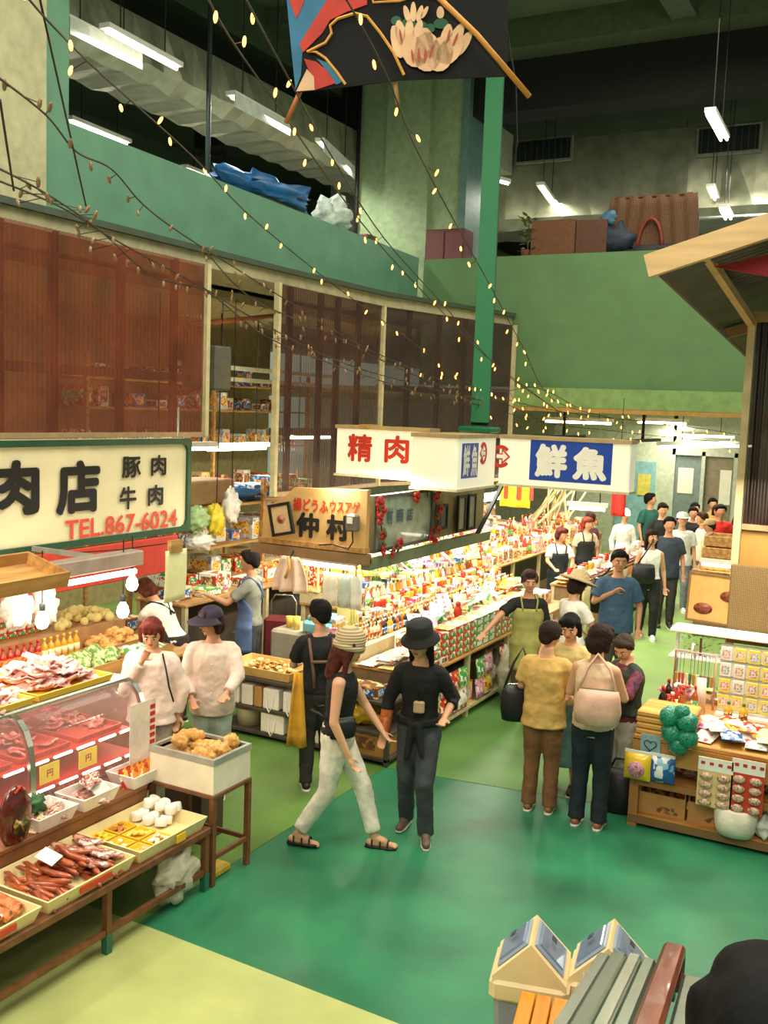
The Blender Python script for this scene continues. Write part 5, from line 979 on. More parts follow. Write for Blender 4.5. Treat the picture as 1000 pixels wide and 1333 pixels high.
for i, (x, wd, lv, cpt) in enumerate(((-5.72, .16, .306, 0), (-5.55, .13, .306, 0), (-5.42, .09, .306, 1), (-5.27, .18, .306, 2), (-5.05, .16, .306, 2), (-4.86, .16, .306, 0), (-5.25, .26, .076, 2), (-4.95, .22, .076, 2), (-4.70, .2, .076, 0))):
    t = thing('carton', ('white carton', 'narrow tan carton', 'white paper bag carton with handles')[cpt]+' on the %s shelf, %s from the left end' % ('middle' if lv > .2 else 'bottom', ('first', 'second', 'third', 'fourth', 'fifth', 'sixth', 'first', 'second', 'third')[i]), 'box', (x, 7.82, lv), uni(-.05, .05))
    mk('body', M().rbox(-wd/2, -.08, 0, wd/2, .14, .20, .008), mat(('e8dccb', 'b8884a', 'efe6d8')[cpt], .6, amt=.08), t)
    if cpt == 2: mk('handle', M().tube([(-.04, -.085, .14), (-.03, -.1, .03), (0, -.1, -.02), (.03, -.1, .03), (.04, -.085, .14)], .007, 5), m_white, t)
t = thing('round_tub', 'round pale tub on the bottom shelf at left', 'tub', (-5.62, 7.90, .076)); mk('tub', M().lathe([(.12, 0), (.14, .16), (.145, .17), (.13, .17)], 20), mat('d8c8a0', .5), t); mk('contents', M().lathe([(0, .15), (.12, .14)], 16), m_gold2, t)
for (x, pi_, z) in ((-4.80, 5, .592), (-4.52, 1, .592), (-4.25, 9, .592)): carton((x, 7.86, z), pi_, .24, .2, .10, 'at the front corner of the long goods counter')
for k in range(8): packet((-4.9+.1*k, 8.05+.02*(k % 2), .60), (8, 6, 1)[k % 3], .12, .18, .05, 'on the dark shelf behind the front cartons', uni(-.3, .3))
t = thing('carton', 'brown open carton with black print on the corner bottom shelf', 'box', (-4.22, 7.86, .076)); mk('body', M().box(-.2, -.12, 0, .2, .12, .012).box(-.2, -.12, .012, .2, -.11, .2).box(-.2, .11, .012, .2, .12, .2).box(-.2, -.11, .012, -.19, .11, .2).box(.19, -.11, .012, .2, .11, .2), mat('b07a3c', .7), t); mk('print_panel', M().box(-.15, -.124, .05, .1, -.12, .16), mat('6a4424', .6, kind='print', h2='8a5a2c', h3='b07a3c', scale=30), t)
polybag('yellow carrier bag on the corner shelf behind the two women', (-4.35, 7.88, .31), (.17, .10, .11), 'e0b02c', seed=21)
polybag('dark mottled bag beside the yellow carrier on the corner shelf', (-4.68, 7.90, .31), (.13, .10, .12), '7a4a40', seed=22)
# long counter
KX0, KX1 = -6.25, -3.98
def counter(label, x0, x1, y0, y1, z, steps=(), body=.62):
    t = thing('display_counter', label, 'counter', ((x0+x1)/2, (y0+y1)/2, 0)); cx, cy = (x0+x1)/2, (y0+y1)/2
    mk('top', M().rbox(x0-cx, y0-cy, z-.03, x1-cx, y1-cy, z, .006), m_wood, t); mk('lower_shelf', M().box(x0-cx, y0-cy, .08, x1-cx, y1-cy, .11), m_pale, t); mk('back_board', M().box(x0-cx+.3, y0-cy+.05, .11, x0-cx+.33, y1-cy-.05, z-.03), m_shelf, t)
    mk('end_panel', M().box(x0-cx+.02, y0-cy+.03, .11, x1-cx-.08, y0-cy+.05, z-.03), mat('8a6f4a', .7), t)
    n = max(2, int((y1-y0)/1.1)+1)
    for i in range(n):
        y = y0-cy+.04+(y1-y0-.08)*i/(n-1)
        for x in (x0-cx+.04, x1-cx-.04): mk('leg', M().box(x-.025, y-.025, 0, x+.025, y+.025, z-.03), m_pale, t)
    for (a, b, h) in steps: mk('display_step', M().box(a-cx, y0-cy, z, b-cx, y1-cy, h), mat('c8b890', .6), t)
    return t
counter('long stepped goods counter along the left side of the aisle', -5.12, -3.98, 8.38, 13.0, .70, ((-5.12, -4.72, .84),))
counter('higher back half of the long goods counter', -6.2, -5.125, 9.65, 13.0, .94, ((-5.55, -5.13, .96), (-6.2, -5.55, 1.08)))
SEG = [(8.3, 9.25, 'nearest the black bucket hat'), (9.25, 10.3, 'beside the green apron keeper'), (10.3, 13.2, 'beyond the green apron keeper')]
def seg(y): return next((s_ for a, b, s_ in SEG if a <= y < b), SEG[-1][2])
y = 8.48
while y < 11.6:   # red and white cartons stacked along the aisle edge
    pi_ = 0 if y < 9.7 or y > 10.2 else 3
    for j in range(4 if y > 8.7 else 2): carton((-4.09, y+.09, .702+j*.078), pi_ if j % 4 or y > 9 else 6, .18, .165, .075, 'stacked on the aisle edge '+seg(y), 0)
    if y > 8.9: packet((-4.10, y+.08, .702+4*.078), pick([6, 7, 0, 6]), .2, .15, .025, 'lying on the stacked boxes '+seg(y), uni(-.15, .15))
    y += .178
def fill(y0, y1, x, z, fn, step, tier, jit=.012):
    y = y0
    while y < y1: fn(x+uni(-jit, jit), y, z, 'on the %s %s' % (tier, seg(y))); y += step*uni(.93, 1.1)
rp = lambda c: (lambda x, y, z, w: packet((x, y, z), pick(c), .20, .13, .03, w, uni(-.2, .2)+pi/2*0, uni(-.05, .1)))
fill(8.42, 9.0, -4.12, .86, rp([8, 6, 8]), .10, 'silver pack row'); fill(8.42, 9.2, -4.36, .702, rp([8, 8, 6, 7]), .09, 'lowest step'); fill(8.42, 9.2, -4.58, .702, rp([8, 6, 1, 7]), .09, 'lowest step')
for rr in range(2): fill(8.45, 9.2, -4.42+.02*rr, .745+.03*rr, rp([8, 8, 6]), .085, 'lowest step')
fill(9.15, 12.9, -4.38, .702, lambda x, y, z, w: carton((x, y, z), pick([1, 7, 4, 6, 2, 6]), .26, .12, .145, w, uni(-.06, .06)), .135, 'lowest step')
fill(9.2, 12.9, -4.61, .702, lambda x, y, z, w: carton((x, y, z), pick([1, 6, 4, 7, 0]), .14, .10, uni(.10, .18), w), .11, 'lowest step')
fill(8.45, 12.9, -4.82, .842, lambda x, y, z, w: bottle((x, y, z), pick([0, 1, 2, 6]), pick([2, 2, 2, 1]), .17, .026, w), .062, 'second step'); fill(8.45, 12.9, -4.92, .842, lambda x, y, z, w: bottle((x, y, z), pick([0, 1, 6, 2]), pick([2, 2, 1]), .17, .026, w), .062, 'second step')
fill(8.45, 12.9, -5.03, .842, lambda x, y, z, w: carton((x, y, z), pick([1, 7, 6, 8, 7, 4]), .07, .08, uni(.15, .26), w, 0, 'carton'), .085, 'second step')
fill(9.72, 12.9, -5.22, .962, lambda x, y, z, w: jar((x, y, z), pick([1, 2, 3, 4, 5]), pick([0, 1, 2]), .13, .038, w), .085, 'third step')
fill(9.72, 12.9, -5.34, .962, lambda x, y, z, w: bottle((x, y, z), pick([4, 6, 2, 1, 2, 4]), pick([1, 2, 2, 3]), .24, .032, w), .075, 'third step'); fill(9.72, 12.9, -5.46, .962, lambda x, y, z, w: carton((x, y, z), pick([6, 7, 4, 2, 6]), .10, .12, uni(.18, .30), w, 0, 'carton'), .125, 'third step')
fill(9.72, 12.9, -5.66, 1.082, lambda x, y, z, w: bottle((x, y, z), pick([2, 2, 4, 1, 6]), pick([1, 2, 1]), .30, .036, w), .085, 'top step'); fill(9.72, 12.9, -5.82, 1.082, lambda x, y, z, w: carton((x, y, z), pick([6, 7, 7, 1, 8]), .12, .14, uni(.22, .34), w, 0, 'carton'), .15, 'top step')
fill(9.72, 12.9, -6.02, 1.082, lambda x, y, z, w: carton((x, y, z), pick([6, 7, 4, 9]), .16, .18, uni(.28, .42), w, 0, 'carton'), .19, 'top step')
solo('red_mascot', M().ell((0, 0, .07), (.05, .05, .08), 12, 8).ell((0, 0, .16), (.035, .035, .035), 10, 8), mat('c8381e', .4), 'small plain red figure standing among the boxes', 'figurine', (-4.50, 10.35, .86))
# slanting packet displays and loose things on top
for k in range(26): yy = uni(9.3, 12.6); packet((uni(-4.72, -4.55), yy, uni(.9, 1.0)), pick([1, 3, 6, 7, 0, 4]), .16, .2, .03, 'leaning over the lowest step '+seg(yy), uni(-1, 1), uni(.3, 1.0))
for k in range(30): yy = uni(9.8, 12.8); packet((uni(-6.0, -5.2), yy, uni(1.3, 1.45)), pick([6, 6, 7, 1, 4, 3]), .2, .24, .05, 'leaning on the top step '+seg(yy), uni(-1, 1)+pi/2, uni(.6, 1.2))
# shelf below
y = 8.5
while y < 12.8:
    yy = y; w = 'on the low shelf under the counter '+seg(y)
    c_ = rnd()
    if c_ < .55:
        for j in range(2): packet((-4.03, yy, .24+.22*j), pick([1, 2, 3, 4, 0, 6]), .22, .18, .06, w, pi/2, pi/2-.15)
    elif c_ < .8: carton((-4.13, yy, .112), pick([0, 1, 4, 6]), .2, .2, .24, w)
    else: tag(polybag('pale stuffed carrier bag under the counter, about %d paces along' % int((y-8)/.23), (-4.13, yy, .112), (.12, .1, .19), 'd0c8b0', seed=int(y*10)), None, None, 'stuffed bags under the counter')
    y += .23
polybag('tall pale plastic bag hanging at the counter by the apron keeper', (-3.86, 10.35, .02), (.10, .16, .28), 'cfc8ae', seed=31)
polybag('clear white bag on the floor beside the apron keeper', (-3.84, 10.72, .0), (.10, .13, .2), 'dfe0d8', seed=33)
# pale boxes and yellow cards near the bean curd sign
t = thing('card_stand', 'stack of bright pale yellow cards left of the bottles', 'card', (-5.0, 8.72, .845)); [mk('card', M().box(-.14+.02*k, .02*k, 0, .02+.02*k, .02*k+.01, .42-.05*k), mat('f2f0a4', .5), t) for k in range(4)]
t = thing('towel', 'pinkish white towel hanging below the tan sign', 'towel', (-5.40, 8.22, 1.36)); mk('cloth', M().sheet(lambda u, v: (.42*(u-.5)*(1-.55*v*v), .04*sin(u*16)*(1-v), .36*v), 24, 8, .01), mat('ecd0bc', .8, amt=.1), t); mk('ribbon', M().tube([(0, -.04, .36), (.03, -.06, .25), (-.02, -.06, .15)], .015, 6), mat('d8a24c', .6), t); mk('hook', M().tube([(0, 0, .35), (0, .06, .42)], .01, 5), m_dark, t)
for k, (x, c) in enumerate(((-5.02, 'e6e0cc'), (-4.86, 'c8d4c8'), (-4.72, 'f0f0e4'))):
    t = thing('hanging_cloth', ('striped pale', 'greenish', 'white')[k]+' cloth hanging from the rail below the tan sign', 'cloth', (x, 8.35, 1.25)); mk('cloth', M().sheet(lambda u, v: (.15*(u-.5), .02*sin(u*9+k), .34*v), 8, 4, .008), mat(c, .8), t); mk('hook', M().tube([(0, 0, .33), (0, 0, .46)], .006, 4), m_dark, t)
batten((-5.35, 8.33, 1.665), (-4.70, 8.33, 1.665), 'white lit tube under the tan bean curd sign', rods=False, w=.07)
# things behind the shelf: grey box, blue lid, cart
t = thing('storage_box', 'grey cloth covered box behind the chip tray', 'box', (-5.62, 9.1, 0)); mk('box_body', M().rbox(-.42, -.28, 0, .42, .28, .80, .03), mat('a79f8c', .8, amt=.1), t)
solo('storage_tub', M().rbox(-.22, -.17, 0, .22, .17, .14, .03).rbox(-.18, -.13, .14, .18, .13, .20, .02), mat('7fc0cc', .4), 'pale blue tub on the grey cloth covered box', 'tub', (-5.42, 9.0, .802))
solo('paper_cup', M().lathe([(.035, 0), (.045, .14), (.04, .14)], 12), mat('e8c860', .5), 'yellow cup beside the pale blue tub', 'cup', (-5.78, 8.95, .802)); solo('paper_cup', M().lathe([(.035, 0), (.045, .12), (.04, .12)], 12), mat('d8b84c', .5), 'shorter yellow cup left of the tub', 'cup', (-5.90, 9.0, .802))
t = thing('shopping_cart', 'maroon shopping cart with chrome handle behind the chip tray', 'cart', (-6.30, 9.4, 0), .3); mk('bag_body', M().rbox(-.16, -.12, .12, .16, .12, .80, .03), mat('6a1c24', .6), t)
mk('handle', M().tube([(-.15, .14, .1), (-.15, .15, .95), (-.1, .16, 1.02), (.1, .16, 1.02), (.15, .15, .95), (.15, .14, .1)], .012, 6), m_steel, t); [mk('wheel', M().lathe([(0, -.015), (.06, -.015), (.06, .015), (0, .015)], 14), m_black, t, (s_*.17, .12, .06), (0, pi/2, 0)) for s_ in (-1, 1)]
# ---------------------------------------------------------------- far left stalls
counter('narrow far counter in front of the two saleswomen', -4.42, -3.98, 13.35, 17.6, .86)
counter('far back counter behind the two saleswomen', -6.4, -5.35, 13.2, 19.3, .95, ((-6.4, -5.9, 1.12),))
SEG[:] = [(13.2, 14.3, 'before the nearer saleswoman'), (14.3, 16, 'between the two saleswomen'), (16, 20, 'past the second saleswoman')]
for x, z, c in ((-4.08, .862, [6, 0, 7, 4]), (-4.26, .862, [6, 1, 4, 8])):
    for rr in range(2): fill(13.42, 17.5, x, z+rr*.055, lambda x, y, z, w: packet((x, y, z), pick(c), .17, .17, .06, w, uni(-.3, .3)), .19, 'narrow counter')
fill(13.5, 17.4, -4.14, .98, lambda x, y, z, w: jar((x, y, z), pick([4, 2, 5, 6]), pick([0, 2, 2]), .11, .05, w), .2, 'narrow counter', .06)
for x, z in ((-5.47, .952), (-5.66, .952), (-5.82, .952), (-6.0, 1.122), (-6.2, 1.122)): fill(13.3, 19.2, x, z, lambda x, y, z, w: (carton((x, y, z), pick([6, 4, 7, 6, 0]), .13, .16, uni(.1, .28), w) if rnd() < .6 else bottle((x, y, z), pick([2, 4, 1, 5]), pick([0, 1, 2]), .28, .04, w)), .20, 'far back counter')
for k in range(6): packet((-4.02+.01*(k % 2), 13.6+k*.6, .55), pick([6, 1, 4]), .3, .35, .06, 'hanging on the front of the narrow counter', pi/2, pi/2)
tag(mk('counter_cloth', M().sheet(lambda u, v: (.012*sin(u*60), 4.2*u, .75*v), 60, 4, .006), mat('dcc894', .8, kind='print', h2='f0e8d8', h3='c88a4c', scale=3), None, (-3.955, 13.4, .08)), 'patterned cloth front of the narrow far counter', 'cloth')
# storage beyond the signs: foam boxes, crates, sticks
counter('high storage bench behind the long counter', -8.3, -6.75, 12.7, 18.5, 1.0)
WS = 'on the high storage bench'
for k in range(26): 
    y = 12.9+k*.21; carton((-7.0+uni(-.06, .06), y, 1.002), (6, 7, 6, 9)[k % 4], .36, .25, uni(.14, .3), WS, uni(-.1, .1), 'crate')
    if k % 2: carton((-7.45+uni(-.05, .05), y, 1.002), (6, 6, 7)[k % 3], .4, .26, uni(.3, .5), WS+' back row', 0, 'crate')
for k, (y, lb) in enumerate(((13.0, 'upper white foam box lid nearest the strut'), (13.9, 'second upper white foam box lid'), (15.0, 'third upper white foam box lid by the leaves'), (16.2, 'farthest upper white foam box lid'))): solo('foam_sheet', M().rbox(-.3, -.35, 0, .3, .35, .06, .02), m_white, lb, 'lid', (-7.0, y, 1.31), uni(-.2, .2))
bush('leafy_vegetable', 'bright green leaves on the storage bench under the light boxes', (-6.6, 14.3, 1.05), .5, .2, mat('5aa03a', .5), 80, 5, 'vegetable')
bush('dry_branches', 'dull dry branches lying beside the green leaves', (-6.5, 12.4, .95), .45, .35, mat('8a8468', .7), 120, 8, 'branches')
t = thing('bamboo_bundle', 'leaning bundle of pale bamboo sticks below the largest light box', 'sticks', (-5.7, 16.9, 1.35)); [mk('bamboo_stick', M().tube([(0+uni(-.3, .3), uni(-.6, .6), 0), (uni(-.2, .5), uni(-.3, 1.2), .75)], .018, 5), mat('d8c08c', .6), t) for k in range(16)]
p = onY(652, 628, 13.3); q = onY(690, 660, 13.3); t = thing('banner', 'yellow banner with red marks hanging under the light boxes', 'banner', (p.x, 13.3, q.z-.02)); w = q.x-p.x; h = p.z-q.z+.06
mk('cloth', M().sheet(lambda u, v: (w*u, .03*sin(u*10), h*v), 16, 4, .006), mat('f0cc28', .7), t)
for k in range(3): lettering('祭', t, .10, .12, m_red, ((.06+.2*k, -.035, h-.22), (1, 0, 0), (0, 0, 1)), 'red_mark', .05, .002) if 0 else mk('red_mark', M().box(.07+.19*k, -.04, h*.3, .13+.19*k, -.036, h*.85), m_red, t)
p = onY(797, 637, 15.0); solo('red_banner', M().sheet(lambda u, v: (.22*u, .02*sin(6*u), .40*v), 6, 6, .006), mat('d42a20', .6), 'plain red banner hanging right under the largest light box', 'banner', (p.x, 15.0, p.z-.40)); tag(mk('hanging_line', M().tube([(p.x+.1, 15.0, p.z), (p.x+.1, 15.0, 3.5)], .006, 4), m_dark), 'dark cord holding the plain red banner', 'cord')
# lit tubes under the lower ceiling and over the stalls
for (a, b, lb) in (((-4.25, 13.4, 1.95), (-3.7, 13.5, 1.95), 'lit crosswise tube just above the two saleswomen'), ((-5.3, 12.9, 2.0), (-5.3, 14.4, 2.0), 'lit tube over the far back counter'), ((-5.5, 15.2, 2.15), (-5.5, 16.6, 2.15), 'second lit tube over the far back counter'),
                   ((-3.9, 17.2, 2.75), (-2.9, 21.5, 2.75), 'long bright tube row slanting over the far aisle'), ((-5.0, 22.0, 2.9), (-3.4, 22.0, 2.9), 'crosswise tube at the end of the far aisle'), ((-6.6, 19.0, 3.1), (-5.2, 19.0, 3.1), 'crosswise tube high behind the largest light box'), ((-4.9, 19.5, 3.15), (-3.9, 19.5, 3.15), 'crosswise tube nearest above the green polo man'),
                   ((-8.2, 9.2, 2.62), (-8.2, 10.6, 2.62), 'lit tube in the gap beside the meat shop sign'), ((-8.9, 11.3, 2.55), (-8.9, 12.8, 2.55), 'lit tube deeper in the gap behind the screens'), ((-9.0, 13.5, 2.7), (-9.0, 15.2, 2.7), 'lit tube seen through the middle brown screen')):
    batten(a, b, lb, rods=True, w=.10, zt=3.5 if a[1] > 16 else (2.85 if a[0] > -6 else 4.5))
for k in range(6): tag(mk('ceiling_pipe', M().tube([(-6, 16.6+k*1.1, 3.38), (2, 16.6+k*1.1, 3.38)], .03, 6), m_grey), 'pipe under the lower ceiling, %s from the front' % ('first', 'second', 'third', 'fourth', 'fifth', 'last')[k], 'pipe')
# far end walls and doors
t = struct('wall_partition', M().box(-8, 23.9, 0, -5.1, 24.1, 3.5), mat('c8d0b8', .7)); struct('wall_partition_right', M().box(-3.6, 23.9, 0, 3, 24.1, 3.5), mat('d8d4bc', .7))
struct('door_1', M().box(-6.35, 23.84, 0, -5.45, 23.9, 2.2), mat('8fc0c8', .5)); struct('door_2', M().box(-5.05, 24.0, 0, -4.4, 24.05, 2.4), mat('7f8f8c', .3))
struct('door_3', M().box(-4.36, 24.0, 0, -3.75, 24.05, 2.4), mat('90836c', .4)); struct('trim_9', M().box(-5.1, 23.9, 0, -5.02, 24.1, 3.5).box(-4.42, 23.9, 0, -4.34, 24.1, 2.5).box(-3.7, 23.9, 0, -3.6, 24.1, 2.5).box(-5.1, 23.9, 2.4, -3.6, 24.1, 3.5), mat('c9cfc0', .6))
solo('poster', M().box(0, 0, 0, .3, .01, .5), mat('e8d868', .6), 'yellow poster on the far pale blue door', 'poster', (-5.85, 23.82, 1.4)); solo('notice_sheet', M().box(0, 0, 0, .35, .01, .6), m_white, 'white notice sheet on the far grey door', 'notice', (-4.95, 23.98, 1.5)); solo('notice_sheet', M().box(0, 0, 0, .25, .01, .8), m_white, 'tall white notice beside the far brown door', 'notice', (-4.0, 23.98, 1.3))
# right of the far aisle: crate stall
counter('crate table right of the far aisle', -2.85, -.8, 15.2, 16.4, 1.0)
for k in range(3): solo('wooden_crate', M().rbox(-.8, -.02, 0, .8, .02, .16, .01).rbox(-.8, .5, 0, .8, .54, .16, .01).box(-.78, .02, 0, -.76, .5, .16).box(.76, .02, 0, .78, .5, .16).box(-.76, .02, 0, .76, .5, .02), m_wood, ('lower', 'middle', 'upper')[k]+' long wooden crate on the table right of the far aisle', 'crate', (-1.95, 15.3+.1*k, 1.002+.165*k))
batten((-2.75, 15.24, 1.10), (-1.4, 15.24, 1.10), 'lit tube on the front of the long wooden crates', rods=False, w=.05)
# ---------------------------------------------------------------- interior left behind the gap
for (x0, x1, y0, y1, zs, lb) in ((-8.2, -7.55, 9.0, 12.6, (.5, 1.0, 1.45, 1.95), 'tall loaded shelf rack in the gap beside the sign'), (-10.6, -9.9, 10, 15.5, (1.8, 2.5, 3.1, 3.5), 'distant shelf rack behind the gap')):
    t = thing('shelf_rack', lb, 'shelf', (x0, y0, 0)); W2, D2 = x1-x0, y1-y0
    for z in zs: mk('shelf_board', M().box(0, 0, z-.03, W2, D2, z), m_wood, t)
    for y in (0, D2/2, D2): 
        for x in (0, W2): mk('upright', M().box(x-.025, y-.025, 0, x+.025, y+.025, zs[-1]+.3), m_wood, t)
    for z in zs:
        y = y0+.12
        while y < y1-.15: carton(((x0+x1)/2+uni(-.1, .1), y, z+.001), pick([6, 7, 3, 2, 9, 8, 0]), uni(.2, .45), .2, pick([.12, .2, .28]), 'on the '+('gap' if x0 > -9 else 'distant')+' shelf rack', 0, 'carton'); y += uni(.24, .34)*(1 if x0 > -9 else 1.7)
solo('grey_cabinet', M().rbox(-.25, -.15, 0, .25, .15, .5, .02), mat('5c5a4c', .6), 'dark grey box hung high beside the first screen', 'cabinet', (-7.3, 9.25, 3.35)); tag(mk('orange_pole', M().tube([(-7.6, 9.3, 4.1), (-7.6, 11.2, 4.4)], .03, 6), mat('b8683c', .6)), 'orange pole slanting high in the gap between screens', 'pole')
for z, lb in ((3.62, 'upper'), (3.48, 'lower')): tag(mk('timber_beam', M().box(-7.65, 9.0, z, -7.55, 12.6, z+.05), m_cream), lb+' pale beam crossing the gap between the screens', 'beam')
solo('tarpaulin', blob(M(), (0, 0, 0), (.25, .45, .1), .3, 9, 18, 12, 3, .08), mat('2a5c8c', .5), 'blue sheet on the top of the gap shelf rack', 'tarpaulin', (-7.8, 10.6, 2.05)); solo('brown_carton', M().rbox(-.25, -.5, 0, .25, .5, .3, .02), mat('8a6a44', .7), 'large brown carton under the blue sheet', 'box', (-7.85, 9.75, 1.96))
polybag('yellow bag hanging in front of the gap shelf rack', (-7.35, 9.55, 1.62), (.09, .12, .18), 'e8d02c', seed=41); polybag('white bag hanging beside the yellow bag', (-7.35, 9.85, 1.75), (.09, .12, .2), 'f0ece4', seed=43, hang=2.7); polybag('green tinted bag on the gap shelf', (-7.4, 9.25, 1.7), (.12, .16, .14), 'a8c88c', seed=44); polybag('grey white bag low on the gap shelf', (-7.4, 9.3, 1.46), (.14, .2, .10), 'e8e4dc', seed=45)
tag(mk('hanging_line', M().tube([(-7.35, 9.55, 1.95), (-7.35, 9.6, 4.4)], .006, 4), m_dark), 'thin cord holding the yellow bag', 'cord')
counter('work bench behind the grey shirted stall keeper', -7.35, -6.65, 8.15, 11.2, 1.08)
for k in range(7): carton((-6.95+uni(-.1, .1), 8.35+k*.4, 1.082), (9, 3, 6, 6, 5, 6, 7)[k], .25, .28, (.14, .08, .18, .1, .2, .12, .16)[k], 'on the work bench behind the grey shirt')
bottle((-6.78, 9.0, 1.082), 4, 2, .2, .03, 'on the work bench behind the grey shirt'); bottle((-6.75, 9.5, 1.082), 5, 2, .12, .05, 'on the work bench behind the grey shirt')
solo('green_tub', M().lathe([(.12, 0), (.16, .09), (.15, .09)], 16), mat('5fb04a', .4), 'green plastic bowl on the work bench', 'bowl', (-6.85, 10.2, 1.082))
counter('tan cupboard bench between the two stall keepers', -7.5, -6.85, 7.35, 8.05, .84); carton((-7.1, 7.7, .842), 9, .3, .25, .14, 'on the tan cupboard bench'); 
# ---------------------------------------------------------------- goods of the right hand stall
RW = 'on the right hand counter'
for k, (x, y) in enumerate([(-1.74, 8.45), (-1.66, 8.5), (-1.58, 8.45), (-1.74, 8.62), (-1.66, 8.66), (-1.5, 8.55), (-1.72, 8.3), (-1.64, 8.3), (-1.56, 8.28)]): bottle((x, y, .742), (0, 5, 1)[k % 3], (0, 2, 0)[k % 3], uni(.2, .26), .034, 'at the left end of the right hand counter')
t = thing('card_rack', 'white grid rack full of small picture packs', 'rack', (-1.34, 8.68, .74)); mk('backboard', M().box(0, 0, .02, 1.9, .02, .60), mat('efe9da', .5), t); mk('foot', M().box(0, -.1, 0, 1.9, .1, .02), m_white, t)
mk('grid', (lambda m: [m.box(.0, -.012, .05+.137*i, 1.9, -.004, .058+.137*i) for i in range(5)] and m)(M()), m_steel, t)
for r_ in range(4):
    for c_ in range(13):
        x = -1.29+c_*.112; yl = c_ < 4
        o = link('picture_pack', cached(('pp', yl and 2 if c_ > 1 and yl else 0, (r_*5+c_) % 4), lambda: M().rbox(-.045, -.008, 0, .045, .0, .115, .004).mesh('picture_pack', mat('f0d84c' if yl else 'f2ece4', .4))), None, (x, 8.665, .795+r_*.137))
        tag(o, ('yellow edged' if yl else 'white')+' picture pack on the grid rack in the %s row' % ('lowest', 'second', 'third', 'top')[r_], 'pack', 'picture packs '+('yellow ' if yl else 'white ')+str(('lowest', 'second', 'third', 'top')[r_])+' row')
        link('picture', cached(('pi', (r_*3+c_*5) % 9), lambda: M().box(-.033, -.0105, .02, .033, -.008, .09).mesh('picture', mat(('d88aa0', '6f9fd0', 'b8823c', 'c85a4a', '8a6a9a', 'd8b060', '5f8f9a', 'a85a30', '6a7a5a')[(r_*3+c_*5) % 9], .4, kind='blotch', h2='f0e8e0', h3='a04a3a', scale=60))), o)
t = thing('hook_rack', 'pinkish wire rack with many hanging key cords', 'rack', (-1.72, 8.72, .74)); mk('frame', M().tube([(0, 0, 0), (0, 0, .48), (.34, 0, .48), (.34, 0, 0)], .01, 6), mat('d8a898', .5), t); mk('pillar', M().lathe([(.045, 0), (.04, .3), (.04, .3)], 12), mat('e8c8b8', .5), t, (.26, -.15, 0))
for k in range(11): o = mk('hanging_cord', M().tube([(.02+.03*k, -.02, .47), (.02+.03*k, -.03, .30)], .003, 4), mat(pick(['a83a2c', '3c5a7a', 'd8c8a0', '6a4a8a']), .5), t); mk('charm', M().rbox(.008+.03*k, -.042, .20, .032+.03*k, -.02, .30, .006), mat(pick(['c04a3a', 'e8d8b0', '4a6a4a', 'b8823c']), .4), o)
for k, x in enumerate((-1.22, -1.10)): bottle((x, 8.5, .742), 2, 3, .16, .035, 'in front of the picture rack'); 
# back shelf
t = thing('display_shelf', 'white edged upper shelf at the back of the right hand counter', 'shelf', (-1.86, 9.10, 0)); mk('board', M().rbox(0, 0, 1.30, 2.3, .30, 1.33, .006), m_white, t); mk('board', M().rbox(0, 0, 1.06, 2.3, .30, 1.085, .006), m_white, t)
for x in (.02, 1.2, 2.27): mk('leg', M().box(x-.015, .26, .0, x+.015, .29, 1.3), m_white, t)
bush('artificial_plant', 'dark green artificial leaves at the left end of the upper shelf', (-1.60, 9.22, 1.086), .2, .24, mat('2c5a3c', .5), 110, 11, 'plant')
for k in range(18): (packet if k % 2 else lambda l, p_, *a: carton(l, p_, .14, .12, uni(.08, .16), 'on the upper shelf of the right hand stall'))((-1.35+k*.1, 9.2+uni(-.04, .04), 1.088), (4, 6, 2, 4, 3, 0)[k % 6], .16, .14, .06, 'on the upper shelf of the right hand stall')
for k in range(20): packet((-1.80+k*.11, 8.98+uni(-.05, .05), .745+.08*(k % 2)), (4, 6, 4, 3, 6)[k % 5], .17, .16, .09, 'behind the picture rack', uni(-.4, .4))
for x in (-1.62, -1.2): tag(mk('display_hook', M().tube([(x, 9.08, 1.09), (x, 9.02, 1.22), (x, 8.95, 1.24), (x, 8.92, 1.18)], .012, 6), m_white), ('left' if x < -1.5 else 'right')+' white curved hook below the upper shelf edge', 'hook')
# sweets in front
for k in range(34):
    x = -1.28+.062*k; packet((x, 7.86+.09*(k % 3)+uni(-.02, .02), .745+.045*(k % 2)+.02*(k % 3)), (6, 8, 1, 2, 6, 0, 8, 7)[k % 8], .16, .19, .05, 'of sweets along the front of the right hand counter', uni(-.5, .5), uni(0, .25))
for k in range(9): packet((-1.34+.03*(k % 3)+.1*(k//3), 8.12+.08*(k % 3), .75+.03*(k % 2)), (4, 6, 0)[k % 3], .13, .15, .06, 'of pink sweets behind the green net bags', uni(0, 3))
ngreen = mat('14745a', .35, kind='blotch', h2='1f9a78', h3='0c4a3a', scale=60, coat=.4, bump=.6)
for k, (dx, dz, s_) in enumerate(((-.07, .14, 1), (.06, .12, .95), (-.05, .0, 1), (.07, -.01, .9), (.0, -.09, .9), (.02, .20, .7))):
    p = onY(885, 945, 7.72); t = tag(mk('net_bag', blob(M(), (0, 0, 0), (.085*s_, .07*s_, .085*s_), .12, k, 16, 12, 4), ngreen, None, (p.x+dx+.02, 7.60-.02*(k % 2), p.z+dz*.9-.03)), 'dark green net bag of balls, %s of the hanging cluster' % ('upper left', 'upper right', 'lower left', 'lower right', 'bottom', 'top')[k], 'net bag', 'green net bags hanging on the counter corner')
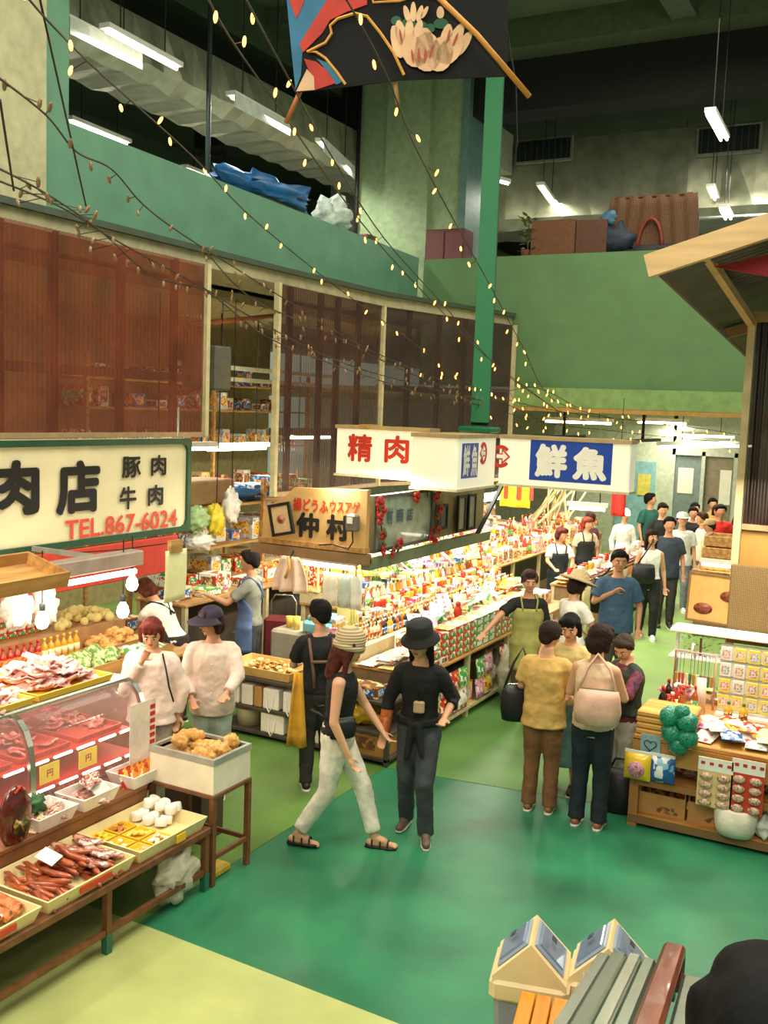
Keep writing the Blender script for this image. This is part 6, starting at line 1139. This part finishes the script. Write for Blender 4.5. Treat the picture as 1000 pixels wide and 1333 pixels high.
def hang(px0, py0, px1, py1, pi_, label, y=7.66, sc=22, depth=.05, extra=None):
    a = onY(px0, py0, y); b = onY(px1, py1, y); w, h = abs(b.x-a.x), abs(a.z-b.z); c = ((a.x+b.x)/2, y, b.z); t = thing('snack_bag', label, 'bag', c)
    m = M(); m.sheet(lambda u, v: ((u-.5)*w, -depth*(max(0, sin(pi*u)*sin(pi*v)))**.5, h*v), 10, 10); m.sheet(lambda u, v: ((.5-u)*w, .012, h*v), 4, 4); mk('pouch', m, mat(*extra[0], **extra[1]) if extra else pm(pi_, sc), t); mk('top_seal', M().box(-w/2, -.003, h-.004, w/2, .006, h+.02), m_white, t); return t, w, h
t, w, h = hang(814, 977, 846, 1018, 1, 'big yellow snack bag with a purple picture hanging on the counter', 7.63, extra=(('f2c62c', .3), dict(coat=.5, amt=.08))); mk('picture', M().lathe([(0, 0), (.065, 0), (.06, .01)], 14), mat('b06a8a', .5, kind='blotch', h2='d8a0a8', h3='8a3a5a', scale=40), t, (.0, -.052, h*.45), (pi/2, 0, 0))
hang(847, 982, 877, 1022, 2, 'snack bag of pale pieces with blue top hanging beside the yellow one')
for (a, b, c_, d, lb, red) in ((910, 984, 951, 1056, 'hanging card of brown snack packs, left one', 0), (954, 986, 992, 1064, 'hanging red and white card of snack packs, right one', 1)):
    p = onY(a, b, 7.64); q = onY(c_, d, 7.64); w, h = q.x-p.x, p.z-q.z; t = thing('snack_card', lb, 'card', (p.x, 7.64, q.z)); mk('card', M().box(0, 0, 0, w, .008, h), mat('c8402c' if red else 'e4c88c', .5), t); mk('header', M().box(0, -.004, h*.74, w, 0, h), m_white, t)
    for r_ in range(4):
        for k in range(2): mk('small_pack', M().ell(((k+.5)*w/2, -.012, (r_+.5)*h*.18), (w*.2, .018, h*.075), 10, 6), mat('a86a5c', .3, kind='blotch', h2='e8c8a8', h3='7a3a2c', scale=50, coat=.6), t)
    for k in range(4): mk('red_mark', M().box(.02+k*w/4, -.006, h*.86, .05+k*w/4, -.004, h*.92), m_red, t)
def cbox(x, w, lb):
    t = thing('cardboard_box', lb, 'box', (x, 7.76, .097)); m = M().box(0, 0, 0, w, .3, .01).box(0, 0, .01, w, .01, .17).box(0, .29, .01, w, .3, .22).box(0, .01, .01, .01, .29, .22).box(w-.01, .01, .01, w, .29, .22); mk('carton', m, mat('b98248', .7, amt=.1), t); mk('print_panel', M().box(w*.4, -.002, .03, w*.85, 0, .08), mat('6a4a2c', .6, kind='print', h2='b98248', h3='8a6034', scale=40), t); return t
cbox(-1.74, .36, 'open cardboard box of snack bags at the left of the bottom shelf'); cbox(-1.36, .32, 'open cardboard box of yellow packets right beside it')
for k in range(9): packet((-1.70+.035*k, 7.9+.03*(k % 3), .22+.02*(k % 2)), (9, 1, 9)[k % 3], .14, .2, .05, 'in the left cardboard box', uni(-1, 1), .5)
for k in range(8): packet((-1.33+.035*k, 7.9+.03*(k % 3), .22+.03*(k % 2)), 1, .14, .2, .04, 'in the right cardboard box', uni(-1, 1), .5)
t = thing('white_basket', 'white wrapped basket with yellow snacks on the bottom shelf', 'basket', (-1.0, 7.72, .0)); mk('basket_body', M().loft([ring(z, rx, ry, 16) for z, rx, ry in ((.10, .13, .09), (.16, .15, .11), (.30, .165, .125), (.31, .15, .11))]), mat('ece2cc', .6, bump=.4), t)
for k in range(5): packet((-1.0+.05*(k-2), 7.72, .30+.02*(k % 2)), 1, .1, .13, .04, 'in the white wrapped basket', uni(-1, 1), .4)
polybag('clear white plastic bag right of the white basket', (-.80, 7.80, .097), (.10, .1, .09), 'e8e4d8', seed=51); polybag('second clear bag at the right edge of the bottom shelf', (-.62, 7.8, .097), (.1, .1, .1), 'e4e0d4', seed=52)
for k in range(10): packet((-1.6+.19*k, 8.0, .388), (9, 6, 1)[k % 3], .18, .22, .12, 'on the dim middle shelf of the right counter', uni(-.3, .3))
# ---------------------------------------------------------------- bags carried by people
def handbag(label, loc, s_, c, rz, strap, soft_=True, cat='handbag', sp=None):
    t = thing('handbag', label, cat, loc, rz); w, d, h = s_; mk('bag_body', M().loft([ring(z*h, w*k, d*q, 16) for z, k, q in ((0, .34, .3), (.04, .44, .45), (.4, .5, .5), (.8, .46, .34), (1, .42, .14))]), mat(c, .45, amt=.15, bump=.2), t); mk('zip', M().box(-w*.36, -.006, h, w*.36, .006, h+.01), m_steel, t)
    mk('strap', M().tube(strap, .011, 6), sp or mat(c, .5), t); return t
handbag('pale pink shoulder bag on the peach top woman', (-1.99, 7.30, .88), (.36, .15, .27), 'e3b29a', .25, [(-.15, 0, .25), (-.09, .04, .42), (-.02, .12, .52), (.08, .05, .42), (.14, 0, .25)])
handbag('black handbag under the arm of the mustard top woman', (-2.73, 7.60, .70), (.30, .14, .30), '15110f', .6, [(-.12, 0, .28), (-.05, .02, .48), (.03, .05, .60), (.08, .0, .46), (.12, 0, .28)])
handbag('black shoulder bag on the hip of the white top walker', (-3.36, 14.36, .84), (.34, .15, .28), '101214', .3, [(-.1, 0, .26), (.10, .03, .6), (.12, .1, .66)])
handbag('small black waist bag of the striding woman', (-3.46, 6.00, .86), (.22, .10, .14), '0f0f10', 1.0, [(-.09, 0, .12), (-.16, .05, .18), (-.2, .12, .2)], cat='waist bag')
handbag('dark shoulder bag behind the blue shirted man', (-3.08, 11.25, .95), (.3, .16, .4), '15191e', .3, [(-.08, 0, .38), (.02, -.12, .5), (.06, -.1, .55)])
handbag('dark bag standing at the old womans feet', (-1.93, 7.92, 0), (.30, .2, .36), '1a1c1a', .2, [(-.1, 0, .34), (-.05, 0, .44), (.05, 0, .44), (.1, 0, .34)])
solo('yellow_garment', M().sheet(lambda u, v: (.10*(u-.5)*(1.6-v), .03*sin(u*7), .62*v), 8, 6, .015), mat('d8a02c', .8, amt=.15), 'mustard yellow cloth bag hanging beside the crossed strap shopper', 'cloth bag', (-4.30, 6.72, .42), .6)
def body_strap(name, label, pts, c, r=.014): return tag(mk(name, M().tube(pts, r, 6), mat(c, .6)), label, 'strap')

for x, lb in ((-5.3, 'rail carrying the tubes over the far back counter'), (-3.97, 'rail carrying the tube over the two saleswomen')): tag(mk('ceiling_rail', M().box(x-.03, 12.5, 2.83, x+.03, 17.5, 2.88).box(x-.02, 16.3, 2.88, x+.02, 16.34, 3.5)), lb, 'rail') if 0 else tag(mk('ceiling_rail', M().box(x-.03, 12.5, 2.83, x+.03, 17.5, 2.88).box(x-.02, 16.3, 2.88, x+.02, 16.34, 3.5), m_dark), lb, 'rail')
for p, lb in (((-4.87, 13.3, 2.25), 'cord holding the yellow banner'),): tag(mk('hanging_line', M().tube([p, (p[0]-.43, p[1], 2.85)], .006, 4), m_dark), lb, 'cord')
# ================================================================ foreground: bins, slatted table, escalator
def bin_(loc, rz, label):
    t = thing('waste_bin', label, 'waste bin', loc, rz); a, b = .155, .165; cr = mat('ecd3a0', .45, amt=.05)
    rr = lambda z, x, y: [V((sx_*x*(1 if k else .86), sy_*y*(.84 if k else 1), z)) for (sx_, sy_, k) in ((-1, -1, 0), (1, -1, 0), (1, -1, 1), (1, 1, 1), (1, 1, 0), (-1, 1, 0), (-1, 1, 1), (-1, -1, 1))]
    mk('bin_body', M().loft([rr(0, a*.8, b*.8), rr(.03, a*.82, b*.82), rr(.58, a*.95, b*.95)], smooth=False), mat('8f94a4', .45, amt=.06), t)
    lid = M().loft([rr(.585, a, b), rr(.60, a*1.08, b*1.08), rr(.665, a*1.08, b*1.08), rr(.68, a*1.0, b*1.0)], smooth=False); hp_, zz = .86, .665
    P0 = [(-a, -b, zz), (a, -b, zz), (a, b, zz), (-a, b, zz), (-a*.92, 0, hp_), (a*.92, 0, hp_)]
    ent = [(-a*.98, -b, zz+.03), (a*.98, -b, zz+.03), (a*.98, b, zz+.03), (-a*.98, b, zz+.03)]
    lid.add(P0[:4]+ent+P0[4:], [(0, 1, 5, 4), (2, 3, 7, 6), (1, 2, 6, 9, 5), (3, 0, 4, 8, 7), (4, 5, 9, 8), (6, 7, 8, 9)])
    l = mk('lid', lid, cr, t)
    for s_ in (-1, 1):
        q = []; 
        for (u, v) in ((-.74, .13), (.74, .13), (.74, .92), (-.74, .92)): q.append(V((a*u, s_*b*(1-v), zz+.03+(hp_-zz-.03)*v)))
        n = V((0, s_*(hp_-zz-.03), b)).normalized(); c_ = sum(q, V())/4
        fr = [p+n*.004 for p in q]; inn = [c_+(p-c_)*.93+n*.012 for p in q]; m = M().add(fr+inn, [(0, 1, 5, 4), (1, 2, 6, 5), (2, 3, 7, 6), (3, 0, 4, 7), (4, 5, 6, 7)] if s_ < 0 else [(4, 5, 1, 0), (5, 6, 2, 1), (6, 7, 3, 2), (7, 4, 0, 3), (7, 6, 5, 4)])
        f_ = mk('swing_flap', m, mat('8e9cb2', .3, amt=.06, coat=.3), t); inn2 = [c_+(p-c_)*.80+n*.0135 for p in q]; mk('flap_panel', M().add(inn2+[p+n*.006 for p in [c_+(p_-c_)*.76+n*.0135 for p_ in q]], [(0, 1, 5, 4), (1, 2, 6, 5), (2, 3, 7, 6), (3, 0, 4, 7), (4, 5, 6, 7)] if s_ < 0 else [(4, 5, 1, 0), (5, 6, 2, 1), (6, 7, 3, 2), (7, 4, 0, 3), (7, 6, 5, 4)]), mat('76869f', .25, amt=.06, coat=.4), f_)
        d = V((1, 0, 0)); mk('push_mark', M().obox(c_+n*.022+V((0, 0, .03)), (.035, .03, .003), Matrix((d, n.cross(d), n)).transposed()), mat('3f4a5c', .4), f_)
    return t
bin_((-1.375, 4.20, 0), R(104), 'cream waste bin with house shaped lid, left one of the pair'); bin_((-1.06, 4.36, 0), R(100), 'cream waste bin with house shaped lid, right one behind the glass')
t = thing('slatted_table', 'orange wooden slatted table in front of the waste bins', 'table', (-.90, 3.72, 0)); t.rotation_euler = (0, 0, R(12)); ms_ = mat('dd8a1c', .45, kind='wood', scale=5, amt=.2)
for k in range(5): mk('slat', M().rbox(-.38+.070*k, -.75, .665, -.38+.070*k+.063, .33, .70, .004), ms_, t)
mk('cross_rail', M().box(-.37, -.70, .62, -.04, -.65, .665), ms_, t); mk('cross_rail', M().box(-.37, .25, .62, -.04, .30, .665), ms_, t)
for (x, y) in ((-.34, -.68), (-.055, -.68), (-.34, .27), (-.055, .27)): mk('leg', M().box(x-.022, y-.022, 0, x+.022, y+.022, .62), ms_, t)
p = onZ(768, 1305, .73); t = thing('drinking_glass', 'clear drinking glass with red marks on the slatted table', 'glass', (p.x, p.y, .70)); mk('glass_wall', M().lathe([(.028, 0), (.036, .15), (.034, .15), (.026, .01), (0, .008)], 16), mat('dfe8e4', .05, amt=0, alpha=.35, coat=1.), t)
for k in range(4): mk('red_band', M().lathe([(.031+.001*k, .02+.012*k), (.0315+.001*k, .026+.012*k)], 16), mat('b8402c', .4), t)
mk('spoon', M().tube([(0, 0, .02), (.02, .0, .18)], .005, 5), m_steel, t)
# escalator: two steel deckings and a dark red handrail coming up towards the camera
e1 = at(878, 1236, 4.0); e0 = e1+V((.30, -.95, .0))
hd_ = (at(832, 1345, 3.05)-at(868, 1245, 4.0)); hd_.normalize(); side = hd_.cross(V((0, 0, 1))).normalized()
def epath(off, z, n_end=.0): return off
t = struct('trim_escalator', M().box(0, 0, 0, .001, .001, .001), m_dark) if 0 else thing('escalator', 'steel escalator with dark red rubber handrail at the lower right', 'escalator', tuple(V((e1.x, e1.y, 0))))
og = V((e1.x, e1.y, 0)); upn = side.cross(hd_).normalized()
if upn.z < 0: upn = -upn
S = side if side.dot(V((-1, 0, 0))) > 0 else -side     # towards the left in view
H0 = e1-og; q1 = H0+hd_*2.1
prof = [H0+V((0, 0, -.16))+(-hd_)*(-.02), H0+V((0, 0, -.10))-hd_*.05, H0+V((0, 0, -.03))-hd_*.045, H0+V((0, 0, .0)), H0+hd_*.4, q1]
def strip(pts, w, h_, mt, name, par=t, rnd_=.3):
    rings = []
    for i, p in enumerate(pts):
        d = (pts[min(i+1, len(pts)-1)]-pts[max(i-1, 0)]).normalized(); nn = S.cross(d).normalized(); nn = nn if nn.dot(upn) > 0 or i < 3 else -nn
        if i == 0: nn0 = nn
        if i and nn.dot(last) < 0: nn = -nn
        last = nn
        c8 = [(-1, -.4), (-.75, -1), (.75, -1), (1, -.4), (1, .5), (.7, 1), (-.7, 1), (-1, .5)]; rings.append([p+S*w/2*a+nn*h_/2*b for a, b in c8])
    return mk(name, M().loft(rings, smooth=False), mt, par)
strip(prof, .085, .045, mat('7a1f18', .28, amt=.08, coat=.5), 'handrail'); dn = -upn*.12
Q = lambda o, pts: [p+o for p in pts]
body = [H0+V((0, 0, -.20))-hd_*.02, H0+hd_*.02-upn*.06, H0+hd_*.4-upn*.06, q1-upn*.06]
m_esc = mat('9ba59a', .3, .7, amt=.06)
strip(Q(V((0, 0, 0)), body), .035, .06, m_esc, 'balustrade_panel')
for k, (so, up_, w) in enumerate(((.085, -.055, .05), (.14, -.05, .05), (.20, -.055, .06), (.26, -.075, .05))): strip([H0+hd_*.03+S*so+upn*(up_-.03), H0+hd_*.10+S*so+upn*up_, H0+hd_*.5+S*so+upn*up_, q1+S*so+upn*up_], w, .05, mat(('a4b0a4', 'c2cabc', '8f9c92', 'a9b5aa')[k], .25, .75, amt=.05), 'deck_strip')
mk('outer_panel', M().add([H0+S*.29+hd_*.05-upn*.07, q1+S*.29-upn*.07, V((q1.x, q1.y, 0))+S*.29, V((H0.x, H0.y, 0))+S*.29+hd_*.05]+[p_ for p_ in [H0+S*.26+hd_*.05-upn*.07, q1+S*.26-upn*.07, V((q1.x, q1.y, 0))+S*.26, V((H0.x, H0.y, 0))+S*.26+hd_*.05]], [(0, 1, 2, 3), (4, 7, 6, 5), (0, 4, 5, 1), (2, 6, 7, 3), (1, 5, 6, 2), (0, 3, 7, 4)]), m_esc, t)
strip([H0-S*.085+V((0, 0, -.28)), H0-S*.085+hd_*.0-upn*.12, H0-S*.085+hd_*.12-upn*.07, q1-S*.085-upn*.07], .08, .03, mat('7f8f84', .3, .6), 'deck_strip')
mk('inner_panel', M().add([H0-S*.12+hd_*.02-upn*.10, q1-S*.12-upn*.08, V((q1.x, q1.y, 0))-S*.12, V((H0.x, H0.y, 0))-S*.12+hd_*.02]+[p_ for p_ in [H0-S*.09+hd_*.02-upn*.10, q1-S*.09-upn*.08, V((q1.x, q1.y, 0))-S*.09, V((H0.x, H0.y, 0))-S*.09+hd_*.02]], [(0, 1, 2, 3), (4, 7, 6, 5), (0, 4, 5, 1), (2, 6, 7, 3), (1, 5, 6, 2), (0, 3, 7, 4)]), mat('6f7f74', .35, .5), t)
struct('floor_landing', M().box(hp_.x-.7, hp_.y-.6, 0, hp_.x+.9, hp_.y+.7, hp_.z-1.6), m_grey)

# ================================================================ strings of little lights
bulb_me = [M().ell((0, 0, 0), (.009, .009, .022), 6, 6).mesh('bulb', m_bulb), M().ell((0, 0, 0), (.009, .009, .022), 6, 6).mesh('bulb', mat('8a6a44', .3))]
m_wire = mat('3a2e1c', .7)
def light_string(label, pts, n, lit=True, r=.0045, hangl=.05, every=1, frm=0., dj=.10):
    """pts: (px, py, D) ; cords hang in 3-D between these points"""
    W3 = [at(*p) for p in pts]; og = W3[0]; t = thing('light_string', label, 'light string', tuple(og)); fine = []
    for i in range(len(W3)-1):
        for k in range(6):
            u = k/6; a_, b_ = W3[i], W3[i+1]; p0 = W3[max(i-1, 0)]; p3 = W3[min(i+2, len(W3)-1)]
            fine.append(.5*((2*a_)+(b_-p0)*u+(2*p0-5*a_+4*b_-p3)*u*u+(3*a_-p0-3*b_+p3)*u**3))
    fine.append(W3[-1]); fine = [p-og for p in fine]; mk('wire', M().tube(fine, r, 5), m_wire, t)
    L = [0]
    for a_, b_ in zip(fine, fine[1:]): L.append(L[-1]+(b_-a_).length)
    for k in range(n):
        s_ = L[-1]*(frm+(1-frm)*(k+uni(.2, .8))/n); i = max(j for j in range(len(L)) if L[j] <= s_); i = min(i, len(fine)-2); p = fine[i].lerp(fine[i+1], (s_-L[i])/max(L[i+1]-L[i], 1e-6))
        o = V((uni(-1, 1)*dj*.5, uni(-1, 1)*dj*.5, -hangl*uni(-.4, 1))); e = p+o
        b = link('bulb', bulb_me[0 if lit else 1], t, e, (uni(-.5, .5), uni(-.5, .5), 0)); q = (p-e); mk('lead', M().tube([V((0, 0, 0)), q], .0025, 3, cap=False), m_wire, t, e)
    return t
light_string('lit string running from the top left corner to the light boxes', [(30, -10, 3.2), (65, 30, 3.6), (130, 95, 4.3), (250, 203, 5.6), (330, 285, 6.8), (440, 375, 8.4), (530, 440, 9.8), (610, 500, 11.0), (700, 545, 12.2)], 24, dj=.12)
light_string('lit string crossing left of the column to the green pole', [(262, -20, 3.4), (300, 50, 4.0), (370, 150, 5.0), (440, 250, 6.2), (500, 325, 7.4), (570, 400, 8.8), (640, 470, 10.3), (740, 545, 12.4)], 19, dj=.12)
light_string('second lit string close beside it, from the top edge', [(310, -20, 3.6), (372, 95, 4.6), (430, 200, 5.8), (500, 310, 7.3), (580, 400, 9.0), (650, 480, 10.8), (720, 530, 12.2)], 13, dj=.12)
light_string('lit string passing in front of the big column and the pole', [(440, -20, 3.8), (500, 90, 4.6), (540, 190, 5.6), (590, 285, 6.8), (640, 375, 8.4), (680, 450, 10.2), (720, 520, 12.0), (800, 545, 13.4)], 22, dj=.12)
light_string('unlit dark string sagging across the left balcony wall', [(-10, 95, 3.4), (60, 150, 4.0), (100, 198, 4.4), (145, 220, 4.8), (185, 265, 5.3), (230, 300, 5.7), (300, 345, 6.5), (380, 395, 7.6), (480, 455, 9.2), (600, 505, 11.0)], 30, False)
light_string('unlit tangled string low across the reddish screen', [(-10, 215, 3.6), (60, 252, 4.2), (130, 300, 4.9), (200, 360, 5.6), (270, 380, 6.2), (350, 440, 7.2), (450, 480, 8.6), (560, 515, 10.2), (640, 530, 11.4)], 46, False, dj=.2)
light_string('second unlit tangled string just above the first screen edge', [(-10, 232, 3.8), (80, 270, 4.5), (160, 318, 5.2), (260, 372, 6.1), (340, 420, 7.1), (440, 470, 8.5), (540, 500, 9.9), (640, 525, 11.4)], 46, False, dj=.2)
light_string('unlit string hanging over the gap and middle screen', [(270, 330, 6.0), (330, 390, 6.9), (420, 430, 8.2), (520, 480, 9.6), (620, 520, 11.2)], 26, False, dj=.2)
light_string('lit string along the ledge under the green wall, upper one', [(640, 515, 12.0), (700, 530, 12.8), (760, 540, 13.5), (830, 548, 14.2), (900, 556, 14.6), (965, 566, 15.0)], 22, dj=.3, hangl=.15)
light_string('lit string along the ledge under the green wall, lower one', [(650, 535, 12.0), (720, 552, 12.8), (790, 560, 13.6), (860, 568, 14.4), (965, 578, 15.0)], 22, dj=.3, hangl=.15)
light_string('lit string gathering at the top of the pole collar', [(560, 470, 10.6), (610, 500, 11.2), (650, 510, 11.8), (700, 505, 12.6), (750, 530, 13.2)], 20, dj=.3, hangl=.12)
for (a, b, lb) in (((50, -10, 3.4), (112, 268, 4.8), 'thin cord dropping across the upper left pillar'), ((0, 130, 3.2), (18, 248, 3.8), 'thin cord at the far left edge'), ((540, -10, 7.0), (545, 20, 7.1), 'thin cord above the kite')):
    tag(mk('long_rope', M().tube([at(*a), at(*b)], .0045, 5), m_wire), lb, 'cord')
